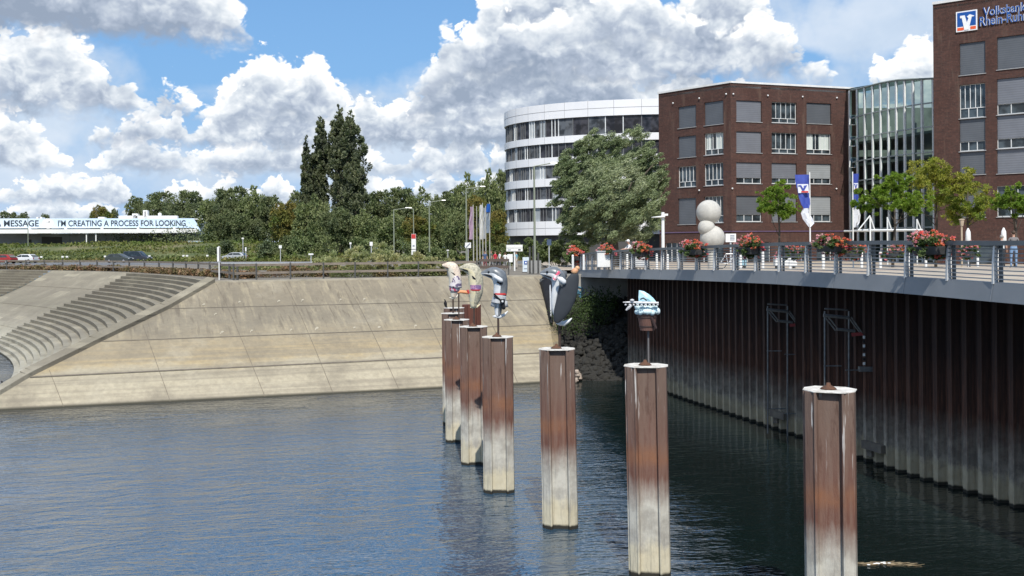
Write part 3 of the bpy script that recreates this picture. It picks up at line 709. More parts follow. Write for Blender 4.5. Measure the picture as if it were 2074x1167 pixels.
# ------------------------------------------------------------ steel piles
GUANO = mat('white_cap', (.70, .68, .63), (.42, .39, .34), 5, .8, bump=.01)
RUSTY = mat('rusty_iron', (.12, .055, .03), (.07, .035, .022), 12, .9, bump=.01)
REDRUST = mat('red_rust', (.13, .042, .026), (.08, .03, .02), 4, .85, stretch=(3, 3, .3))
def pile(X, Y, top, label, rz=0., w=1.0, tilt=0., material=None, cap=True, mount=True, grp='steel piles standing in the water'):
    t = thing('steel_pile', label, 'pile', (X, Y, 0), grp)
    k = w/1.0; sec0 = [(-.29, -.42), (.29, -.42), (.50, -.16), (.50, .16), (.29, .42), (-.29, .42), (-.50, .16), (-.50, -.16)]
    sec = [(-.50, -.14), (-.47, -.30), (-.29, -.42), (-.24, -.42), (-.21, -.33), (.21, -.33), (.24, -.42), (.29, -.42), (.47, -.30), (.50, -.14), (.50, .16), (.29, .42), (-.29, .42), (-.50, .16)]
    sec = [(x*k, y*k) for x, y in sec]; sec0 = [(x*k, y*k) for x, y in sec0]
    def pt(x, y, z): c, s = math.cos(rz), math.sin(rz); return (X+x*c-y*s-tilt*(z), Y+x*s+y*c, z)
    mb = MB(); n = len(sec); zs = [-1.2, 0, 1.2, 2.4, 3.6, top]
    vs = [pt(x, y, z) for z in zs for x, y in sec]
    fs = [(j*n+i, j*n+(i+1) % n, (j+1)*n+(i+1) % n, (j+1)*n+i) for j in range(len(zs)-1) for i in range(n)]
    mb.add(vs, fs+[tuple((len(zs)-1)*n+i for i in range(n))]); mb.build('shaft', material or PILEM, t)
    mb = MB()
    for (x, y) in ((-.27*k, -.44*k), (.265*k, -.44*k), (-.49*k, -.20*k), (-.27*k, .45*k), (.27*k, .45*k)):
        mb.sweep([pt(x, y, -1), pt(x, y, top-.01)], .028*k, 6)
    mb.build('interlock', material or PILEM, t)
    if cap:
        mb = MB(); cs = [(x*1.025, y*1.04) for x, y in sec0]; n = 8; g = random.Random(int(X*10))
        cs = [(x*g.uniform(.97, 1.06), y*g.uniform(.97, 1.06)) for x, y in cs]
        vs = [pt(x, y, z) for z in (top, top+.016) for x, y in cs]
        mb.add(vs, [tuple(range(n-1, -1, -1)), tuple(range(n, 2*n))]+[(i, (i+1) % n, n+(i+1) % n, n+i) for i in range(n)]); mb.build('cap_plate', GUANO, t)
    if mount:
        c = pt(-.02, 0, top+.02); mb = MB(); mb.sweep([Vector(c), Vector(c)+Vector((0, 0, .04)), Vector(c)+Vector((0, 0, .08)), Vector(c)+Vector((.0, 0, .13))], [.17, .13, .05, .035], 10, up=(0, 1, 0))
        mb.build('mounting_foot', RUSTY, t, smooth=True)
    return t, Vector(pt(0, 0, top+.05))
PT = {}
for key, px, Y, ty, lab, rz in (
    ('A', 1682, 20.15, 790, 'nearest rusty steel pile, bare with only a dark mounting lump on its white cap', -.10),
    ('B', 1315, 24.2, 741, 'rusty steel pile whose white cap carries the wooden bucket sculpture', .03),
    ('C', 1134, 28.3, 707, 'rusty steel pile under the surfing fish figure with the black board', .06),
    ('D', 1010, 32.4, 683, 'rusty steel pile under the grey fish figure in pale shorts', .10),
    ('E', 961, 36.6, 662, 'white streaked steel pile under the yellowish fish figure with a purple belt', .12),
    ('F', 927, 40.8, 648, 'steel pile carrying the slim orange carved figure on a thin rod', .14),
    ('G', 919, 44.9, 635, 'steel pile under the cream fish figure in a flowered shirt', .16),
    ('I', 921, 48.8, 624, 'far steel pile with a black bird standing on its cap', .18)):
    x0 = lev(px, ty)[0]/F*Y; top = P(px, ty, Y).z
    PT[key] = pile(x0-.02 if key != 'A' else x0, Y, top, lab, rz=-math.atan2(x0, Y)+rz*.3, tilt=.012 if key in 'BC' else .004, mount=key not in 'GI')
X, Y = P(955, 617, 52.3).x, 52.3
PT['H'] = pile(X, Y, P(955, 617, Y).z, 'farthest dark red rusty steel pile without a white cap', rz=.1, w=.98, material=REDRUST, cap=False, mount=False)

# ------------------------------------------------------------ curved walkway: deck edge, fascia, railing
FASC = mat('fascia_metal', (.23, .245, .26), (.20, .215, .23), .8, .6, .1)
RAILG = mat('rail_grey', (.17, .185, .19), (.14, .15, .155), 1.5, .5, .2)
SILV = mat('silver_post', (.66, .67, .67), (.55, .56, .57), 3, .4, .35)
WHITEP = mat('white_paint', (.78, .78, .76), (.68, .68, .66), 2, .5)
br = thing('curved_walkway', 'grey fascia and underside of the curved promenade deck running over the sheet pile wall', 'walkway', (10, 40, 6))
def enorm(i):
    a, b = EDGE[max(i-1, 0)], EDGE[min(i+1, len(EDGE)-1)]; t = (b-a); return Vector((-t.y, t.x, 0)).normalized()   # to the left
mb = MB(); E2 = EDGE[:-8]
seams = 0
for i in range(len(E2)-1):
    for j in range(1):
        a, b = E2[i], E2[i+1]; na, nb = enorm(i), enorm(i+1)
        up, lo = Vector((0, 0, .02)), Vector((0, 0, -.50))
        oa, ob = na*.02, nb*.02
        # face leans slightly outwards at its foot, so it catches the high sun
        mb.quad(a+oa+na*.10+lo, b+ob+nb*.10+lo, b+ob+up, a+oa+up)
        mb.quad(a+oa+up, b+ob+up, b-nb*.35+up, a-na*.35+up)
        mb.quad(a+na*.12+lo, a-na*.5+lo, b-nb*.5+lo, b+nb*.12+lo)
mb.build('fascia', FASC, br)
SM = resample(E2, 4.2)
for p in SM[1:]:
    mb = MB(); i = min(range(len(E2)), key=lambda k: (E2[k]-p).length); n = enorm(i); t = Vector((n.y, -n.x, 0))*.012
    a = Vector((p.x, p.y, p.z))+n*.035; c = a+n*.10+Vector((0, 0, -.5)); mb.quad(a-t+Vector((0,0,.02)), a+t+Vector((0,0,.02)), c+t, c-t)
    mb.build('panel_seam', mat('seam', (.4, .41, .42)), br)
mb = MB()
for i in range(len(E2)-1):
    a, b = E2[i], E2[i+1]; lo = Vector((0, 0, -.499))
    mb.quad(Vector((a.x, a.y, a.z-.49)), Vector((a.x+9, a.y, a.z-.49)), Vector((b.x+9, b.y, b.z-.49)), Vector((b.x, b.y, b.z-.49)))
mb.build('underside', DARKSTEEL, br)
mb = MB(); p = P(1082, 543, 78)
mb.box((p.x, 78, 6.35), (1.1, .5, 1.1)); mb.build('end_parapet', mat('parapet_grey', (.28, .28, .27), None, 1), br)

POSTS = resample(catmull([(e.x, e.y, e.z) for e in EDGE[:-7]], 2), 2.1)
RH = 1.16
railing = thing('bridge_railing', 'long grey metal railing with silver posts along the curved walkway edge', 'railing', (10, 40, 6.9))
RE = [Vector((p.x, p.y, zdeck(p.y))) for p in EDGE[:-7]]
def ribbon(mb, off, z, w, h):
    for i in range(len(RE)-1):
        a, b = RE[i], RE[i+1]; na, nb = enorm(i), enorm(i+1)
        A0, A1 = a+na*(off-w/2)+Vector((0, 0, z)), a+na*(off+w/2)+Vector((0, 0, z))
        B0, B1 = b+nb*(off-w/2)+Vector((0, 0, z)), b+nb*(off+w/2)+Vector((0, 0, z)); H = Vector((0, 0, h))
        mb.quad(A1, B1, B1+H, A1+H); mb.quad(A1+H, B1+H, B0+H, A0+H); mb.quad(A0, A1, B1, B0); mb.quad(B0, A0, A0+H, B0+H)
mb = MB(); ribbon(mb, -.05, RH-.13, .22, .13); mb.build('top_rail', RAILG, railing)
for k in range(8):
    mb = MB(); ribbon(mb, -.02, .10+k*.117, .032, .032); mb.build('rail_bar', RAILG if k > 4 else mat('rail_bar_grey', (.42, .43, .44), (.33, .34, .35), 2, .45, .3), railing)
for p in POSTS[2:]:
    i = min(range(len(RE)), key=lambda k: (RE[k]-p).length); n = enorm(i); t = Vector((n.y, -n.x, 0)); z = zdeck(p.y)
    mb = MB(); b = Vector((p.x, p.y, z))
    w = .035
    q = [b+n*.06-t*w, b+n*.06+t*w, b-n*.10+t*w, b-n*.10-t*w]; c = [b+n*(-.0)-t*w, b+n*(-.0)+t*w, b-n*.12+t*w, b-n*.12-t*w]
    m_ = [v+n*.045+Vector((0, 0, .55)) for v in c]; H = Vector((0, 0, RH-.13))
    vs = [v+Vector((0, 0, -.02)) for v in q]+m_+[v+H for v in c]
    fs = []
    for r in range(2):
        for k in range(4): fs.append((r*4+k, r*4+(k+1) % 4, r*4+4+(k+1) % 4, r*4+4+k))
    mb.add(vs, fs); po = mb.build('post', SILV, railing)
    mb = MB(); mb.box((b.x-n.x*.13-t.x*.11, b.y-n.y*.13-t.y*.11, z+.53), (.02, .17, 1.0), rz=math.atan2(t.y, t.x)-math.pi/2)
    mb.build('backing_plate', RAILG, railing)

# flower boxes hung on the railing
LEAFB = leafmat('box_leaves', (.10, .16, .05), (.07, .11, .035), (.17, .21, .10), .25, 3)
FRED = leafmat('petal_red', (.76, .13, .15), (.80, .25, .13), (.74, .14, .26), .3, 1.6)
FPNK = leafmat('petal_pink', (.80, .26, .40), (.84, .56, .60), (.58, .07, .24), .3, 2.5)
TROUGH = mat('trough_dark', (.035, .035, .035), (.05, .05, .05), 4, .7)
boxes = []
def flowerbox(seed, L=1.85):
    t = thing('flower_box', 'x', 'flower box', (0, 0, 0), 'flower boxes along the railing')
    mb = MB(); mb.box((0, 0, -.14), (L*.6, .32, .26), taper=1.1); mb.build('trough', TROUGH, t, bevel=.02)
    g = np.random.default_rng(seed)
    ell = [(0, 0, .12, L*.50, .34, .22, 26), (g.uniform(-.3, .1), 0, .26, L*.24, .26, .22, 12), (.3, 0, .18, L*.3, .25, .16, 10), (-.12, .20, -.16, L*.42, .22, .30, 14), (.1, -.2, -.10, L*.4, .2, .28, 8)]
    cl = clumps(ell, 20, .45, seed, shell=.5)
    meshobj('foliage', leafmesh('foliage', leafpos(cl, 2600, seed), .085, .6, seed=seed), LEAFB, t)
    for nm, m_, s2 in (('red_blossoms', FRED, 1), ('pink_blossoms', FPNK, 2)):
        c2 = clumps([(x[0]+(.25 if s2 == 1 else -.2), x[1], x[2]+.02, x[3]*.92, x[4]*1.1, x[5]*1.08, 16) for x in ell[:4]], 12, .12, seed*7+s2, shell=.9)
        c2[:, 3] = g.uniform(.035, .075, len(c2))
        meshobj(nm, leafmesh(nm, leafpos(c2, 1500, seed+s2, hollow=.2), .05, .8, seed=seed+s2), m_, t)
    return t
proto = [flowerbox(11), flowerbox(12), flowerbox(13)]
rail_spots = [(1893, 'large bushy red and orange flower box on the railing nearest the right edge'),
    (1690, 'bushy pink and red flower box on the railing in front of the flag banner'),
    (1524, 'bright red and orange flower box on the railing below the small street tree'),
    (1410, 'pink and cream flower box on the railing in front of the stacked white spheres'),
    (1303, 'round coral pink flower box on the railing beside the white lamp post'),
    (1232, 'small pink flower box on the railing beside the person in the white cap'),
    (1170, 'small red flower box on the railing, second from its far end'),
    (1110, 'crimson flower box at the far end of the railing above the surfing fish')]
def edge_at(px):
    best = min(range(len(RE)-1), key=lambda k: abs(RE[k].x/RE[k].y*F-(px-1037)) if RE[k].y > 15 else 1e9)
    s = []
    for i in range(len(RE)-1):
        a, b = RE[i], RE[i+1]; fa, fb = a.x/a.y*F-(px-1037), b.x/b.y*F-(px-1037)
        if fa*fb <= 0 and a.y > 15: return a.lerp(b, fa/(fa-fb)), i
    return RE[best], best
used = set()
for k, (px, lab) in enumerate(rail_spots):
    p, i = edge_at(px); n = enorm(i); src = proto[k % 3]
    loc = Vector((p.x, p.y, zdeck(p.y)+RH-.16))+n*.18; rz = math.atan2(n.y, n.x)-math.pi/2
    sc = (1., 1., 1.05, 1.12, 1.15, 1.25, 1.45, 1.4)[k]
    sc = (sc*(1, 1.1, .9, 1.15, .95)[k % 5], sc*1.05, sc*(.95, .8, 1.05, .85, .9)[k % 5])
    if k % 3 not in used and k < 3: src.location = loc; src.rotation_euler = (0, 0, rz+math.pi); src.scale = sc; src['label'] = lab; used.add(k % 3)
    else: dup(src, loc, rz+math.pi, sc, lab)
for k, (px, Y, lab) in enumerate([(1606, 47, 'low red and orange flower tub seen through the railing left of the flag banner'), (1722, 44, 'pink trailing flower tub seen through the railing beside the flag banner'),
        (1812, 46, 'small pink flower tub seen through the railing bars'), (1966, 42, 'pink and white flower tub seen through the railing near the two people')]):
    dup(proto[k % 3], (P(px, 500, Y).x, Y, zdeck(Y)+.78), .3*k, .85, lab)

# ------------------------------------------------------------ buildings
class Fac:
    """a facade: plan line p0-p1 (left to right as seen), outward normal towards the viewer"""
    def __init__(s, p0, p1):
        s.p0 = Vector((p0[0], p0[1], 0)); s.p1 = Vector((p1[0], p1[1], 0)); s.L = (s.p1-s.p0).length
        s.d = (s.p1-s.p0).normalized(); s.n = Vector((s.d.y, -s.d.x, 0))
    def uz(s, px, py):
        x, y = lev(px, py); a = Vector((x/F, 1, 0)); Y = s.p0.dot(s.n)/a.dot(s.n)
        return (a*Y-s.p0).dot(s.d), EYE-y/F*Y
    def pt(s, u, z, o=0.): return s.p0+s.d*u+Vector((0, 0, z))+s.n*o
    def rect(s, x0, y0, x1, y1):
        xm, ym = (x0+x1)/2, (y0+y1)/2
        return (s.uz(x0, ym)[0], s.uz(x1, ym)[0], s.uz(xm, y1)[1], s.uz(xm, y0)[1])   # u0,u1,z0,z1
    def wall(s, mb, z0, z1, holes, depth=.32, u0=0., u1=None, o=0.):
        u1 = s.L if u1 is None else u1
        us = sorted({u0, u1, *[h[0] for h in holes], *[h[1] for h in holes]}); zs = sorted({z0, z1, *[h[2] for h in holes], *[h[3] for h in holes]})
        us = [u for u in us if u0 <= u <= u1]
        for ua, ub in zip(us, us[1:]):
            for za, zb in zip(zs, zs[1:]):
                um, zm = (ua+ub)/2, (za+zb)/2
                if any(h[0] < um < h[1] and h[2] < zm < h[3] for h in holes): continue
                mb.quad(s.pt(ua, za, o), s.pt(ub, za, o), s.pt(ub, zb, o), s.pt(ua, zb, o), uv=[(ua, za), (ub, za), (ub, zb), (ua, zb)])
        for a, b, c, d_ in holes:
            for (ua, za), (ub, zb) in (((a, c), (a, d_)), ((a, d_), (b, d_)), ((b, d_), (b, c)), ((b, c), (a, c))):
                mb.quad(s.pt(ua, za, o), s.pt(ub, zb, o), s.pt(ub, zb, o-depth), s.pt(ua, za, o-depth), uv=[(ua, za), (ub, zb), (ub+depth, zb), (ua+depth, za)])
    def bar(s, mb, u0, u1, z0, z1, o0, o1):
        vs = [s.pt(u, z, o) for o in (o0, o1) for u, z in ((u0, z0), (u1, z0), (u1, z1), (u0, z1))]
        mb.add(vs, [(0, 1, 2, 3), (7, 6, 5, 4), (0, 4, 5, 1), (1, 5, 6, 2), (2, 6, 7, 3), (3, 7, 4, 0)])
def brick_material(name, c1, c2, mortar):
    m = bpy.data.materials.new(name); m.use_nodes = True; t = NT(m.node_tree)
    b = t.n['Principled BSDF']; b.inputs['Roughness'].default_value = .85; b.inputs['Specular IOR Level'].default_value = .25
    U = t.node('ShaderNodeUVMap').outputs[0]; k = t.node('ShaderNodeTexBrick'); t.put(k.inputs['Vector'], U)
    for n, v in (('Scale', 1.), ('Brick Width', .50), ('Row Height', .16), ('Mortar Size', .012), ('Mortar Smooth', .3), ('Bias', -.1)): k.inputs[n].default_value = v
    t.put(k.inputs['Color1'], c1); t.put(k.inputs['Color2'], c2); t.put(k.inputs['Mortar'], mortar)
    c = t.mix(t.mapr(t.noise(U, .22, 5, .65), .4, .62, 0, .6), k.outputs[0], tuple(x*.62 for x in c1))
    c = t.mix(t.mapr(t.noise(t.vm('MULTIPLY', U, (1.8, .25, 1)), .8, 4, .6), .56, .7, 0, .25), c, (.22, .16, .12))
    c = t.mix(t.mapr(t.noise(U, 4.5, 3, .6), .5, .68, 0, .4), c, tuple(min(1, x*1.7) for x in c1))
    t.put(b.inputs['Base Color'], c); return m
BRICK = brick_material('dark_brick', (.088, .043, .034), (.054, .030, .026), (.075, .060, .052))
GLASS = glassmat(); GLASSG = glassmat('glass_green', (.05, .075, .065), .05)
FRAMEW = mat('window_frame_white', (.72, .73, .72), (.62, .63, .62), 2, .45)
CAPW = mat('roof_edge_white', (.75, .75, .74), (.62, .62, .61), 1, .6)
def blindmat(name, c, slat):
    def ex(t, o, col):
        z = t.sep(o)[2]; f = t.mapr(t.m('SINE', t.m('MULTIPLY', z, 2*math.pi/slat)), -.6, 1, 0, 1)
        col = t.mix(t.m('MULTIPLY', f, .35), col, tuple(x*.45 for x in c))
        return col
    return mat(name, c, tuple(x*.85 for x in c), .7, .5, .2, extra=ex)
BLIND = blindmat('blind_grey', (.125, .135, .15), .20); BLINDL = blindmat('blind_light', (.20, .21, .235), .22); BLINDP = blindmat('blind_pale', (.36, .38, .39), .26)
CURT = mat('curtain_white', (.60, .64, .60), (.45, .50, .48), 2, .9, stretch=(6, 6, .1)); ROOM = mat('room_dark', (.018, .018, .018), (.035, .034, .03), .8, .9)
SILL = mat('sill_metal', (.40, .40, .40), (.3, .3, .3), 2, .5)
def window(fac, parent, r, kind, nbar=5, low=.26, depth=.32, shade=1.):
    """kind: 'blind' closed outside blind, 'open' white frame with bars, or 'part' blind above a low white row"""
    u0, u1, z0, z1 = r; H = z1-z0; o = -depth+.06
    mb = MB(); w = .055
    bar = lambda a, b, c, d_, k=0.: fac.bar(mb, a, b, c, d_, o-.02+k, o+.05+k)
    bar(u0, u1, z0, z0+.09); bar(u0, u1, z1-w, z1); bar(u0, u0+w, z0+.09, z1-w); bar(u1-w, u1, z0+.09, z1-w)
    zl = z0+H*low
    bar(u0+w, u1-w, zl-.03, zl+.03)
    n = nbar if kind != 'part' else 3
    for k in range(1, n):
        u = u0+(u1-u0)*k/n; bar(u-.028, u+.028, zl+.03, z1-w)
    for k in range(1, 3):
        u = u0+(u1-u0)*k/3; bar(u-.035, u+.035, z0+.09, zl-.03)
    f = mb.build('window', FRAMEW, parent)
    mb = MB(); q = [fac.pt(u0, z0, o-.03), fac.pt(u1, z0, o-.03), fac.pt(u1, z1, o-.03), fac.pt(u0, z1, o-.03)]; mb.quad(*q); mb.build('pane', GLASS, f)
    mb = MB(); fac.bar(mb, u0-.08, u1+.08, z0-.06, z0, -depth+.03, .08); mb.build('sill', SILL, f)
    if kind != 'open':
        bot = z0+.02 if kind == 'blind' else zl+.02 if kind == 'part' else z0+H*.62
        mb = MB(); fac.bar(mb, u0+.03, u1-.03, max(bot, z0+.02), z1-.02, o+.07, o+.12); mb.build('blind', {1.: BLIND, 2.: BLINDL, 3.: BLINDP}[shade], f)
    elif shade == 4.:
        mb = MB()
        for a, b in ((.05, .3), (.55, .95)): fac.bar(mb, u0+(u1-u0)*a, u0+(u1-u0)*b, zl, z1-.1, o-.028, o-.022)
        mb.build('curtain', CURT, f)
    return f
# middle brick building
BL, BC, BR = (18.4, 123.0), (25.6, 115.0), (42.3, 120.6)
fL, fR = Fac(BL, BC), Fac(BC, BR)
mid = thing('brick_office_building', 'dark brick office block with a white roof edge, standing behind the stacked white spheres', 'office building', (30, 122, 5.9))
def c6(x, y): return 1320+x/3.2425, 140+y/3.2425
def crect(fac, x0, y0, x1, y1): return fac.rect(*c6(x0, y0), *c6(x1, y1))
WL, WR = [], []
rowsL1 = [(243, 385, 'blind', 1.), (440, 580, 'blind', 1.), (638, 775, 'open', 1.), (848, 1020, 'blind', 1.)]
rowsL2 = [(213, 366, 'blind', 1.), (418, 563, 'open', 4.), (618, 765, 'open', 1.), (835, 1010, 'open', 1.)]
for (x0, x1), rows in (((173, 290), rowsL1), ((345, 470), rowsL2)):
    for y0, y1, k, s in rows: WL.append((crect(fL, x0, y0, x1, y1), k, s))
rowsR = [[(208, 347, 'blind', 2.), (411, 550, 'blind', 2.), (613, 752, 'part', 2.), (832, 1003, 'part', 1.)],
         [(218, 355, 'open', 1.), (418, 555, 'open', 1.), (618, 754, 'part', 2.), (835, 1003, 'blind', 2.)],
         [(224, 360, 'blind', 1.), (425, 558, 'open', 4.), (622, 755, 'part', 3.), (835, 1003, 'part', 3.)]]
for (x0, x1), rows in zip(((556, 722), (788, 952), (1017, 1178)), rowsR):
    for y0, y1, k, s in rows: WR.append((crect(fR, x0, y0, x1, y1), k, s))
ztop = P(1480, 168, 115).z; zg = 5.95
GW = []                                            # ground floor openings
for a, b in ((.9, 4.2), (5.6, 9.6)): GW.append(('L', (a, b, zg+.05, zg+2.35)))
for a, b in ((1.2, 5.2), (6.6, 10.6), (11.6, 15.8)): GW.append(('R', (a, b, zg+.05, zg+2.35)))
mb = MB()
fL.wall(mb, zg-.1, ztop, [w[0] for w in WL]+[r for s, r in GW if s == 'L']); fR.wall(mb, zg-.1, ztop, [w[0] for w in WR]+[r for s, r in GW if s == 'R'])
back = [BR, (40.0, 140), (24.5, 140), BL]
for a, b in zip(back, back[1:]):
    L = (Vector(b)-Vector(a)).length; mb.quad((*a, zg-.1), (*b, zg-.1), (*b, ztop), (*a, ztop), uv=[(0, 0), (L, 0), (L, 20), (0, 20)])
mb.build('brick_wall', BRICK, mid)
mb = MB(); poly = [BL, BC, BR, back[1], back[2]]; mb.prism(poly[::1], ztop-.5, ztop-.3); mb.build('roof', mat('roof_felt', (.12, .12, .12)), mid)
mb = MB()
fL.bar(mb, -.1, fL.L+.02, ztop, ztop+.22, -.4, .10); fR.bar(mb, .0, fR.L, ztop+.002, ztop+.222, -.4, .10); mb.build('roof_edge', CAPW, mid)
for (r, k, s) in WL: window(fL, mid, r, k, 5, shade=s)
for (r, k, s) in WR: window(fR, mid, r, k, 5, shade=s, low=.22 if k != 'part' else .27)
for s, r in GW:
    f_ = fL if s == 'L' else fR; mb = MB(); f_.bar(mb, r[0], r[1], r[2], r[3], -.34, -.28); o = mb.build('shop_window', GLASS, mid)
    mb = MB()
    for k in range(5):
        u = r[0]+(r[1]-r[0])*k/4; f_.bar(mb, max(r[0], u-.04), min(r[1], u+.04), r[2], r[3], -.28, -.2)
    mb.build('frame', FRAMEW, o)
for f_, n in ((fL, 3), (fR, 5)):                   # dim purple light line above the ground floor, small wall lamps
    z = P(1480, 469, 115).z; mb = MB(); f_.bar(mb, 0, f_.L, z-.05, z+.06, .0, .08); mb.build('trim_strip', mat('purple_strip', (.13, .09, .17), None, 1, .5), mid)
for f_, pts in ((fL, ((143, 225), (315, 193), (492, 165), (315, 797))), (fR, ((533, 165), (760, 175), (988, 183), (1213, 190), (527, 785), (760, 785), (1210, 787)))):
    for x, y in pts:
        u, z = f_.uz(*c6(x, y)); mb = MB(); p = f_.pt(u, z, .1); mb.ball(p, .11, 8, 6); mb.build('wall_lamp', CAPW, mid, smooth=True)

# right brick tower
TL, TR = (41.1, 96.0), (55.5, 84.6)
fT = Fac(TL, TR)
tow = thing('brick_tower', 'tall dark brick office tower with blue bank lettering at the right edge of the photo', 'office tower', (48, 92, 5.9))
def c7(x, y): return 1700+x/2.334, y/2.334
def trect(x0, y0, x1, y1): return fT.rect(*c7(x0, y0), *c7(x1, y1))
ttop = P(1889, 10, 96).z
fu = fT.uz(*c7(745, 400))[0]; wB = 3.5
WT = [(trect(568, 200, 690, 352), 'blind', 1.), (trect(568, 397, 690, 558), 'lowpart', 1.), (trect(568, 562, 690, 714), 'part', 1.), (trect(568, 718, 690, 826), 'blind', 1.), (trect(568, 888, 690, 1028), 'blind', 1.)]
for y0, y1, k, s in ((171, 326, 'blind', 1.), (370, 541, 'part', 2.), (545, 702, 'part', 2.), (706, 820, 'blind', 2.), (878, 1025, 'open', 1.)):
    r = trect(745, y0, 850, y1); WT.append(((r[0], r[0]+wB, r[2], r[3]), k, s))
    WT.append(((r[0]+wB+1.6, r[0]+2*wB+1.6, r[2], r[3]), 'blind', 1.))
mb = MB(); GT = [(2.2, 6.0, 6.0, 8.1), (8.2, 13.2, 6.0, 8.1)]
fT.wall(mb, 5.8, ttop, [w[0] for w in WT]+GT)
for a, b in ((TR, (66, 100)), ((66, 100), (50, 112)), ((50, 112), TL)):
    L = (Vector(b)-Vector(a)).length; mb.quad((*a, 5.8), (*b, 5.8), (*b, ttop), (*a, ttop), uv=[(0, 0), (L, 0), (L, 24), (0, 24)])
mb.build('brick_wall', BRICK, tow)
mb = MB(); mb.prism([TL, TR, (66, 100), (50, 112)], ttop-.5, ttop-.3); mb.build('roof', MC['roof_felt'], tow)
mb = MB(); fT.bar(mb, -.05, fT.L, ttop, ttop+.25, -.4, .10); mb.build('roof_edge', CAPW, tow)
for (r, k, s) in WT:
    if k == 'lowpart': window(fT, tow, r, 'open', 5, low=.30, shade=1.)
    else: window(fT, tow, r, k, 4, shade=s, low=.30)
for r in GT:
    mb = MB(); fT.bar(mb, r[0], r[1], r[2], r[3], -.34, -.28); mb.build('shop_window', GLASS, tow)
# bank sign: white-edged blue square with a white emblem and a red-orange foot, and two lines of lettering
BLUE = mat('sign_blue', (.01, .085, .35), (.008, .07, .30), 2, .35); ORNG = mat('sign_orange', (.80, .11, .02), (.7, .09, .02), 2, .4); SWH = mat('sign_white', (.85, .86, .87), (.8, .8, .8), 2, .4)
r = trect(553, 52, 653, 148)
def signboard(fac, parent, u0, u1, z0, z1, o=.12):
    mb = MB(); fac.bar(mb, u0, u1, z0, z1, o-.1, o); b = mb.build('sign_box', SWH, parent)
    W_, H_ = u1-u0, z1-z0; m = .06*W_
    mb = MB(); fac.bar(mb, u0+m, u1-m, z0+.25*H_, z1-m, o, o+.02); mb.build('blue_field', BLUE, b)
    mb = MB(); fac.bar(mb, u0+m, u0+.36*W_, z0+m, z0+.2*H_, o, o+.02); fac.bar(mb, u0+.68*W_, u1-m, z0+m, z0+.2*H_, o, o+.02); mb.build('orange_foot', ORNG, b)
    V = [(.20, .78), (.42, .78), (.52, .42), (.60, .62), (.52, .70), (.66, .80), (.88, .70), (.80, .66), (.76, .70), (.60, .06), (.40, .06), (.28, .66), (.20, .66)]
    q = [fac.pt(u0+a*W_, z0+b_*H_, o+.045) for a, b_ in V]
    mb = MB(); n = len(q); q2 = [p-fac.n*.022 for p in q]; mb.add(q+q2, [tuple(range(n))]+[(i, (i+1) % n, n+(i+1) % n, n+i) for i in range(n)]); mb.build('emblem', SWH, b)
    return b
signboard(fT, tow, *r)
for txt, (xa, ya), (xb, yb), wid in (('Volksbank', (680, 38), (679, 80), 100*1.98), ('Rhein-Ruhr', (664, 82), (661, 127), 100*2.2)):
    u0, z1 = fT.uz(*c7(xa, ya)); _, z0 = fT.uz(*c7(xb, yb)); hgt = z1-z0
    for nm, ext, bold, off, mm in (('lettering_edge', .02, .024, .05, SWH), ('lettering', .01, .0, .095, BLUE)):
        me = textmesh(txt, hgt, fT.uz(*c7(xa+wid*1.03, ya))[0]-u0, ext, bold)
        o = meshobj(nm, me, mm, tow); o.matrix_local = Matrix.Translation(-tow.location) @ frame_mat(fT.pt(u0, z0, off), fT.d, fT.n)

# glass hall between them
hall = thing('glass_hall', 'glass entrance hall with slim white mullions between the two brick buildings', 'glass hall', (40, 112, 5.9))
STEELW = mat('mullion_white', (.80, .82, .81), (.70, .72, .71), 2, .4, .1)
CLEAR = clearmat('hall_glass', (.50, .60, .56))
gp = [(42.0, 119.5), (43.4, 113.5), (44.3, 107.5), (42.95, 101.3), (41.6, 97.0)]
gp = [P(1722, 300, 119.0).xy, P(1737, 300, 116.5).xy, P(1752, 300, 114.5).xy, P(1768, 300, 113).xy, P(1784, 300, 111.7).xy, P(1800, 300, 110.5).xy, P(1816, 300, 109.3).xy, P(1833, 300, 108.2).xy, P(1850, 300, 107.2).xy, P(1868, 300, 106.2).xy, P(1891, 300, 105.2).xy]
tops = [184, 181, 177.5, 173, 169, 166, 163.5, 162.5, 161.5, 161, 160]
tz = [P(1722+17*k, y, Vector(g_).y).z for k, (g_, y) in enumerate(zip(gp, tops))]
lev_rows = [490, 462, 410, 359, 317, 268, 222]
rowz = [P(1800, y, 110.5).z for y in lev_rows]; rowz[0] = 6.0
for k, g_ in enumerate(gp):
    mb = MB(); mb.box((g_[0], g_[1], (6+tz[k])/2), (.21 if k else .3, .34, tz[k]-6)); mb.build('mullion', STEELW, hall)
for j, z in enumerate(rowz[1:]):
    mb = MB()
    for a, b in zip(gp, gp[1:]):
        f_ = Fac(a, b); f_.bar(mb, .08, f_.L-.08, z-.09, z+.05, -.05, .14)
    mb.build('transom', mat('transom_grey', (.30, .34, .33), None, 2, .5), hall)
for k in range(len(gp)-1):
    f_ = Fac(gp[k], gp[k+1]); zz = rowz+[None]
    for j in range(len(rowz)):
        z0 = rowz[j]; z1 = rowz[j+1] if j+1 < len(rowz) else None
        mb = MB()
        q = [f_.pt(.05, z0, .02), f_.pt(f_.L-.05, z0, .02)]
        q += [f_.pt(f_.L-.05, z1 or tz[k+1]-.1, .02), f_.pt(.05, z1 or tz[k]-.1, .02)]
        mb.quad(*q); mb.build('glass_pane', CLEAR, hall)
mb = MB(); rp_ = [Vector((*g_, tz[k])) for k, g_ in enumerate(gp)]; bk = [Vector((p.x*.5+20, 134, p.z+2.2)) for p in rp_]
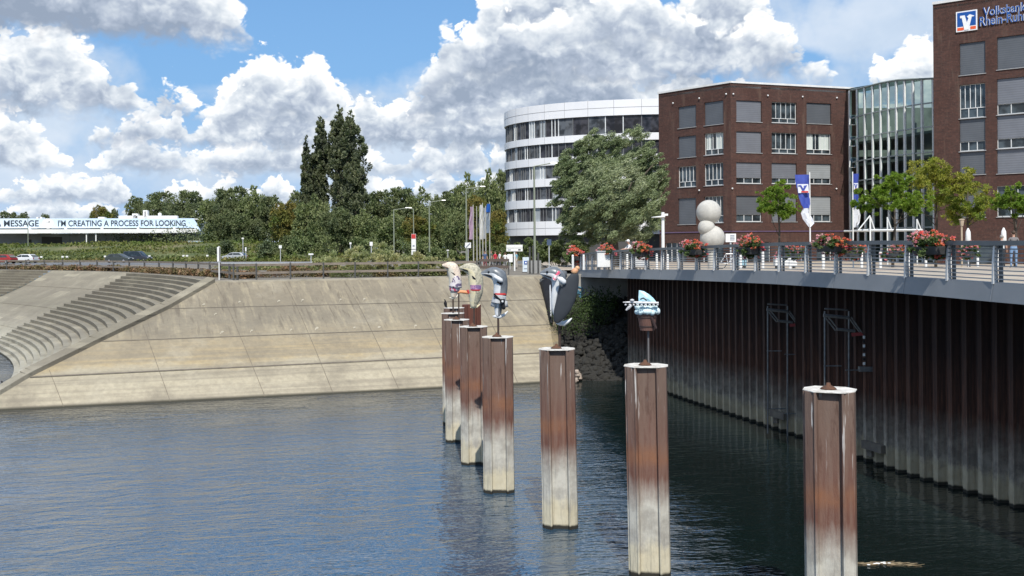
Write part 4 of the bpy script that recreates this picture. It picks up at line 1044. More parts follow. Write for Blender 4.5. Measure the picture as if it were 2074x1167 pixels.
for a, b, c, d_ in zip(rp_, rp_[1:], bk[1:], bk): mb.quad(a+Vector((0, -.3, 0)), b+Vector((0, -.3, 0)), c, d_)
mb.build('glass_roof', clearmat('roof_glass', (.22, .28, .25)), hall)
mb = MB()
for a, b in zip(rp_, rp_[1:]): mb.sweep([a+Vector((0, -.25, 0)), b+Vector((0, -.25, 0))], .12, 6)
mb.build('eaves_beam', mat('eaves_green', (.18, .21, .19), None, 2, .5), hall)
for z in rowz[1:6]:                                # floors and back wall inside
    mb = MB(); mb.add([(47.5, 108, z-.15), (42.8, 122.5, z-.15), (40, 130, z-.15), (56, 130, z-.15), (52, 108, z-.15), (47.5, 108, z+.15), (42.8, 122.5, z+.15), (40, 130, z+.15), (56, 130, z+.15), (52, 108, z+.15)], [(4, 3, 2, 1, 0), (5, 6, 7, 8, 9), (0, 1, 6, 5), (1, 2, 7, 6)]); mb.build('floor_slab', mat('slab_grey', (.26, .28, .27), None, 1, .9), hall)
mb = MB(); mb.box((49, 131, 16), (20, .3, 20)); mb.build('inner_wall', mat('inner_wall', (.22, .25, .23), (.10, .12, .11), .3, .9), hall)
for x_, y_ in ((43.6, 121.5), (45.2, 118), (46.8, 114.5), (48.4, 111)):
    mb = MB(); mb.sweep([(x_, y_, 6), (x_, y_, 22)], .22, 10); mb.build('column', mat('column_grey', (.45, .46, .45), None, 1), hall)
for (y0, y1) in ((234, 254), (277, 297), (320, 340)):   # three tilted windows at its left edge
    mb = MB(); a, b = P(1722, y0, 118.6), P(1733.5, y0, 118.2); c, d_ = P(1730.5, y1, 117.8), P(1718, y1, 117.8)
    c += Vector((0, -.5, 0)); d_ += Vector((0, -.5, 0)); mb.sweep([a, b, c, d_, a], .055, 6); w_ = mb.build('tilted_window', STEELW, hall)
    mb = MB(); mb.quad(a, b, c, d_); mb.build('pane', CLEAR, w_)
# entrance canopy
can = thing('entrance_canopy', 'flat white steel canopy with diagonal struts in front of the glass hall', 'canopy', (38, 96, 5.9))
mb = MB(); a, b = P(1738, 467, 96), P(1868, 466, 92); mb.sweep([a, b], .12, 6); mb.sweep([a+Vector((0, 4, 0)), b+Vector((0, 4, 0))], .1, 6)
for t in (0, .25, .5, .75, 1): p = a.lerp(b, t); mb.sweep([p, p+Vector((0, 4, 0))], .07, 6)
mb.build('frame', STEELW, can)
for px, yt in ((1738, 437), (1772, 440), (1806, 440), (1866, 444)):
    mb = MB(); p = P(px, 467, 95); q = P(px+24 if px == 1738 else px-9, yt, 95); mb.sweep([p, q], .06, 6)
    mb.sweep([Vector((q.x, q.y, q.z)), Vector((q.x, q.y, 6))], .06, 6)
    mb.build('strut', STEELW, can)

# round white office
PANEL = mat('white_panel', (.78, .78, .79), (.72, .725, .74), .15, .4); PGAP = mat('panel_gap', (.25, .25, .26))
rnd = thing('round_office_building', 'round white office building with dark ribbon windows behind the big willow', 'office building', (23, 160, 5.9))
ECX, ECY, EAX, EAY = 25.0, 160.0, 26.1, 15.5
def ept(a, z, k=0.): return Vector((ECX+(EAX+k)*math.cos(a), ECY+(EAY+k)*math.sin(a), z))
A0, A1 = R(165), R(300); NSEG = 44
AN = [A0+(A1-A0)*i/NSEG for i in range(NSEG+1)]
# heights read at the left end (depth ~158) and the front
def zL(py): return P(1110, py, 148.5).z
bands = [(479, 463), (434, 422.5), (392, 376.5), (347, 332.5), (304, 289), (262, 206)]
ys_w = []
b_px = [(476.5, 448), (420, 403), (377, 361), (334, 318), (290, 276), (240, 209)]
bz = [(zL(a), zL(b)) for a, b in b_px]
def ring(mb, z0, z1, k, a=AN, uvk=1):
    for p, q in zip(a, a[1:]): mb.quad(ept(p, z0, k), ept(q, z0, k), ept(q, z1, k), ept(p, z1, k))
for z0, z1 in bz:
    mb = MB(); ring(mb, z0, z1, 0)
    for p, q in zip(AN, AN[1:]): mb.quad(ept(p, z0, 0), ept(p, z0, -.6), ept(q, z0, -.6), ept(q, z0, 0)); mb.quad(ept(p, z1, 0), ept(q, z1, 0), ept(q, z1, -.6), ept(p, z1, -.6))
    b_ = mb.build('white_band', PANEL, rnd, smooth=False)
    mb = MB()
    for i in range(0, NSEG, 3): p = AN[i]; mb.quad(ept(p, z0, .012), ept(p+.0018, z0, .012), ept(p+.0018, z1, .012), ept(p, z1, .012))
    if z1-z0 > 1.8: zz = (z0+z1)/2; ring(mb, zz-.03, zz+.03, .014)
    mb.build('panel_gap', PGAP, b_)
WINC = [glassmat('ribbon_glass_dark', (.014, .014, .017)), glassmat('ribbon_glass_mid', (.03, .033, .037)), mat('ribbon_blind', (.42, .45, .47), (.3, .33, .35), .6, .5)]
for w_ in WINC[:2]: w_.node_tree.nodes['Principled BSDF'].inputs['Specular IOR Level'].default_value = .28
g = random.Random(4); RAME = mat('mullion_dark', (.16, .165, .17), None, 1, .5)
for f in range(5):
    z0, z1 = bz[f][1], bz[f+1][0]
    k = 0; i = 0
    while i < NSEG:
        n = 1 if i < 20 and f < 5 else 2
        j = min(NSEG, i+n); kind = g.choices((0, 1, 2), (7, 3, .7))[0]
        mb = MB(); ring(mb, z0+.02, z1-.02, -.30, AN[i:j+1]); w_ = mb.build('ribbon_window', WINC[kind], rnd)
        mb = MB()
        for a in (AN[i],)+((AN[i]+.5*(AN[j]-AN[i]),) if (i+f) % 2 else ()): p = ept(a, 0, -.25); mb.box((p.x, p.y, (z0+z1)/2), (.10, .12, z1-z0-.04), rz=a)
        mb.build('mullion', RAME if g.random() < .8 else STEELW, w_)
        i = j
mb = MB(); ring(mb, 5.9, bz[0][0]+.1, -.8, [2*math.pi*k/48 for k in range(49)]); mb.build('ground_floor', mat('ground_floor_dark', (.10, .10, .10), (.05, .05, .05), .3, .8), rnd)
mb = MB(); mb.add([ept(a, bz[-1][1]-.3, -.3) for a in [2*math.pi*k/48 for k in range(48)]], [tuple(range(48))]); mb.build('roof', MC['roof_felt'], rnd)
mb = MB(); ring(mb, 5.9, bz[-1][1]-.4, -.9, [2*math.pi*k/48+A1 for k in range(31)]); mb.build('back_wall', PANEL, rnd)

# long warehouse on the left with the lettered board
WPH = Fac(P(-40, 480, 244).xy, P(407, 480, 256).xy)
ware = thing('warehouse', 'long low warehouse with black words on its pale blue roof board at the far left', 'warehouse', (-90, 252, 9))
LB = mat('board_pale_blue', (.56, .68, .80), (.62, .70, .76), .06, .6, extra=lambda t, o, c: t.mix(t.mapr(t.sep(o)[0], -30, 30), c, (.50, .64, .80)))
LW = mat('canopy_white', (.78, .78, .77), (.7, .7, .69), .3, .6); WGR = mat('shed_grey', (.34, .33, .32), (.24, .235, .23), .25, .9)
def wz(py, px=200): return WPH.uz(px, py)[1]
Lw = WPH.L-.5
mb = MB(); WPH.bar(mb, 0, WPH.uz(392, 450)[0], wz(462), wz(442.5), -.3, 0); board = mb.build('lettered_board', LB, ware)
mb = MB(); p = [WPH.pt(WPH.uz(392, 450)[0]+.0, wz(462), -.02), WPH.pt(WPH.uz(407, 450)[0], wz(470), -.02), WPH.pt(WPH.uz(400, 450)[0], wz(455), -.02), WPH.pt(WPH.uz(392, 450)[0], wz(442.5), -.02)]
mb.quad(*p); mb.build('board_end', LB, ware)
mb = MB(); WPH.bar(mb, 0, Lw, wz(472.5), wz(464.5), -.2, 2.5); mb.build('canopy', LW, ware)
mb = MB(); WPH.bar(mb, 0, Lw, wz(498.5), wz(472.5), -4.2, -4); WPH.bar(mb, 0, Lw, wz(464.5), wz(462), -4, -3.5); mb.build('back_wall', WGR, ware)
mb = MB(); WPH.bar(mb, 0, Lw, wz(501), wz(497), -4.2, 1.5); mb.build('loading_platform', CONC, ware)
mb = MB(); WPH.bar(mb, 0, Lw+1, wz(442.5)-.3, wz(442.5)-.1, -30, -.3); WPH.bar(mb, 0, 1, wz(498), wz(443)-.3, -30, -4.3); WPH.bar(mb, Lw-1, Lw+.5, wz(498), wz(443)-.3, -30, -4.3); mb.build('roof', LW, ware)
for k in range(6):
    px = 60+73*k; mb = MB(); u, _ = WPH.uz(px, 465); WPH.bar(mb, u, u+.5, wz(464.5), wz(461.5), -.1, 1.5); mb.build('canopy_bracket', LW, ware)
for px in (178, 197): mb = MB(); u, _ = WPH.uz(px, 480); WPH.bar(mb, u-.1, u+.15, wz(498), wz(472.5), 1.8, 2.1); mb.build('canopy_post', LW, ware)
for px, w_, y0 in ((98, 42, 479), (52, 8, 484), (243, 1.2, 473), (320, 1.2, 473), (330, 1.2, 473), (135, 1.2, 473)):
    u, _ = WPH.uz(px-w_/2, 480); u2, _ = WPH.uz(px+w_/2, 480); mb = MB(); WPH.bar(mb, u, u2, wz(497.5), wz(y0), -4, -3.95); mb.build('loading_door' if w_ > 2 else 'wall_pilaster', mat('door_brown', (.07, .06, .05), None, .5) if w_ > 2 else mat('pilaster', (.2, .2, .2)), ware)
INK = mat('letter_black', (.018, .03, .045), None, 2, .7)
def words(txt, px0, px1):
    u0, _ = WPH.uz(px0, 452); u1, _ = WPH.uz(px1, 452); me = textmesh(txt, wz(446)-wz(458.5), u1-u0, .02, .014)
    o = meshobj('lettering', me, INK, board); o.matrix_local = Matrix.Translation(-wloc(board)) @ frame_mat(WPH.pt(u0, wz(458.5), .02), WPH.d, WPH.n)
words('A MESSAGE', -10, 78.5); words("I'M CREATING A PROCESS FOR LOOKING", 117.5, 376)
u, z = WPH.uz(97.5, 452); mb = MB(); q = [WPH.pt(u+1.28*math.cos(a), z-.1+1.28*math.sin(a), .06) for a in [k*math.pi/14 for k in range(28)]]; mb.add(q+[v-WPH.n*.1 for v in q], [tuple(range(28))]+[(i, (i+1) % 28, 28+(i+1) % 28, 28+i) for i in range(28)]); disc = mb.build('round_plate', LW, ware)
mb = MB(); WPH.bar(mb, u-.5, u+.1, z+.02, z+.1, .06, .08); WPH.bar(mb, u+.1, u+.4, z+.1, z+.5, .06, .08); mb.build('plate_mark', PGAP, disc)
for x0, x1, y0, y1, nm in ((237, 357, 436.5, 442.5, 'roof_lantern'), (265, 276, 432, 441, 'roof_vent_box'), (287, 296, 425, 441, 'roof_vent_box'), (195, 208, 439, 442.5, 'roof_vent_box'), (69, 80, 439, 442.5, 'roof_vent_box')):
    a, _ = WPH.uz(x0, 440); b, _ = WPH.uz(x1, 440); mb = MB(); WPH.bar(mb, a, b, wz(y1)-.2, wz(y0), -6, -2.5); o = mb.build(nm, LW, ware)
    if x1-x0 < 12: mb = MB(); WPH.bar(mb, a+.35, b-.35, wz(y1)+.4, wz(y0)-.35, -2.5, -2.45); mb.build('louvre', PGAP, o)
p = WPH.pt(WPH.uz(321, 440)[0], wz(434), -3); mb = MB(); mb.ball(p, .5, 10, 8); mb.sweep([p, p-Vector((0, 0, 1.6))], .1, 6); mb.build('roof_dome', LW, ware, smooth=True)
GRAV = mat('gravel_heap', (.27, .255, .235), (.18, .17, .155), .8, .95, bump=.1)
for px, wd, hh, lab in ((312, 30, 5, 'low grey gravel heap on the warehouse platform'), (362, 42, 8, 'larger grey gravel heap by the pale blue container')):
    p = P(px, 499, 236); mb = MB(); n = 16; g = random.Random(px)
    vs = [(p.x, p.y, p.z+hh*.118)]+[(p.x+wd*.059*math.cos(2*math.pi*k/n)*r*g.uniform(.85, 1.1), p.y+2.4*math.sin(2*math.pi*k/n)*r, p.z+hh*.118*(1-r)**.8*g.uniform(.7, 1.1)-.2*(r == 1)) for r in (.35, .7, 1.) for k in range(n)]
    fs = [(0, 1+k, 1+(k+1) % n) for k in range(n)]+[(1+j*n+k, 1+(j+1)*n+k, 1+(j+1)*n+(k+1) % n, 1+j*n+(k+1) % n) for j in range(2) for k in range(n)]
    mb.add(vs, fs); tag(mb.build('gravel_heap', GRAV, smooth=True), lab, 'gravel heap')
cont = thing('container', 'pale blue container beside the gravel heap at the warehouse end', 'container', P(401, 498, 240))
mb = MB(); p = P(401, 494, 240); mb.box((p.x, p.y, p.z+.1), (4.2, 2.2, 1.1)); mb.build('body', mat('container_blue', (.42, .62, .70), (.38, .55, .65), .5), cont, bevel=.05)
mb = MB(); mb.box((p.x, p.y, p.z+.68), (4.3, 2.3, .08)); mb.build('lid', LW, cont)

# ------------------------------------------------------------ trees
LG = leafmat('leaf_oak', (0.117, 0.153, 0.072), (0.162, 0.182, 0.093), (0.090, 0.121, 0.072), .22, .25)
LG2 = leafmat('leaf_ash', (0.157, 0.200, 0.089), (0.223, 0.250, 0.121), (0.117, 0.159, 0.072), .25, .25)
LO = leafmat('leaf_autumn', (.15, .17, .045), (.21, .165, .05), (.10, .15, .04), .25, .3)
LP = leafmat('leaf_poplar', (0.117, 0.146, 0.086), (0.173, 0.190, 0.113), (0.099, 0.116, 0.086), .2, .3)
LS = leafmat('leaf_silver', (.30, .35, .21), (.17, .22, .115), (.40, .44, .30), .25, .3)
LY = leafmat('leaf_street', (.20, .29, .050), (.25, .34, .065), (.14, .23, .04), .45, .5)
LYO = leafmat('leaf_street_yellow', (.28, .32, .07), (.36, .32, .07), (.19, .27, .06), .45, .5)
LSH = leafmat('leaf_scrub', (.44, .46, .27), (.52, .46, .27), (.34, .39, .21), .35, .4)
def crown_tree(name, seed, H, Rw, n, m, size, trunk=.3, r0=.28, lobes=7, per=16, rough=.3, top_flat=1., aspect=.65, label='x', cat='tree', group=None, zlo=.25, ldir=None, rfrac=.36):
    """a tree in local coordinates: height H, crown half width Rw"""
    g = random.Random(seed); t = thing(name, label, cat, (0, 0, 0), group)
    cz = H*(1+zlo)/2; rz = H*(1-zlo)/2; ell = [(0, 0, cz, Rw*.74, Rw*.74, rz*.85, per*2)]
    for k in range(lobes):
        a = 2*math.pi*k/lobes+g.uniform(-.4, .4); e = g.uniform(-.65, .85); q = math.sqrt(max(0, 1-e*e))*g.uniform(.42, .66)
        rr = Rw*g.uniform(.32, .5); ell.append((Rw*q*math.cos(a), Rw*q*math.sin(a), min(cz+rz*.72*e, H-rr*.9), rr, rr, rr*g.uniform(.75, 1.1), per))
    ell.append((g.uniform(-.2, .2)*Rw, 0, H-Rw*.35, Rw*.36, Rw*.36, Rw*.36, per//2))
    limbs(H*.7, r0, ell, seed).build('trunk', BARK, t, smooth=True)
    cl = clumps(ell, per, rfrac, seed, zmin=H*zlo*.55)
    meshobj('crown', leafmesh('crown', leafpos(cl, n, seed), size, aspect, seed=seed, ldir=ldir), m, t)
    return t
def place(proto, used, loc, rz, sc, lab):
    if not used[0]:
        used[0] = True; proto.location = loc; proto.rotation_euler = (0, 0, rz); proto.scale = sc if isinstance(sc, tuple) else (sc,)*3; proto['label'] = lab; return proto
    return dup(proto, loc, rz, sc, lab)
GRP = 'trees of the far wood'
fam = [crown_tree('broadleaf_tree', 21, 12, 6.2, 9000, LG, .50, group=GRP, lobes=9), crown_tree('broadleaf_tree', 22, 12, 5.6, 9000, LG, .50, group=GRP, lobes=8),
       crown_tree('broadleaf_tree', 23, 12, 6.0, 9000, LG2, .48, group=GRP, lobes=10, zlo=.12), crown_tree('broadleaf_tree', 24, 12, 5.2, 9000, LO, .46, group=GRP, lobes=8, zlo=.12)]
usd = [[False] for _ in fam]
# px centre, top row, half width px, distance, family, base z, label
wood = [(18, 431, 22, 300, 0, 'dark treetop behind the warehouse roof at the left edge'), (46, 434, 16, 305, 1, 'small dark treetop behind the lamp end of the warehouse board'),
 (92, 436, 14, 310, 0, 'lowest dark treetop above the round plate of the warehouse board'), (204, 419, 24, 290, 3, 'olive domed tree rising alone above the warehouse roof'), (229, 427, 15, 292, 1, 'low tree just right of the olive dome above the warehouse'),
 (283, 404, 30, 285, 1, 'dark tree behind the roof vent boxes'), (325, 393, 38, 280, 0, 'dark green tree behind the small white roof dome'), (382, 390, 42, 275, 0, 'round green tree above the right end of the warehouse'),
 (450, 395, 42, 236, 2, 'green tree overhanging the right end of the warehouse'), (468, 384, 44, 232, 0, 'tall domed tree above the silver car'), (515, 386, 42, 230, 2, 'tall green tree left of the poplars'),
 (550, 402, 34, 228, 0, 'dark tree behind the olive brown one'), (458, 430, 34, 222, 1, 'lower dark tree at the left end of the wood beside the warehouse'), (500, 440, 36, 215, 1, 'low dark tree in front of the wood above the silver car'),
 (580, 411, 36, 205, 3, 'olive brown autumn tree left of the poplars'), (605, 392, 30, 240, 0, 'treetop showing between the autumn tree and the poplars'), (640, 402, 40, 200, 2, 'broad green tree in front of the left poplar'),
 (682, 425, 38, 192, 1, 'dense tree at the foot of the poplars'), (737, 430, 40, 196, 2, 'leafy tree right of the foot of the poplars'), (768, 392, 40, 235, 0, 'dark tree right behind the poplars'),
 (812, 385, 44, 240, 0, 'highest dark tree behind the pair of street lamps'), (858, 388, 42, 238, 2, 'green tree behind the red and white sign column'), (905, 392, 36, 230, 1, 'tree between two tall street lamps'),
 (800, 432, 42, 180, 2, 'lower tree behind the left street lamp'), (845, 440, 36, 172, 3, 'yellowish low tree behind the red and white sign column'), (885, 415, 38, 185, 2, 'mid green tree behind the second street lamp'),
 (950, 362, 40, 185, 2, 'tall light green tree behind the flagpoles'), (990, 355, 38, 178, 2, 'tallest green tree next to the round white building'), (1020, 352, 30, 190, 0, 'dark tree touching the left edge of the round building'),
 (968, 400, 32, 150, 3, 'rusty orange tree behind the flags'), (1004, 428, 30, 140, 3, 'yellow autumn tree by the left edge of the round building'), (925, 428, 32, 150, 2, 'green tree left of the flags')]
for k, (px, ty, hw, Y, fm, lab) in enumerate(wood):
    z0 = 5.9+(3.0 if px < 420 else 0); p = P(px, 500, Y); H = P(px, ty, Y).z-z0; w = hw/F*Y
    s = H/12; sx = w/6.0
    place(fam[fm], usd[fm], (p.x, Y, z0), (k*2.39) % 6.28, (sx*1.12, sx*1.12, s*1.02), lab)
# poplars
def poplar(seed, H, Rw, lab, loc, n):
    g = random.Random(seed); t = thing('poplar_tree', lab, 'poplar', loc, 'tall poplars in the middle of the wood'); ell = []
    K = 20
    for k in range(K):
        f = k/(K-1); w = Rw*1.62*(.72+.28*math.sin(f*3.1+.4+seed))*min(1, ((1-f)/.34+.06))**.62
        a = g.uniform(0, 6.28); q = w*.38
        ell.append((q*math.cos(a), q*math.sin(a), H*(.08+.88*f), w*.60, w*.60, H*.05, 14))
        ell.append((-q*math.cos(a), -q*math.sin(a), H*(.10+.86*f), w*.5, w*.5, H*.055, 8))
    # local coordinates relative to root
    m = limbs(H*.93, .5, ell, seed, forks=10); m.v = [(v[0]+loc[0], v[1]+loc[1], v[2]+loc[2]) for v in m.v]; m.build('trunk', BARK, t, smooth=True)
    cl = clumps(ell, 12, .36, seed, shell=.6); meshobj('crown', leafmesh('crown', leafpos(cl, n, seed, squash=1.5), .46, .6, ldir=(0, 0, .9), seed=seed), LP, t)
for k, (px, ty, hw, Y, lab) in enumerate([(622, 277, 19, 212, 'slim separate poplar at the left of the poplar group'), (652, 236, 24, 213, 'second poplar from the left with a forked tip'),
        (690, 219, 25, 212, 'tallest poplar in the middle of the group'), (712, 226, 30, 208, 'broad poplar at the right of the group, forked tip'), (640, 300, 18, 216, 'shorter poplar filling the gap behind the second one'), (722, 300, 24, 204, 'lower broad poplar at the right foot of the group')]):
    p = P(px, 500, Y); poplar(40+k, P(px, ty, Y).z-5.9, hw/F*Y, lab, (p.x, Y, 5.9), 20000)
# willow: strands blown up to the right
def willow():
    Y = 96; p = P(1242, 500, Y); x0 = p.x; t = thing('willow_tree', 'huge silvery green willow blown by the wind in front of the white round building', 'willow', (x0, Y, 5.95))
    g = np.random.default_rng(9); ell = []
    for px, py, rx, ry, dy in ((1240, 400, 88, 88, 0), (1180, 352, 46, 54, -1), (1235, 318, 50, 52, 1), (1283, 305, 46, 52, 0), (1312, 340, 42, 50, -1), (1322, 395, 38, 55, 0), (1160, 400, 42, 62, 0), (1172, 335, 40, 40, 0), (1205, 300, 40, 40, 0), (1155, 365, 34, 44, -1), (1335, 360, 30, 50, 0), (1180, 448, 44, 40, -1), (1240, 460, 66, 36, 0), (1300, 448, 46, 42, 0), (1245, 370, 60, 60, -3), (1205, 400, 50, 50, -3.5), (1290, 400, 50, 60, -3), (1240, 440, 60, 40, -3)):
        q = P(px, py, Y+dy); ell.append((q.x-x0, dy, q.z-5.95, rx/F*Y*.93, rx/F*Y*.8, ry/F*Y*.93, 42))
    m = limbs(9, .55, ell, 3, 12); m.v = [(v[0]+x0, v[1]+Y, v[2]+5.95) for v in m.v]; m.build('trunk', BARK, t, smooth=True)
    # plumes: elongated clumps leaning to the upper right
    cl = clumps(ell, 44, .27, 9, shell=.66); cl = cl[cl[:, 2] > .8]; n = 200000
    w = cl[:, 3]**1.4; i = g.choice(len(cl), n, p=w/w.sum()); r = cl[i, 3]
    a = g.uniform(-1, .8, n); q = g.normal(size=(n, 3))*.34*r[:, None]*(1-np.abs(a)*.5)[:, None]
    dd = np.tile(np.array([.72, -.1, .50]), (n, 1)); dd[:, 2] -= .25*(a > 0)*a
    pos = cl[i, :3]+dd*(a*r*1.15)[:, None]+q-np.array([.25, 0, .1])
    meshobj('crown', leafmesh('crown', pos, .22, .27, ldir=(1.3, -.1, .9), jit=.7, seed=3), LS, t)
willow()
# street trees on the plaza
def street(seed, px, ty, cy, by, hw, Y, m, lab, n=7000, dense=1.):
    p = P(px, 500, Y); z0 = zdeck(Y); H = P(px, ty, Y).z-z0; Rw = hw/F*Y*1.18
    t = thing('street_tree', lab, 'street tree', (p.x, Y, z0), 'small street trees on the plaza'); g = random.Random(seed); ell = []
    zc = P(px, cy, Y).z-z0; zb = P(px, by, Y).z-z0; rz = (H-zb)/2
    for k in range(12):
        a = 2*math.pi*k/12+g.uniform(-.3, .3); e = g.uniform(-.85, .85); q = math.sqrt(1-e*e)*g.uniform(.5, .78)
        ell.append((Rw*q*math.cos(a), Rw*q*math.sin(a), zc+rz*.7*e, Rw*.36, Rw*.36, rz*.30, 12))
    ell.append((0, 0, H-rz*.4, Rw*.4, Rw*.4, rz*.38, 8)); ell.append((0, 0, zc, Rw*.55, Rw*.55, rz*.6, 10))
    mm = limbs(H*.8, .10, ell, seed, 12); mm.v = [(v[0]+p.x, v[1]+Y, v[2]+z0) for v in mm.v]; mm.build('trunk', BARK, t, smooth=True)
    cl = clumps(ell, 12, .34, seed, shell=.5); meshobj('crown', leafmesh('crown', leafpos(cl, 2*n, seed, hollow=.25), .145, .6, seed=seed), m, t)
street(61, 1577, 360, 408, 452, 46, 78, LY, 'small green street tree beside the blue flag banner')
street(62, 1808, 345, 400, 462, 76, 76, LY, 'broad green street tree in front of the glass hall', 15000)
street(63, 1895, 318, 380, 470, 62, 80, LYO, 'yellowing street tree at the left corner of the brick tower', 7000)
street(64, 1962, 330, 400, 472, 50, 78, LYO, 'taller yellow green street tree in front of the brick tower', 6000)
street(65, 2056, 370, 415, 458, 40, 74, LY, 'green street tree at the right edge of the photo', 6000)
# shrubs and hedges
def shrub(name, lab, px, by, hw, hh, Y, m, seed, n=2600, size=.16, cat='shrub', grp=None, z0=None, ldir=None, aspect=.5):
    p = P(px, by, Y); z = 5.9 if z0 is None else z0; t = thing(name, lab, cat, (p.x, Y, z), grp); Rw = hw/F*Y; H = P(px, by-hh, Y).z-z; g = random.Random(seed)
    ell = [(g.uniform(-.7, .7)*Rw, g.uniform(-.3, .3)*Rw, H*g.uniform(.3, .62), Rw*g.uniform(.25, .5), Rw*.4, H*g.uniform(.25, .4), 10) for _ in range(7)]
    mb = MB()
    for k in range(7): e = ell[k]; mb.sweep([(p.x+e[0]*.3, Y+e[1]*.3, z-.1), (p.x+e[0], Y+e[1], z+e[2])], [.04, .015], 5)
    mb.build('stems', BARK, t)
    cl = clumps(ell, 12, .5, seed, shell=.4); cl = cl[cl[:, 2] > .05]
    meshobj('foliage', leafmesh('foliage', leafpos(cl, n, seed, hollow=.2), size, aspect, seed=seed, ldir=ldir), m, t)
shs = [(690, 540, 50, 42, 84, LSH, 'pale feathery bush behind the railing at the middle of the bank'), (745, 540, 44, 48, 82, LSH, 'tall straw coloured bush behind the railing'), (790, 540, 40, 54, 84, LSH, 'highest scrub bush, straw and green, left of the sign column'),
 (655, 542, 30, 28, 86, LSH, 'low grey green bush at the road side'), (825, 540, 34, 30, 80, LSH, 'greyish bush at the foot of the red and white sign column'), (868, 540, 34, 28, 82, LSH, 'green bush at the foot of a street lamp'),
 (905, 542, 24, 22, 84, LSH, 'low bush left of the fish figures behind the railing'), (640, 505, 60, 40, 165, LG2, 'dark green bush mass below the poplars'), (560, 508, 50, 34, 175, LG, 'dark bush below the autumn tree'),
 (470, 512, 60, 26, 188, LG, 'bush belt below the left part of the wood'), (740, 505, 50, 30, 150, LG2, 'bush right of the poplars near the road'), (850, 508, 50, 34, 140, LG2, 'bush behind the sign column'), (900, 512, 30, 20, 130, LG2, 'bush between road and lamp'),
 (1085, 508, 34, 36, 104, LG2, 'green bush at the foot of the round building'), (1130, 500, 40, 26, 98, LG2, 'green bush left of the willow trunk'), (1172, 500, 36, 28, 94, LG2, 'dark bush under the willow'), (1040, 512, 26, 24, 108, LG2, 'bush behind the direction sign'), (1010, 514, 24, 26, 112, LG2, 'bush behind the group of people'), (975, 510, 24, 22, 118, LO, 'yellow green bush under the flags')]
for k, (px, by, hw, hh, Y, m, lab) in enumerate(shs): shrub('shrub', lab, px, by, hw, hh, Y, m, 70+k, n=9000 if Y < 120 else 3400, size=.19 if Y < 120 else .36, grp='shrubs behind the promenade', ldir=(0, 0, 1.2) if m is LSH else None, aspect=.3 if m is LSH else .55)
# clipped hedges: leaf masses along the promenade
HR = leafmat('hedge_red', (0.230, 0.135, 0.088), (0.176, 0.162, 0.081), (0.297, 0.176, 0.115), .2, 1.2); HG = leafmat('hedge_green', (0.135, 0.176, 0.068), (0.176, 0.189, 0.081), (0.216, 0.162, 0.081), .2, .8)
def hedge(a, b, h, w, m, n, lab, seed, size=.13):
    g = np.random.default_rng(seed); a, b = np.array(a, float), np.array(b, float); t = g.random(n); d_ = b-a; L = np.linalg.norm(d_); nn = np.array([-d_[1], d_[0]])/L
    ph = .85+.25*np.sin(t*L*1.7+seed)+.12*np.sin(t*L*5.1)
    pos = np.zeros((n, 3)); pos[:, :2] = a+d_*t[:, None]+nn*((g.random(n)-.5)*w)[:, None]; pos[:, 2] = g.random(n)**.7*h*ph
    c = (a+b)/2; pos[:, :2] -= c
    o = meshobj('hedge', leafmesh('hedge', pos, size, .6, seed=seed), m, None, (c[0], c[1], 5.9)); tag(o, lab, 'hedge', kind='stuff')
hedge((-66, 119), (-38, 97), .5, 1.2, HR, 9000, 'low reddish hedge behind the left terraces', 1, .2)
hedge((-38, 96.5), (-18.5, 69.5), .5, 1.2, HR, 12000, 'reddish brown hedge behind the curved terraces', 2, .18)
hedge((-19, 71.5), (-13, 73.0), .80, 1.0, HR, 6000, 'reddish hedge behind the left end of the bank railing', 3)
hedge((-13, 70.5), (-3.5, 73.5), .80, 1.2, HG, 14000, 'green hedge behind the bank railing', 4)
hedge((-30, 106), (-10, 84), .35, 5, HG, 14000, 'rough grassy strip between railing and road', 6, .22)
hedge((-175, 212), (-60, 178), 1.0, 3, LG2, 16000, 'weedy strip along the far side of the road', 7, .4)
hedge((-155, 222), (-70, 212), 2.2, 6, LG2, 16000, 'bramble belt on the slope below the warehouse', 8, .45)
hedge((-70, 212), (-40, 196), 2.6, 6, LG, 9000, 'dark bramble belt at the foot of the wood', 9, .45)
hedge((-120, 262), (10, 226), 7.5, 7, LG, 26000, 'dark undergrowth closing the foot of the far wood', 12, .6)
hedge((3.2, 62.5), (6.8, 69), 2.6, 2.5, leafmat('leaf_ivy', (.04, .07, .02), (.06, .09, .03), None, .15, 1.), 5000, 'dark climbing plants on the shaded rubble under the walkway', 10, .14)  # dark leaf colour stands in for shade over the rubble
bpy.data.objects['hedge.009'].location.z = 2.2

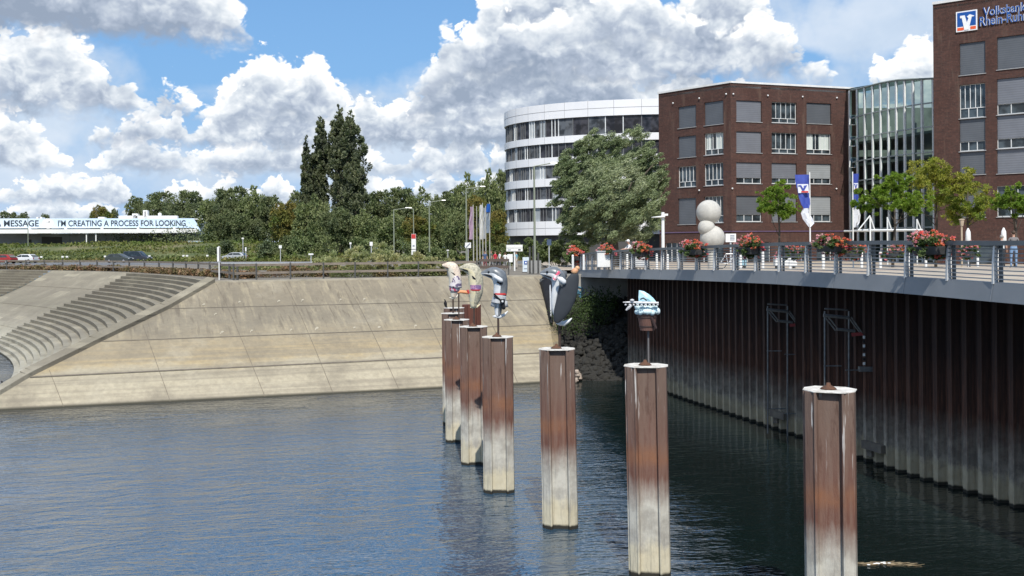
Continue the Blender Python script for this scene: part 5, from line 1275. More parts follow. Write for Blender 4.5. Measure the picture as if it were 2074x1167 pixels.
# ------------------------------------------------------------ fish sculptures on the piles
GREYSK = mat('fish_grey', (.10, .115, .13), (.19, .205, .22), 4, .35, .1); BELLY = mat('fish_white', (.72, .73, .73), (.58, .60, .61), 4, .5)
YSK = mat('fish_olive', (.52, .48, .36), (.24, .23, .17), 12, .6); YBEL = mat('fish_cream', (.68, .60, .36), (.60, .55, .42), 5, .6)
CSK = mat('fish_peach', (.76, .64, .50), (.48, .38, .32), 12, .6); CBEL = mat('fish_ivory', (.72, .66, .54), None, 5, .6)
BLK = mat('black_paint', (.010, .010, .012), (.016, .016, .018), 3, .65, spec=.2); ROD = mat('rod_dark', (.03, .022, .018), (.06, .03, .02), 5, .7)
REDP = mat('red_paint', (.55, .04, .035), (.45, .03, .03), 5, .5)
def floral(name, base, c1, c2):
    def ex(t, o, c):
        v = t.node('ShaderNodeTexVoronoi'); t.put(v.inputs['Vector'], o); v.inputs['Scale'].default_value = 11
        r = t.sep(v.outputs['Color'])[0]
        return t.mix(t.m('GREATER_THAN', r, .35), t.mix(t.m('GREATER_THAN', r, .68), c1, c2), base)
    return mat(name, base, base, 4, .7, extra=ex)
FLOR = floral('floral_cloth', (.60, .55, .55), (.12, .09, .16), (.45, .12, .14)); PURP = floral('purple_cloth', (.20, .12, .26), (.42, .22, .36), (.10, .07, .18)); PINKF = floral('pink_cloth', (.75, .62, .64), (.70, .10, .18), (.62, .25, .32))
def px3(pts, Y, dy=0.): return [P(a, b, Y)+Vector((0, dy, 0)) for a, b in pts]
def spline(pts, rr, n=5):
    q = catmull([Vector(p) for p in pts], n); r = []
    for i in range(len(rr)-1):
        for k in range(n): r.append(rr[i]+(rr[i+1]-rr[i])*k/n)
    return q, r+[rr[-1]]
def fish(name, label, Y, line, rad, skin, belly, key, rodpx, rod_top, side=-1):
    """body swept along the traced spine; back and belly coloured by the side of the section"""
    s = Y/F; base = P(rodpx, rod_top, Y); foot = PT[key][1]
    t = thing(name, label, 'fish sculpture', (foot.x, foot.y, foot.z), 'fish figures standing on the piles')
    pts, rr = spline(px3(line, Y), [r*s*1.28 for r in rad]); n = len(pts)
    mb = MB(); seg = 14
    mb.sweep(pts, [(r*.85, r) for r in rr], seg, mfun=lambda i, k: 1 if 0 <= ((k-0) % seg) and math.sin(2*math.pi*(k+.5)/seg)*side > -.05 or math.cos(2*math.pi*(k+.5)/seg)*0 > 1 else 0)
    body = mb.build('body', [skin, belly], t, smooth=True, sub=1)
    mb = MB(); mb.sweep([Vector((base.x, Y, base.z)), Vector((base.x, Y, foot.z-.02))], .035, 8); mb.build('support_rod', ROD, t)
    return t, s
def fin(t, pts, Y, dy, th, m, name='fin'):
    q = px3(pts, Y, dy); c = sum(q, Vector())/len(q); n = len(q); mb = MB()
    vs = [v+Vector((0, -th*.15, 0)) for v in q]+[v+Vector((0, th*.15, 0)) for v in q]+[c+Vector((0, -th, 0)), c+Vector((0, th, 0))]
    fs = [(i, (i+1) % n, 2*n) for i in range(n)]+[(n+(i+1) % n, n+i, 2*n+1) for i in range(n)]+[(i, n+i, n+(i+1) % n, (i+1) % n) for i in range(n)]
    mb.add(vs, fs); return mb.build(name, m, t, smooth=True)
# D: grey fish in pale shorts with camera
Y = 32.4
t, s = fish('fish_figure', 'grey and white fish figure in pale shorts with a camera and a red belt', Y, [(974, 553), (981, 553.5), (990, 553), (1001, 554), (1011, 562), (1014, 577), (1013, 594), (1011, 612), (1009, 628), (1009, 641)], [1, 4.5, 7.8, 11, 12.5, 11.5, 11, 8.5, 6, 4.5], GREYSK, BELLY, 'D', 1009, 641)
fin(t, [(976, 554), (986, 559), (998, 563), (1003, 560), (990, 556)], Y, -.13, .03, BLK, 'mouth')
mb = MB(); mb.sweep([v+Vector((0, -.24, 0)) for v in px3([(1001, 560), (1008, 563), (1015, 568), (1018, 571)], Y)], [.03, .075, .08, .03], 10); mb.build('flipper', BELLY, t, smooth=True); mb = MB(); mb.sweep([v+Vector((0, -.2, 0)) for v in px3([(1008, 569), (1016, 575)], Y)], [.06, .04], 8); mb.build('flipper_shadow', BLK, t)  # black piece under the flipper stands in for its cast shadow
mb = MB(); mb.ball(P(990, 551, Y)+Vector((0, -.13, 0)), .035, 8, 6); mb.build('eye', BLK, t)
fin(t, [(1013, 545), (1024, 549), (1026, 566), (1023, 578), (1019, 560)], Y, .06, .06, mat('fin_dark', (.10, .11, .12)), 'back_fin')
mb = MB(); mb.sweep(px3([(998, 641), (1004, 641), (1012, 642), (1021, 638), (1029, 630)], Y), [.02, .05, .065, .05, .012], 10); mb.build('tail_fluke', BELLY, t, smooth=True)
pts, rr = spline(px3([(1013, 597), (1011, 606), (1010, 614)], Y), [13*s, 14.5*s, 15.5*s], 4); mb = MB(); mb.sweep(pts, rr, 14); sh = mb.build('shorts', mat('shorts_grey', (.50, .51, .52), (.36, .37, .38), 6, .8, bump=.01), t, smooth=True)
mb = MB()
for a, b in (((1004, 612), (1001, 622)), ((1019, 611), (1021, 623))): mb.sweep(px3([a, b], Y), [8.5*s, 8*s], 12)
mb.build('short_legs', MC['shorts_grey'], t, smooth=True)
mb = MB(); mb.sweep(px3([(1013, 593.5), (1013, 597)], Y), [13*s, 13.4*s], 14); mb.build('belt', REDP, t)
mb = MB(); mb.sweep([v+Vector((0, -.23, 0)) for v in px3([(1001, 595), (1009, 603), (1018, 611)], Y)], .03, 6); mb.sweep([v+Vector((0, -.22, 0)) for v in px3([(1001, 594), (1001, 600), (1014, 608)], Y)], .02, 6); cs = mb.build('camera_strap', BLK, t)
mb = MB(); p = P(1018, 609, Y)+Vector((0, -.27, 0)); mb.box(p, (.16, .10, .13)); mb.sweep([p, p+Vector((0, -.1, 0))], .05, 10); c = mb.build('camera', BLK, t, bevel=.01)
mb = MB(); mb.sweep([p+Vector((0, -.1, 0)), p+Vector((0, -.112, 0))], .035, 10); mb.build('lens', BELLY, c)
mb = MB(); mb.sweep([v+Vector((0, -.24, 0)) for v in px3([(1018, 614), (1020, 622), (1021, 626)], Y)], [.06, .07, .04], 8); mb.build('camera_bag', BLK, t)
# C: surfing fish with long black board
Y = 28.3
t, s = fish('fish_figure', 'grey and white fish figure with a pink scarf holding a long black board', Y, [(1094, 553), (1101, 553.5), (1110, 553), (1122, 555), (1131, 564), (1131, 582), (1127, 600), (1125, 618), (1127, 634), (1131, 652)], [1.5, 5.5, 9, 12, 12.5, 10.5, 9, 7, 6, 5], GREYSK, BELLY, 'C', 1133, 655)
fin(t, [(1095, 555), (1105, 560), (1117, 564), (1117, 561), (1106, 557)], Y, -.15, .03, BLK, 'mouth')
mb = MB(); mb.ball(P(1108, 551, Y)+Vector((0, -.13, 0)), .035, 8, 6); mb.build('eye', BLK, t)
fin(t, [(1140, 547), (1148, 550), (1149, 560), (1143, 566), (1136, 556)], Y, .05, .07, MC['fin_dark'], 'back_fin')
mb = MB(); mb.sweep([v+Vector((0, -.40, 0)) for v in px3([(1128, 561), (1134, 565), (1141, 571), (1144, 574)], Y)], [.03, .085, .085, .03], 10); mb.build('flipper', BELLY, t, smooth=True)
mb = MB(); mb.sweep(px3([(1131, 549), (1128, 556), (1122, 566)], Y, -.03), [(.13, .06), (.17, .07), (.17, .06)], 12); mb.build('scarf', PINKF, t, smooth=True)
mb = MB(); mb.sweep([v+Vector((0, -.2, 0)) for v in px3([(1133, 550), (1127, 558), (1121, 567)], Y)], .05, 6); mb.build('scarf_edge', PINKF, t)
mb = MB(); mb.sweep(px3([(1126, 654), (1133, 654), (1142, 655), (1151, 650), (1158, 644)], Y, -.1), [.02, .07, .075, .05, .012], 10); mb.build('tail_fluke', BELLY, t, smooth=True)
mb = MB(); bl = px3([(1166, 549), (1161, 562), (1151, 590), (1139, 622), (1128, 645), (1124, 653)], Y, -.33)
mb.sweep(bl, [(.03, .06), (.045, .17), (.05, .27), (.05, .26), (.045, .15), (.03, .05)], 16, up=(0, 1, 0)); mb.build('board', mat('board_black', (.018, .022, .028), (.028, .033, .04), 1.5, .5), t, smooth=True, sub=1)
mb = MB(); mb.sweep(px3([(1169, 543), (1163, 549), (1158, 553)], Y, -.3), [.05, .10, .07], 10); mb.ball(P(1168, 543, Y)+Vector((0, -.3, 0)), .07, 10, 8); mb.build('board_tip', mat('tip_tan', (.62, .42, .22), (.55, .22, .12), 6, .6), t, smooth=True)
mb = MB(); mb.ball(P(1137, 644, Y)+Vector((0, -.3, 0)), .06, 8, 6); mb.build('foot_knob', BELLY, t)
# E: olive cream fish with purple belt
Y = 36.6
t, s = fish('fish_figure', 'olive and cream fish figure with a purple belt and a red sash', Y, [(930, 541.5), (936, 542.5), (944, 543), (955, 546), (962, 555), (964, 572), (964, 590), (962, 603), (960, 614), (960, 622)], [1, 4.2, 7.8, 10.8, 12, 12, 11.5, 9.5, 7, 5], YSK, YBEL, 'E', 960, 622)
fin(t, [(932, 543), (941, 548), (951, 551), (951, 548), (941, 545)], Y, -.15, .03, BLK, 'mouth')
fin(t, [(956, 558), (960, 560), (965, 565), (963, 567), (958, 564)], Y, -.22, .05, BLK, 'fin')
fin(t, [(965, 541), (973, 545), (974, 566), (970, 572), (967, 556)], Y, .05, .06, YSK, 'back_fin')
mb = MB(); mb.sweep(px3([(964, 577), (964, 586)], Y), [13.9*s, 13.6*s], 14); mb.build('belt', PURP, t)
mb = MB(); mb.sweep(px3([(964, 585.5), (964, 588.5)], Y), [13.6*s, 13.2*s], 14); mb.sweep([v+Vector((0, -.15, 0)) for v in px3([(950, 589), (947, 587), (950, 594)], Y)], .04, 6); mb.build('sash', REDP, t)
for side in (((953, 588), (951, 600), (956, 608)), ((973, 588), (975, 597), (968, 608))): mb = MB(); mb.sweep(px3(side, Y), [.045, .04, .03], 8); mb.build('arm', YBEL, t)
mb = MB(); mb.sweep(px3([(952, 623), (959, 622), (967, 621), (973, 616)], Y), [.02, .06, .05, .012], 10); mb.build('tail_fluke', YBEL, t, smooth=True)
# G: cream fish in flowered shirt
Y = 44.9
t, s = fish('fish_figure', 'cream and peach fish figure in a flowered shirt, leftmost of the figures', Y, [(895, 537), (901, 538), (908, 539), (916, 543), (920, 554), (922, 568), (921, 580), (920, 592), (918, 603)], [1, 4, 7, 9.8, 10.2, 10.4, 9.6, 6.5, 4], CSK, CBEL, 'G', 917.6, 604)
fin(t, [(897, 539), (904, 543), (912, 546), (912, 543), (904, 540)], Y, -.15, .03, mat('mouth_brown', (.2, .12, .08)), 'mouth')
fin(t, [(914, 551), (919, 552), (924, 556), (921, 559)], Y, -.22, .05, BLK, 'fin')
mb = MB(); pts, rr = spline(px3([(922, 559), (923, 570), (922, 582)], Y), [11*s, 12*s, 13.5*s], 3); mb.sweep(pts, rr, 14); mb.build('flowered_shirt', FLOR, t, smooth=True)
mb = MB(); pts, rr = spline(px3([(921, 581), (920, 590)], Y), [12*s, 9.5*s], 3); mb.sweep(pts, rr, 14); mb.build('flowered_shorts', PINKF, t, smooth=True)
mb = MB(); mb.sweep(px3([(910, 603), (917, 604), (925, 601), (931, 592)], Y), [.02, .06, .06, .012], 10); mb.build('tail_fluke', CBEL, t, smooth=True)
# F: slim orange figure
Y = 40.8
foot = PT['F'][1]; t = thing('orange_figure', 'slim orange carved figure with a red end on a thin rod between two fish figures', 'sculpture', foot, 'carved figures')
mb = MB(); mb.sweep(px3([(927, 594), (933, 591), (942, 592), (951, 594)], Y), [.03, .07, .075, .05], 10); mb.build('body', mat('orange_paint', (.70, .32, .14), (.60, .24, .10), 6, .6), t, smooth=True)
mb = MB(); mb.ball(P(953, 590, Y), (.09, .08, .13), 10, 8); mb.build('head', REDP, t, smooth=True)
p = P(929, 593, Y); mb = MB(); mb.sweep([p, Vector((p.x, Y, foot.z-.02))], .03, 8); mb.build('support_rod', ROD, t)
# B: wooden bucket with breaking wave, pale blue fin and a beaded bar
Y = 24.2
foot = PT['B'][1]; t = thing('bucket_sculpture', 'wooden bucket sculpture with white foam, pale blue fin and beaded grey bar', 'sculpture', foot)
WOOD = mat('bucket_wood', (.17, .085, .065), (.11, .055, .042), 3, .75, stretch=(8, 8, .4), bump=.01)
c = P(1311, 669, Y); h = P(1311, 633, Y).z-c.z; mb = MB(); mb.sweep([c, c+Vector((0, 0, h*.12)), c+Vector((0, 0, h))], [.175, .185, .245], 20, up=(0, 1, 0)); bu = mb.build('bucket', WOOD, t)
for f in (.2, .72): mb = MB(); r = .178+.07*f; mb.sweep([c+Vector((0, 0, h*f)), c+Vector((0, 0, h*f+.035))], [r+.012, r+.016], 20, up=(0, 1, 0)); mb.build('hoop', mat('hoop_dark', (.06, .035, .03)), bu)
mb = MB(); mb.sweep([v+Vector((0, -.22, 0)) for v in px3([(1316, 640), (1326, 664)], Y)], .035, 6); mb.build('stave', mat('stave_dark', (.04, .02, .018)), bu)
FOAM = mat('foam_white', (.72, .80, .80), (.50, .70, .74), 6, .5, bump=.01); CYAN = mat('fin_cyan', (.28, .62, .78), (.58, .78, .84), 3.5, .35)
mb = MB(); g = random.Random(2)
for k in range(26):
    a = 2*math.pi*k/26; q = P(1311, 631, Y)+Vector((.245*math.cos(a), .245*math.sin(a), g.uniform(-.03, .02))); mb.ball(q, g.uniform(.05, .075), 8, 6)
for k in range(34):
    a = g.uniform(0, 6.28); r = .22*math.sqrt(g.random()); q = P(1311, 625, Y)+Vector((r*math.cos(a), r*math.sin(a), g.uniform(-.02, .05))); mb.ball(q, g.uniform(.06, .1), 8, 6)
mb.build('foam', FOAM, t, smooth=True)
mb = MB(); q = px3([(1294, 619), (1293, 603), (1294, 588), (1304, 590), (1314, 596), (1323, 604), (1330, 613), (1332, 620)], Y); n = len(q); cc = sum(q, Vector())/n
vs = [v+Vector((0, -.03, 0)) for v in q]+[v+Vector((0, .03, 0)) for v in q]+[cc+Vector((0, -.12, 0)), cc+Vector((0, .12, 0))]
mb.add(vs, [(i, (i+1) % n, 2*n) for i in range(n)]+[(n+(i+1) % n, n+i, 2*n+1) for i in range(n)]+[(i, n+i, n+(i+1) % n, (i+1) % n) for i in range(n)]); mb.build('pale_blue_fin', CYAN, t)
mb = MB(); mb.sweep([v+Vector((0, -.15, 0)) for v in px3([(1295, 606), (1301, 603), (1308, 608)], Y)], .018, 6); mb.build('fin_marking', BLK, t)
mb = MB(); mb.sweep([v+Vector((0, -.30, 0)) for v in px3([(1259, 611), (1275, 611), (1330, 612.5)], Y)], [.012, .025, .03], 8); ba = mb.build('bar', mat('bar_grey', (.62, .62, .63), (.35, .35, .36), 9, .4), t)
mb = MB()
for k in range(17): mb.ball(P(1264+4*k, 616, Y)+Vector((0, -.33, 0)), .026, 8, 6, mi=k % 2)
mb.build('beads', [MC['bar_grey'], BLK], ba)
mb = MB(); mb.ball(P(1277, 607, Y)+Vector((0, -.32, 0)), (.055, .05, .035), 8, 6); mb.sweep([v+Vector((0, -.32, 0)) for v in px3([(1276, 616), (1270, 622), (1265, 627)], Y)], [.035, .04, .02], 8); mb.build('grip', MC['bar_grey'], ba)
mb = MB(); p = P(1313, 669, Y); mb.sweep([p, Vector((p.x, Y, foot.z-.02))], .022, 8); mb.build('support_rod', mat('rod_grey', (.14, .13, .13)), t)
# birds
def bird(lab, p, s=1.):
    t = thing('cormorant', lab, 'bird', p); mb = MB()
    q, r = spline([p+Vector(v)*s for v in ((.02, 0, .0), (.02, 0, .10), (0, 0, .26), (-.01, 0, .40), (-.03, 0, .47), (-.10, 0, .48))], [.03*s, .09*s, .11*s, .045*s, .04*s, .01*s], 3)
    mb.sweep(q, r, 10); mb.sweep([p+Vector((.03, 0, .12))*s, p+Vector((.12, 0, -.06))*s], [.07*s, .02*s], 8); mb.build('body', BLK, t, smooth=True)
p = P(903.5, 624.5, 48.7); bird('small black bird perched on the left end of a far pile cap', PT['I'][1]+Vector((-.42, 0, 0)), .75)
bird('dark bird standing at the water edge of the terraces at the left border', Vector((P(5, 791, 53).x, 53, P(5, 791, 53).z)), 1.0)

# wall frames
def wallframe(lab, X0, Yc, dx):
    t = thing('gauge_frame', lab, 'steel frame', P(X0, 660, Yc), 'steel frames hung on the quay wall'); M_ = mat('galvanised', (.16, .17, .175), (.10, .105, .11), 6, .5, .4)
    s = dx; q = lambda x, y, d_=0.: P(X0+x*s, y, Yc)+Vector((0, d_, 0))
    return t, M_, q
for lab, X0, Yc, s, dy in (('steel gauge frame with two long rods on the shaded wall, the farther of two', 1553, 41.2, 1., 0), ('steel gauge frame on the shaded wall, the nearer one above the foremost pile', 1668, 36.3, 1.22, 9)):
    t, M_, q0 = wallframe(lab, X0, Yc, s)
    q = lambda x, y, d_=0.: P(X0+x*s, 614+dy+(y-614)*s, Yc)+Vector((0, d_, 0))
    for x, y1 in ((2, 878), (42, 890)): mb = MB(); mb.sweep([q(x, 620), q(x, y1 if s == 1 else 760)], .035, 6); mb.build('rod', M_, t)
    mb = MB(); mb.sweep([q(2, 616), q(40, 618)], .035, 6); mb.sweep([q(0, 627), q(42, 631)], .07, 6); mb.sweep([q(22, 650), q(52, 653)], .06, 6); mb.build('crossbar', M_, t)
    for a, b in (((0, 627), (20, 652)), ((5, 626), (26, 652)), ((42, 631), (60, 655)), ((46, 630), (64, 656))): mb = MB(); mb.sweep([q(*a), q(*b)], .03, 6); mb.build('brace', M_, t)
    for y in (711, 718): mb = MB(); mb.sweep([q(0 if y == 711 else 36, y), q(30 if y == 711 else 76, y)], .025, 6); mb.build('clamp_bar', M_, t)
    if s == 1.:
        for y in (828, 838): mb = MB(); mb.sweep([q(0 if y == 828 else 36, y), q(38 if y == 828 else 76, y)], .025, 6); mb.build('clamp_bar', M_, t)
    mb = MB(); a, b, c = q(45, 656, -.05), q(46, 662, -.05), q(66, 660, -.05); mb.add([a, b, c, q(62, 655, -.05)], [(0, 1, 2, 3)]); mb.build('red_plate', mat('dull_red', (.30, .05, .05)), t)
    for k in range(7):
        mb = MB(); a = q(67, 663+k*7.3, -.05); mb.box(a, (.10, .04, .10)); mb.build('scale_mark', WHITEP if k % 2 == 0 else BLK, t)
    mb = MB(); mb.box(q(70, 716, 0), (.5, .2, .18)); mb.sweep([q(64, 660), q(92, 661)], .02, 6); mb.build('bracket', M_, t)

# tapered dark post at the end of the slope
Y = 66; t = thing('tapered_post', 'dark tapered column with a grey rim at the right end of the sloping bank', 'column', P(1112, 620, Y))
mb = MB(); mb.sweep([P(1117, 655, 63.6), P(1113, 613, 66), P(1109, 571, 68.3)], [.10, .30, .52], 16, up=(0, 1, 0)); mb.build('cone', BLK, t, smooth=True)
mb = MB(); mb.sweep(px3([(1109, 571), (1109, 565)], 68.3), [.55, .55], 16, up=(0, 1, 0)); mb.build('rim', RAILG, t)
mb = MB(); mb.sweep([P(1114, 575, 67.4), P(1116, 640, 63.6)], [.05, .05], 8); mb.build('pipe', SILV, t)

# ------------------------------------------------------------ bank railing and marker pole
rl = thing('bank_railing', 'dark post and timber rail fence along the top of the sloping bank', 'fence', (-8, 67, 5.9)); DK = mat('post_dark', (.05, .05, .048), (.08, .08, .075), 4, .6)
TIM = mat('timber_rail', (.24, .20, .16), (.15, .125, .10), 3, .85, stretch=(1, 1, 4))
ra = G(452, 574.0); rb = G(1030, 562.5)
fence_pts = [ra.lerp(rb, k/11) for k in range(12)]
fa = [(465, 573), (512, 571.5), (582, 570), (650, 568.5), (715, 567.5), (782, 566.5), (845, 565.5), (905, 564.5), (965, 563.5)]
FP = [G(px, py-1.5)+Vector((0, .9, 0)) for px, py in fa]
for p in FP: mb = MB(); mb.box((p.x, p.y, 5.9+.58), (.09, .09, 1.16)); mb.build('post', DK, rl)
for h in (1.05, .52):
    for a, b in zip(FP, FP[1:]): mb = MB(); mb.box(((a.x+b.x)/2, (a.y+b.y)/2+.06, 5.9+h), ((b-a).length-.02, .05, .16), rz=math.atan2(b.y-a.y, b.x-a.x)); mb.build('rail', TIM, rl)
# second fence behind the terraces
r2 = thing('terrace_railing', 'brown timber rail fence behind the top of the curved terraces', 'fence', (-40, 95, 5.9))
Q = [cp(RO_+1.6, a, 5.9) for a in [R(22.5+2.2*k) for k in range(18)]]
for p in Q: mb = MB(); mb.box((p.x, p.y, 5.9+.55), (.12, .12, 1.1)); mb.build('post', DK, r2)
for h in (.98, .45):
    for a, b in zip(Q, Q[1:]): mb = MB(); mb.box(((a.x+b.x)/2, (a.y+b.y)/2, 5.9+h), ((b-a).length-.03, .06, .16), rz=math.atan2(b.y-a.y, b.x-a.x)); mb.build('rail', TIM, r2)
p = G(444, 567); t = thing('marker_pole', 'white marker pole with a narrow black and white board at the top of the terraces', 'marker pole', p)
mb = MB(); mb.sweep([p, p+Vector((0, 0, 2.3))], .04, 8); mb.build('pole', WHITEP, t)
mb = MB(); mb.box(p+Vector((0, -.06, 1.75)), (.22, .03, 1.0)); mb.build('board', WHITEP, t); mb = MB(); mb.box(p+Vector((.07, -.08, 1.75)), (.06, .01, .95)); mb.build('black_stripe', BLK, t)

# ------------------------------------------------------------ street lamps and signs
LAMPG = mat('lamp_green_grey', (.24, .27, .20), (.20, .22, .17), 2, .5)
def lamp(lab, px, ty, Y, armpx, z0=5.9, dbl=None):
    p = P(px, 500, Y); h = P(px, ty, Y).z; b = Vector((p.x, Y, z0)); t = thing('street_lamp', lab, 'street lamp', b, 'tall bent street lamps'); s = Y/F
    mb = MB(); mb.sweep([b, Vector((p.x, Y, h))], [.11, .07], 8); mb.build('pole', LAMPG, t)
    mb = MB(); a = Vector((p.x, Y, h)); e = Vector((p.x+armpx*s, Y, h+.28)); mb.sweep([a, e], .05, 6); mb.build('arm', LAMPG, t)
    mb = MB(); q = e+Vector((.1 if armpx > 0 else -.1, 0, 0)); mb.box(q, (.6, .2, .07), taper=.7); mb.build('lamp_head', SILV, t)
lamp('street lamp left of the red and white sign column, arm pointing right', 798, 425, 150, 32)
lamp('far street lamp just left of the sign column, short arm pointing left', 838, 424, 165, -12)
lamp('street lamp right of the sign column, in front of dark trees', 870, 410, 135, 28)
lamp('street lamp standing left of the flags', 945, 383, 112, 32)
lamp('tallest street lamp, in front of the round white building', 1083, 337, 84, 38)
lamp('thin lamp mast on the embankment at the left below the words', 57, 441, 215, 4, 6.6)
Y = 62; p = P(1343, 500, Y); b = Vector((p.x, Y, zdeck(Y))); t = thing('plaza_lamp', 'white modern lamp post with a flat head pointing left beside the flower railing', 'street lamp', b)
mb = MB(); mb.sweep([b, Vector((p.x, Y, P(1343, 430, Y).z))], .10, 10); mb.build('post', WHITEP, t); mb = MB(); a = P(1346, 439, Y); e = P(1320, 440.5, Y); mb.sweep([a, e], [(.28, .08), (.25, .03)], 10, up=(0, 1, 0)); mb.build('lamp_head', WHITEP, t, smooth=True)
mb = MB(); mb.box(P(1347, 435, Y), (.35, .15, .12)); mb.build('bracket', WHITEP, t)
def post_sign(name, lab, cat, px, py, w, h, Y, m, by=None, z0=5.9, detail=None):
    p = P(px, py, Y); t = thing(name, lab, cat, (p.x, Y, z0)); mb = MB(); mb.sweep([(p.x, Y, z0), (p.x, Y, p.z)], .04 if Y < 120 else .06, 6); mb.build('post', SILV, t)
    mb = MB(); mb.box((p.x, Y-.08, p.z), (w*Y/F, .05, h*Y/F)); b = mb.build('panel', m, t)
    if detail: detail(b, p, Y/F)
    return t
def strip(parent, p, Y, x, z, w, h, s, m, nm='marking', o=.11):
    mb = MB(); mb.box((p.x+x*s, Y-o, p.z+z*s), (w*s, .012, h*s)); mb.build(nm, m, parent)
SB = mat('sign_light_blue', (.30, .48, .62)); 
# red and white sign column
p = P(838, 495, 100); t = thing('sign_column', 'tall narrow white and red sign column among the bushes', 'sign', (p.x, 100, 5.9)); s = 100/F
mb = MB(); mb.box((p.x, 100, p.z), (9*s, .25, 42*s)); b = mb.build('board', WHITEP, t); strip(b, p, 100, 0, 16, 8.4, 9, s, REDP, o=.14); strip(b, p, 100, 0, -3, 4, 3, s, mat('grey_print', (.25, .28, .35)), o=.14); strip(b, p, 100, 0, -16, 4, 4, s, MC['grey_print'], o=.14); strip(b, p, 100, 0, -10, 9, .8, s, BLK, o=.14)
mb = MB(); mb.box((p.x, 100.1, (5.9+p.z-21*s)/2), (.12, .12, p.z-21*s-5.9)); mb.build('post', DK, t)
# direction sign
p = P(1042, 502.5, 86); t = thing('direction_sign', 'wide white direction sign on a post in front of the round building', 'sign', (p.x, 86, 5.9)); s = 86/F
mb = MB(); mb.sweep([(p.x, 86, 5.9), (p.x, 86, p.z)], .07, 8); mb.build('post', WHITEP, t)
mb = MB(); mb.box((p.x, 85.9, p.z+3.4*s), (33*s, .06, 6.2*s)); b = mb.build('upper_panel', WHITEP, t); mb = MB(); mb.box((p.x, 85.9, p.z-3.6*s), (33*s, .06, 6.2*s)); b2 = mb.build('lower_panel', WHITEP, t)
strip(b2, p, 86, 10, -3.6, 5, 2.4, s, BLK, o=.14); strip(b2, p, 86, -10.5, -3.6, 6, 1.6, s, MC['grey_print'], o=.14); strip(b, p, 86, 0, 3.4, .5, 1.2, s, SILV, o=.14)
p = P(1066, 530, 80); t = thing('info_board', 'pale blue upright board with a blue square beside the direction sign', 'notice board', (p.x, 80, 5.9)); s = 80/F
mb = MB(); mb.box((p.x, 80, 5.95+15*s), (15*s, .1, 30*s)); b = mb.build('board', mat('pale_blue', (.62, .70, .76)), t); q = Vector((p.x, 80, 5.95+15*s)); strip(b, q, 80, -1, 4, 7, 7, s, BLUE, o=.07); strip(b, q, 80, -1, 4, 3, 3, s, SWH, o=.09); strip(b, q, 80, 0, -8, 10, 1, s, MC['grey_print'], o=.07)
mb = MB(); mb.box((p.x, 80, 5.93), (17*s, .4, .06)); mb.build('foot', DK, t)
post_sign('square_sign', 'white square sign with a dark diagonal line on the lamp post left of the people', 'sign', 948, 497, 12, 11, 98, WHITEP, detail=lambda b, p, s: (lambda mb: (mb.sweep([p+Vector((-4*s, -.12, -4*s)), p+Vector((4*s, -.12, 4*s))], .05, 5), mb.build('diagonal', MC['grey_print'], b)))(MB()))
post_sign('parking_sign', 'small dark blue sign on a post above the far flower boxes', 'sign', 1112, 491, 9, 12, 74, mat('dark_blue', (.05, .08, .14)))
for px, py, w, h, Y, lab in ((568, 500, 6, 6, 160, 'small square white road sign below the autumn tree'), (498, 505, 3, 8, 165, 'narrow road sign right of the silver car'), (492, 483, 4, 3, 168, 'slim pole with a small white head behind the silver car'),
        (630, 515, 10, 3, 140, 'low brown and white sign at the road edge'), (710, 493, 4, 4, 130, 'thin sign on a pole in the bushes'), (752, 494, 6, 8, 125, 'small yellowish sign in the straw coloured bush'), (907, 507, 5, 2, 110, 'low white arrow sign left of the flags')):
    post_sign('road_sign', lab, 'road sign', px, py, w, h, Y, WHITEP)
# delineator posts along the road
for k, px in enumerate((84, 127, 136, 213, 303, 372, 379, 420)):
    p = P(px, 524, 178); t = thing('delineator', 'x', 'reflector post', (p.x, 178, 5.95), 'small reflector posts on the road verge'); t['label'] = 'small white-headed reflector post on the grassy road verge'
    mb = MB(); mb.sweep([(p.x, 178, 5.9), (p.x, 178, 6.7)], .05, 6); mb.build('post', DK, t); mb = MB(); mb.box((p.x, 178, 6.85), (.4, .15, .28)); mb.build('reflector', WHITEP, t)
# guard rail by the road
t = thing('guard_rail', 'thin grey guard rail between the road and the bushes', 'guard rail', (-30, 118, 5.9)); a, b = G(445, 543.5), G(640, 541.5)
a, b = P(445, 536, 104), P(640, 535, 100); a.z = b.z = 6.5
mb = MB()
mb.sweep([a, b], .06, 6); mb.build('rail', SILV, t)
for k in range(6): q = a.lerp(b, k/5); mb = MB(); mb.box((q.x, q.y, 6.2), (.08, .08, .6)); mb.build('post', DK, t)

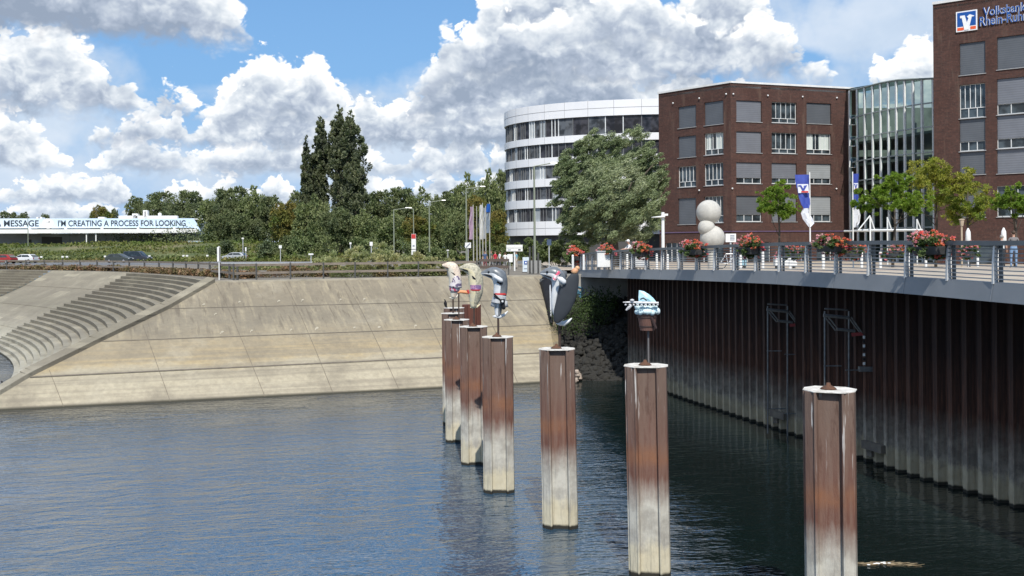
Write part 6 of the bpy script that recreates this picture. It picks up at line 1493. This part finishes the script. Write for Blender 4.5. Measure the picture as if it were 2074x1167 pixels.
# flags
def cloth_strip(mb, Y, rows, th=.02, wave=.12, mi=0):
    """rows: (left px, right px, py)"""
    L = []
    for k, (x0, x1, y) in enumerate(rows):
        L.append([P(x0+(x1-x0)*j/5, y, Y)+Vector((0, wave*math.sin(k*1.1+j*1.3), 0)) for j in range(6)])
    for a, b in zip(L, L[1:]):
        for j in range(5): mb.quad(b[j], b[j+1], a[j+1], a[j], mi=mi)
        for j in range(5): o = Vector((0, th, 0)); mb.quad(a[j]+o, a[j+1]+o, b[j+1]+o, b[j]+o, mi=mi)
BANB = mat('banner_blue', (.045, .075, .36), (.035, .06, .30), 2, .7); BANW = mat('banner_white', (.68, .70, .74), (.58, .6, .66), 3, .7)
def banner(lab, px_pole, Y, top, rows_b, rows_w, logo, sk):
    p = P(px_pole, 500, Y); z0 = zdeck(Y); t = thing('flag_banner', lab, 'flag', (p.x, Y, z0)); mb = MB(); mb.sweep([(p.x, Y, z0), (p.x, Y, P(px_pole, top, Y).z)], [.06, .045], 8); mb.build('pole', WHITEP, t)
    mb = MB(); cloth_strip(mb, Y, rows_b); cb = mb.build('blue_cloth', BANB, t, smooth=True)
    mb = MB(); cloth_strip(mb, Y, rows_w); mb.build('white_cloth', BANW, t, smooth=True)
    x0, y0, w_, h_ = logo
    mb = MB(); cloth_strip(mb, Y-.16, [(x0+sk*k, x0+w_+sk*k, y0+h_*k/3) for k in range(4)], wave=.0); lo = mb.build('emblem_field', BANW, cb)
    mb = MB(); q = [P(x0+w_*a+sk*2*b, y0+h_*b, Y-.2) for a, b in ((.08, .12), (.35, .12), (.5, .5), (.62, .3), (.55, .2), (.9, .12), (.8, .3), (.6, .72), (.42, .72), (.25, .25), (.08, .25))]; mb.add(q, [tuple(range(len(q)-1, -1, -1))]); mb.build('emblem', BANB, lo)
    mb = MB(); q = [P(x0+w_*a+sk*2.4, y0+h_*b, Y-.2) for a, b in ((.3, .78), (.95, .78), (.95, .95), (.3, .95))]; mb.add(q, [(3, 2, 1, 0)]); mb.build('red_print', REDP, lo)
banner('blue flag banner with a white emblem, its white tail blown right, beside the street tree', 1641, 74, 349,
       [(1610, 1641, 354), (1612, 1640, 368), (1615, 1640, 384), (1618, 1640, 400), (1622, 1640, 414), (1627, 1638, 422)], [(1627, 1638, 422), (1623, 1640, 432), (1627, 1647, 444), (1632, 1649, 452), (1637, 1641, 460)], (1615, 373, 22, 18), .6)
banner('narrow blue and white flag banner hanging at the corner of the glass hall', 1728, 80, 348,
       [(1728, 1740, 352), (1728, 1739, 370), (1728, 1739, 390), (1728, 1739, 420)], [(1728, 1739, 420), (1728, 1744, 436), (1729, 1742, 450), (1729, 1735, 461)], (1729, 371, 9, 14), 0)
POLEG = mat('flagpole', (.42, .42, .38), None, 2, .5)
for lab, px, x0, x1, ty, by, c, Y in (('mauve flag hanging limp, leftmost of the flags left of the round building', 959, 952, 959, 419, 485, (.42, .30, .40), 104), ('white flag hanging limp, second from the left beside the round building', 978, 972, 978, 415, 485, (.66, .66, .64), 106),
        ('light grey flag between the white and the blue topped flags', 984, 979, 984, 421, 484, (.40, .42, .44), 108), ('flag with a blue top hanging nearest the round building', 992, 986, 993, 413, 472, (.22, .27, .33), 110)):
    p = P(px, 500, Y); t = thing('flag', lab, 'flag', (p.x, Y, 5.9), 'limp flags on tall poles'); mb = MB(); mb.sweep([(p.x, Y, 5.9), (p.x, Y, P(px, ty-4, Y).z)], [.07, .05], 6); mb.build('flagpole', POLEG, t)
    mb = MB(); n = 7; cloth_strip(mb, Y, [(x0-(k/n)*2.5+1.2*math.sin(k*1.3), x1+.8*math.sin(k), ty+(by-ty)*k/n) for k in range(n+1)], wave=.1); cb = mb.build('cloth', mat('cloth_%d' % px, c, tuple(k*.7 for k in c), 1.2, .8), t, smooth=True)
    if px == 992: mb = MB(); cloth_strip(mb, Y-.14, [(986, 993, 413), (985, 993, 422), (984, 992, 430)], wave=.05); mb.build('blue_top', BLUE, cb)
for px in (966, 972): p = P(px, 500, 105); t = thing('bare_flagpole', 'bare flagpole among the limp flags', 'flagpole', (p.x, 105, 5.9), 'bare flagpoles'); mb = MB(); mb.sweep([(p.x, 105, 5.9), (p.x, 105, P(px, 418, 105).z)], [.07, .04], 6); mb.build('pole', POLEG, t)

# stacked spheres
Y = 62; t = thing('sphere_sculpture', 'stack of three pale stone spheres standing on the plaza behind the flower railing', 'sphere sculpture', (P(1440, 500, Y).x, Y, zdeck(Y))); SPH = mat('pale_stone', (.50, .485, .44), (.40, .385, .35), 2.5, .7, bump=.008)
for px, py, r, dy in ((1443, 482, 25, 0), (1430, 461.5, 17, -.12), (1436, 430, 25, .1)):
    c = P(px, py, Y)+Vector((0, dy, 0)); mb = MB(); mb.ball(c, r/F*Y, 40, 26); mb.build('sphere', SPH, t, smooth=True)
b = P(1443, 506, Y); mb = MB(); mb.sweep([(b.x, Y, zdeck(Y)), (b.x, Y, b.z+.1)], .3, 14); mb.build('pedestal', SPH, t)
# menu board, umbrellas, bollards, bins
p = P(1480, 482, 58); t = thing('menu_board', 'white board with small print beside the lowest stone sphere', 'board', (p.x, 58, zdeck(58))); s = 58/F
mb = MB(); mb.box((p.x, 58, p.z), (21*s, .06, 17*s)); b = mb.build('board', WHITEP, t); 
for k in range(4): strip(b, p, 58, 3, 5-3*k, 9, 1., s, MC['grey_print'], o=.045)
mb = MB(); mb.sweep([(p.x, 58.05, zdeck(58)), (p.x, 58.05, p.z)], .05, 6); mb.build('post', SILV, t)
for px, ty, lab in ((1961, 462, 'closed white parasol between the flower box and the two people'), (2033, 461, 'closed white parasol behind the person in the grey shirt')):
    Y = 62; p = P(px, 500, Y); z0 = zdeck(Y); t = thing('closed_parasol', lab, 'parasol', (p.x, Y, z0)); zt_ = P(px, ty, Y).z
    mb = MB(); mb.sweep([(p.x, Y, z0), (p.x, Y, zt_)], .04, 6); mb.build('pole', SILV, t); mb = MB(); mb.sweep([(p.x, Y, zt_-1.1), (p.x, Y, zt_-.9), (p.x, Y, zt_-.25), (p.x, Y, zt_)], [.05, .17, .14, .03], 12); mb.build('furled_cloth', WHITEP, t, smooth=True)
Y = 66; p = P(1948, 500, Y); t = thing('post_light', 'short wooden post light left of the closed parasol', 'post light', (p.x, Y, zdeck(Y))); mb = MB(); mb.sweep([(p.x, Y, zdeck(Y)), (p.x, Y, P(1948, 458, Y).z)], .06, 8); mb.build('post', mat('pale_wood', (.45, .36, .26)), t); mb = MB(); mb.sweep([P(1948, 458, Y), P(1948, 446, Y)], [.1, .16], 8); mb.ball(P(1948, 445, Y), (.2, .2, .06), 10, 6); mb.build('lantern', MC['pale_wood'], t)
g = random.Random(8)
bo = [(1160, 60), (1182, 60), (1213, 62), (1270, 60), (1330, 58), (1352, 60), (1500, 56), (1545, 52), (1600, 50), (1667, 50), (1668, 54), (1745, 50), (1783, 52), (1840, 54), (1875, 56), (1924, 50), (1980, 58), (2022, 46)]
for k, (px, Y) in enumerate(bo):
    p = P(px, 500, Y); t = thing('bollard', 'white bollard on the plaza seen through the railing', 'bollard', (p.x, Y, zdeck(Y)), 'white bollards on the plaza'); mb = MB(); mb.sweep([(p.x, Y, zdeck(Y)), (p.x, Y, zdeck(Y)+.85)], .07, 10); mb.build('shaft', WHITEP, t); mb = MB(); mb.ball((p.x, Y, zdeck(Y)+.88), (.08, .08, .05), 10, 6); mb.build('cap', SILV, t)
for px, Y, w_, h_, lab, m in ((1222, 60, 26, 34, 'white slatted cabinet seen through the railing by the person in the cap', WHITEP), (1298, 58, 30, 26, 'grey bench seen through the railing below the coral flowers', SILV), (1590, 60, 44, 20, 'white low table on the plaza seen through the railing', WHITEP), (1500, 60, 20, 18, 'white and blue crate seen through the railing by the spheres', mat('crate_blue', (.25, .42, .5)))):
    p = P(px, 500, Y); z0 = zdeck(Y); s = Y/F; t = thing('plaza_furniture', lab, 'street furniture', (p.x, Y, z0))
    mb = MB(); mb.box((p.x, Y, z0+h_*s*.5+.1), (w_*s, .5, h_*s-.1)); mb.build('body', m, t, bevel=.03)
    mb = MB(); mb.box((p.x, Y, z0+h_*s+.1), (w_*s+.08, .6, .06)); mb.build('top', SILV, t)
    for k in (-1, 1): mb = MB(); mb.box((p.x+k*w_*s*.4, Y, z0+.08), (.08, .4, .16)); mb.build('leg', DK, t)
# bicycle frame-like rack behind the railing near the spheres
Y = 56; t = thing('bicycle', 'bicycle leaning behind the railing to the right of the spheres', 'bicycle', P(1478, 545, Y)); z0 = zdeck(Y); bx = P(1478, 500, Y).x
for k in (-1, 1):
    c = Vector((bx+k*.52, Y, z0+.34)); mb = MB(); mb.sweep([c+Vector((.33*math.cos(a), 0, .33*math.sin(a))) for a in [i*math.pi/10 for i in range(21)]], .022, 6, cap=False); w_ = mb.build('wheel', BLK, t)
    mb = MB(); [mb.sweep([c, c+Vector((.32*math.cos(a), 0, .32*math.sin(a)))], .004, 4) for a in [i*math.pi/5 for i in range(10)]]; mb.build('spokes', SILV, w_)
mb = MB(); a, b, c, d_ = Vector((bx-.52, Y, z0+.34)), Vector((bx-.12, Y, z0+.30)), Vector((bx-.22, Y, z0+.85)), Vector((bx+.36, Y, z0+.85))
for q in ((a, b), (b, c), (a, c), (c, d_), (b, d_), (d_, Vector((bx+.52, Y, z0+.34)))): mb.sweep(q, .022, 6)
mb.build('frame', SILV, t); mb = MB(); mb.sweep([c, c+Vector((0, 0, .12))], .015, 6); mb.box(c+Vector((0, 0, .14)), (.24, .12, .05)); mb.build('saddle', BLK, t); mb = MB(); mb.sweep([d_, d_+Vector((-.02, 0, .16))], .018, 6); mb.sweep([d_+Vector((-.02, -.25, .17)), d_+Vector((-.02, .25, .17))], .016, 6); mb.build('handlebar', BLK, t)

# ------------------------------------------------------------ cars
TYRE = mat('tyre', (.02, .02, .02), None, 5, .8); RIM = mat('rim_silver', (.6, .6, .6), None, 5, .35, .7)
def car(lab, px, by, Y, col, flip=1, kind='hatch', length=4.3, name='parked_car', rz=0.):
    p = P(px, by, Y); t = thing(name, lab, 'car', (0, 0, 0), 'cars on the road behind the terraces'); Wd = .88; paint = mat('paint_%d' % px, col, tuple(c*.9 for c in col), .5, .3, .1, spec=.6)
    H = 1.47 if kind == 'hatch' else 1.85
    L = length/2
    low = [(-L, .42), (-L+.05, .78), (-L+.9, .92), (L-.25, .98), (L, .85), (L, .40), (L-.1, .28), (-L+.15, .26)]
    cab = [(-L+.85, .90), (-L+1.75, H-.06), (-L+2.2, H), (L-.75 if kind == 'hatch' else L-.3, H-.03), (L-.12, .95)]
    def loft(poly, w0, w1, zs, name, m):
        mb = MB(); n = len(poly); vs = []
        for sgn in (-1, 1):
            for x, z in poly: f = (z-zs[0])/(zs[1]-zs[0]); f = min(1, max(0, f)); vs.append((x, sgn*(w0+(w1-w0)*f), z))
        mb.add(vs, [tuple(range(n)), tuple(range(2*n-1, n-1, -1))]+[(i, n+i, n+(i+1) % n, (i+1) % n) for i in range(n)]); return mb.build(name, m, t, bevel=.05)
    loft(low, Wd, Wd, (0, 1), 'body', paint); loft(cab, Wd-.04, Wd-.2, (.9, H), 'cabin', paint)
    def glass(xs, nm):
        for sgn in (-1, 1):
            mb = MB(); q = [(x, sgn*((Wd-.04)+(-.16)*(z-.9)/(H-.9)+.012), z) for x, z in xs]; mb.add(q, [tuple(range(len(q))) if sgn < 0 else tuple(range(len(q)-1, -1, -1))]); mb.build(nm, GLASS, t)
    glass([(-L+1.1, .97), (-L+1.02+.78, H-.13), (-L+2.15, H-.1), (0, H-.1), (0, .99)], 'side_window'); glass([(.07, .99), (.07, H-.1), (L-1.0 if kind == 'hatch' else L-.6, H-.12), (L-.6 if kind == 'hatch' else L-.45, 1.0)], 'side_window')
    mb = MB(); mb.quad((-L+.93, -.78, .95), (-L+.93, .78, .95), (-L+1.72, .66, H-.09), (-L+1.72, -.66, H-.09)); o = mb.build('windscreen', GLASS, t); o.location.x = -.025
    mb = MB(); mb.quad((L-.12, .7, 1.02), (L-.12, -.7, 1.02), (L-.66 if kind == 'hatch' else L-.28, -.62, H-.1), (L-.66 if kind == 'hatch' else L-.28, .62, H-.1)); o = mb.build('rear_window', GLASS, t); o.location.x = .03
    for x in (-L+.8, L-.8):
        for sgn in (-1, 1):
            mb = MB(); mb.sweep([(x, sgn*(Wd-.18), .32), (x, sgn*(Wd+.02), .32)], .32, 18, up=(0, 0, 1)); w_ = mb.build('wheel', TYRE, t)
            mb = MB(); mb.sweep([(x, sgn*(Wd+.02), .32), (x, sgn*(Wd+.035), .32)], .20, 12, up=(0, 0, 1)); mb.build('rim', RIM, w_)
    for sgn in (-1, 1):
        mb = MB(); mb.box((-L+.06, sgn*.6, .68), (.1, .34, .13)); mb.build('headlight', WHITEP, t); mb = MB(); mb.box((L-.02, sgn*.68, .78), (.06, .22, .2)); mb.build('tail_light', REDP, t)
    mb = MB(); [mb.box((x, 0, .02+.3), (.3, 1.5, .2)) for x in (0,)]; mb.build('underbody', TYRE, t)
    t.location = (p.x, Y, 5.93); t.rotation_euler = (0, 0, rz+(0 if flip > 0 else math.pi))
car('silver hatchback driving left on the road below the wood', 475, 528, 176, (.42, .44, .47), 1, length=4.4, rz=-.15)
car('dark grey green hatchback on the road in front of the dark van', 242, 535, 160, (.05, .06, .055), -1, length=4.2, rz=-.2)
car('dark blue van behind the grey green hatchback', 278, 531, 170, (.03, .035, .05), -1, 'van', 4.9, rz=-.2)
car('white car driving left on the road at the left', 50, 533, 166, (.75, .76, .77), 1, length=4.4, rz=-.2)
car('red car cut off by the left edge of the photo', 5, 536, 160, (.35, .03, .03), 1, length=4.4, rz=-.2)

# ------------------------------------------------------------ people
SKIN = mat('skin', (.52, .30, .21), None, 3, .6); HAIRB = mat('hair_brown', (.06, .035, .02)); HAIRG = mat('hair_grey', (.3, .29, .27))
def person(lab, base, facing, shirt, trousers, hair=HAIRB, pose='stand', h=1.74, sleeve=.5, group=None, cap=None, shorts=False, bag=None):
    k = h/1.74; t = thing('person', lab, 'person', (0, 0, 0), group)
    if pose == 'lean': tor = Vector((0, -.16, 0)); lean = .16
    else: tor = Vector((0, 0, 0)); lean = .0
    V = lambda x, y, z: Vector((x, y, z))
    hip, chest, neck, head = V(0, 0, .95), V(0, -lean*.6, 1.28), V(0, -lean, 1.48), V(0, -lean*1.3, 1.62)
    J = [(hip, .135), (V(0, -lean*.3, 1.10), .12), (chest, .15), (V(0, -lean*.9, 1.42), .075), (neck, .055), (head, .088), (head+V(0, -.01, .07), .075)]
    E = [(0, 1), (1, 2), (2, 3), (3, 4), (4, 5), (5, 6)]
    def chain(frm, pts):
        prev = frm
        for p, r in pts: J.append((p, r)); E.append((prev, len(J)-1)); prev = len(J)-1
        return prev
    for s in (-1, 1):
        step = .10*s if pose == 'walk' else .0
        a = chain(0, [(V(s*.10, 0, .88), .10), (V(s*.11, -step*.8-.02, .50), .062), (V(s*.115, step*.9, .10), .042), (V(s*.12, step*.9-.06, .045), .04), (V(s*.125, step*.9-.17, .035), .032)])
        sh = V(s*.17, -lean*.8, 1.40)
        if pose == 'lean': pts = [(sh, .062), (V(s*.26, -lean-.14, 1.20), .045), (V(s*.12, -lean-.36, 1.17), .034)]
        elif pose == 'hold': pts = [(sh, .062), (V(s*.24, -.02, 1.14), .045), (V(s*.10, -.26, 1.16), .033)]
        else: pts = [(sh, .062), (V(s*.23, .03-step, 1.12), .046), (V(s*.24, -.05-step, .88), .033)]
        w = chain(2, pts); wp = J[w][0]; dr = (wp-pts[-2][0]).normalized(); side = dr.cross(V(0, 0, 1)).normalized() if abs(dr.z) < .9 else V(0, 1, 0)
        pm = chain(w, [(wp+dr*.05, .034)])
        for q in range(4):
            o = side*(q-1.5)*.021; L = (.075, .085, .08, .062)[q]
            chain(pm, [(wp+dr*.08+o, .010), (wp+dr*(.08+L*.55)+o, .009), (wp+dr*(.08+L*.9)+o+V(0, -.012, -.012), .008)])
        chain(pm, [(wp+dr*.04+side*.045, .011), (wp+dr*.085+side*.055, .009)])
    me = bpy.data.meshes.new('body'); me.from_pydata([tuple(p*k) for p, r in J], E, []); o = bpy.data.objects.new('body', me); COL.objects.link(o)
    m = o.modifiers.new('s', 'SKIN'); m.use_smooth_shade = True
    for i, (p, r) in enumerate(J): me.skin_vertices[0].data[i].radius = (r*k, r*k*(.8 if i < 3 else 1))
    me.skin_vertices[0].data[0].use_root = True
    o.modifiers.new('ss', 'SUBSURF').levels = 1
    bpy.context.view_layer.update(); new = bpy.data.meshes.new_from_object(o.evaluated_get(bpy.context.evaluated_depsgraph_get())); bpy.data.objects.remove(o)
    new.materials.clear(); [new.materials.append(x) for x in (SKIN, shirt, trousers, TYRE)]
    for f in new.polygons:
        c = f.center/k; arm = abs(c.x) > .19 or (pose in ('lean', 'hold') and c.y < -.2 and c.z < 1.3 and c.z > 1.)
        mi = 0
        if c.z > 1.455: mi = 0
        elif c.z > .97: mi = 1 if not arm or c.z > 1.40-.35*sleeve else 0
        elif arm and c.z > .7: mi = 0
        elif c.z > (.48 if shorts else .10): mi = 2
        elif shorts and c.z > .1: mi = 0
        else: mi = 3
        f.material_index = mi
        f.use_smooth = True
    new.name = 'body'; o = bpy.data.objects.new('body', new); COL.objects.link(o); o.parent = t
    mb = MB(); mb.ball((head+V(0, .022, .045))*k, (.095*k, .10*k, .10*k), 12, 8); hh = mb.build('cap' if cap else 'hair', cap or hair, t, smooth=True)
    if cap: mb = MB(); mb.ball((head+V(0, -.10, .045))*k, (.07, .08, .012), 10, 5); mb.build('peak', cap, hh)
    f = head*k; mb = MB(); mb.ball(f+V(0, -.10, -.01), (.014, .02, .022), 8, 6); mb.build('nose', SKIN, t)
    for s in (-1, 1):
        mb = MB(); mb.ball(f+V(s*.033, -.083, .015), (.012, .010, .008), 8, 6); mb.build('eye', BLK, t); mb = MB(); mb.ball(f+V(s*.092, 0, 0), (.014, .02, .032), 8, 6); mb.build('ear', SKIN, t)
    mb = MB(); mb.box(f+V(0, -.088, -.045), (.045, .01, .008)); mb.build('mouth', REDP, t)
    if bag: mb = MB(); mb.box(V(0, .2, 1.2)*k, (.30, .16, .42)); mb.build('backpack', bag, t, bevel=.04)
    t.location = base; t.rotation_euler = (0, 0, facing); return t
def cl(n, c): return mat(n, c, tuple(x*.75 for x in c), 8, .85)
def at(px, Y): p = P(px, 500, Y); return Vector((p.x, Y, zdeck(Y) if p.x > 5 else 5.9))
p, i = edge_at(1258); n = enorm(i)
person('person in a white cap and white shirt leaning on the railing between two flower boxes', Vector((p.x, p.y, zdeck(p.y)))-n*.62, math.atan2(n.y, n.x)+math.pi/2, cl('shirt_white', (.75, .75, .74)), cl('trousers_navy', (.04, .05, .08)), pose='lean', cap=WHITEP)
person('person in a grey shirt and blue jeans standing at the right edge of the photo', at(2053, 46.5), R(170), cl('shirt_grey', (.20, .19, .19)), cl('jeans', (.20, .32, .50)), pose='hold')
person('person in a pale top sitting height beside the closed parasol, left of the grey shirt', at(2029, 49.5), R(150), cl('shirt_pale', (.60, .66, .70)), cl('trousers_black', (.03, .03, .035)), HAIRG, h=1.62)
grp = [(982, 96, (.06, .10, .20), (.25, .04, .05), 'person in dark blue at the left of the group on the promenade', 1.72), (1003, 94, (.60, .03, .06), (.08, .08, .1), 'person in a bright red top in the group on the promenade', 1.70), (1012, 97, (.72, .72, .70), (.10, .1, .12), 'person in a white top right of the red top', 1.66),
       (1023, 93, (.78, .78, .76), (.30, .30, .32), 'person in white in the middle of the group on the promenade', 1.6), (1046, 95, (.20, .42, .52), (.5, .45, .4), 'person in turquoise at the right of the group on the promenade', 1.65), (995, 100, (.10, .12, .10), (.05, .05, .06), 'person in dark green behind the red top', 1.75)]
for k, (px, Y, c1, c2, lab, h) in enumerate(grp): person(lab, at(px, Y), R(60*k), cl('top_%d' % px, c1), cl('legs_%d' % px, c2), h=h, pose='walk' if k % 2 else 'stand')
# white stand sign in the group, gate posts
p = P(1033, 523, 92); t = thing('white_stand_board', 'plain white stand board among the people on the promenade', 'board', (p.x, 92, 5.9)); mb = MB(); mb.box((p.x, 92, p.z), (11*.046, .05, 16*.046)); mb.build('panel', WHITEP, t); mb = MB(); mb.sweep([(p.x, 92.05, 5.9), (p.x, 92.05, p.z)], .03, 6); mb.build('post', SILV, t)
t = thing('steel_gate', 'dark timber and steel barrier in front of the people at the top of the slope', 'barrier', (1, 73, 5.9))
a, b = P(972, 537, 74), P(1030, 537, 74); a.z = b.z = 5.9
for q in (a, a.lerp(b, .5), b): mb = MB(); mb.box((q.x, q.y, 6.5), (.10, .10, 1.2)); mb.build('post', DK, t)
for z in (7.0, 6.5): mb = MB(); mb.box(((a.x+b.x)/2, 73.92, z), (b.x-a.x, .06, .2)); mb.build('board', mat('dark_timber', (.10, .075, .06)), t)
for px, yt in ((1073, 500), (1080, 498), (1090, 512)): p = P(px, 520, 76); t = thing('gate_post', 'slim dark post at the walkway entrance', 'post', (p.x, 76, 5.9), 'slim posts at the walkway entrance'); mb = MB(); mb.sweep([(p.x, 76, 5.9), (p.x, 76, P(px, yt, 76).z)], .07, 8); mb.build('shaft', DK, t)
# floating driftwood by the nearest pile
t = thing('driftwood', 'small raft of floating twigs and litter beside the nearest pile', 'driftwood', G(1795, 1140, 0)); g = random.Random(3); c = G(1795, 1143, 0)
mb = MB()
for k in range(60):
    a = g.uniform(-.25, .35); q = c+Vector((g.gauss(0, .32), g.gauss(0, .07), .02)); d_ = Vector((math.cos(a), math.sin(a)*.6, g.uniform(-.05, .12)))*g.uniform(.06, .25); mb.sweep([q-d_, q+d_], [.008, .004], 5)
mb.build('twigs', mat('twig', (.16, .11, .06), (.26, .21, .13), 5, .9), t)
mb = MB(); [mb.ball(c+Vector((g.gauss(-.3, .2), g.gauss(0, .06), .025)), (.05, .03, .012), 7, 5) for k in range(10)]; mb.build('scraps', WHITEP, t)
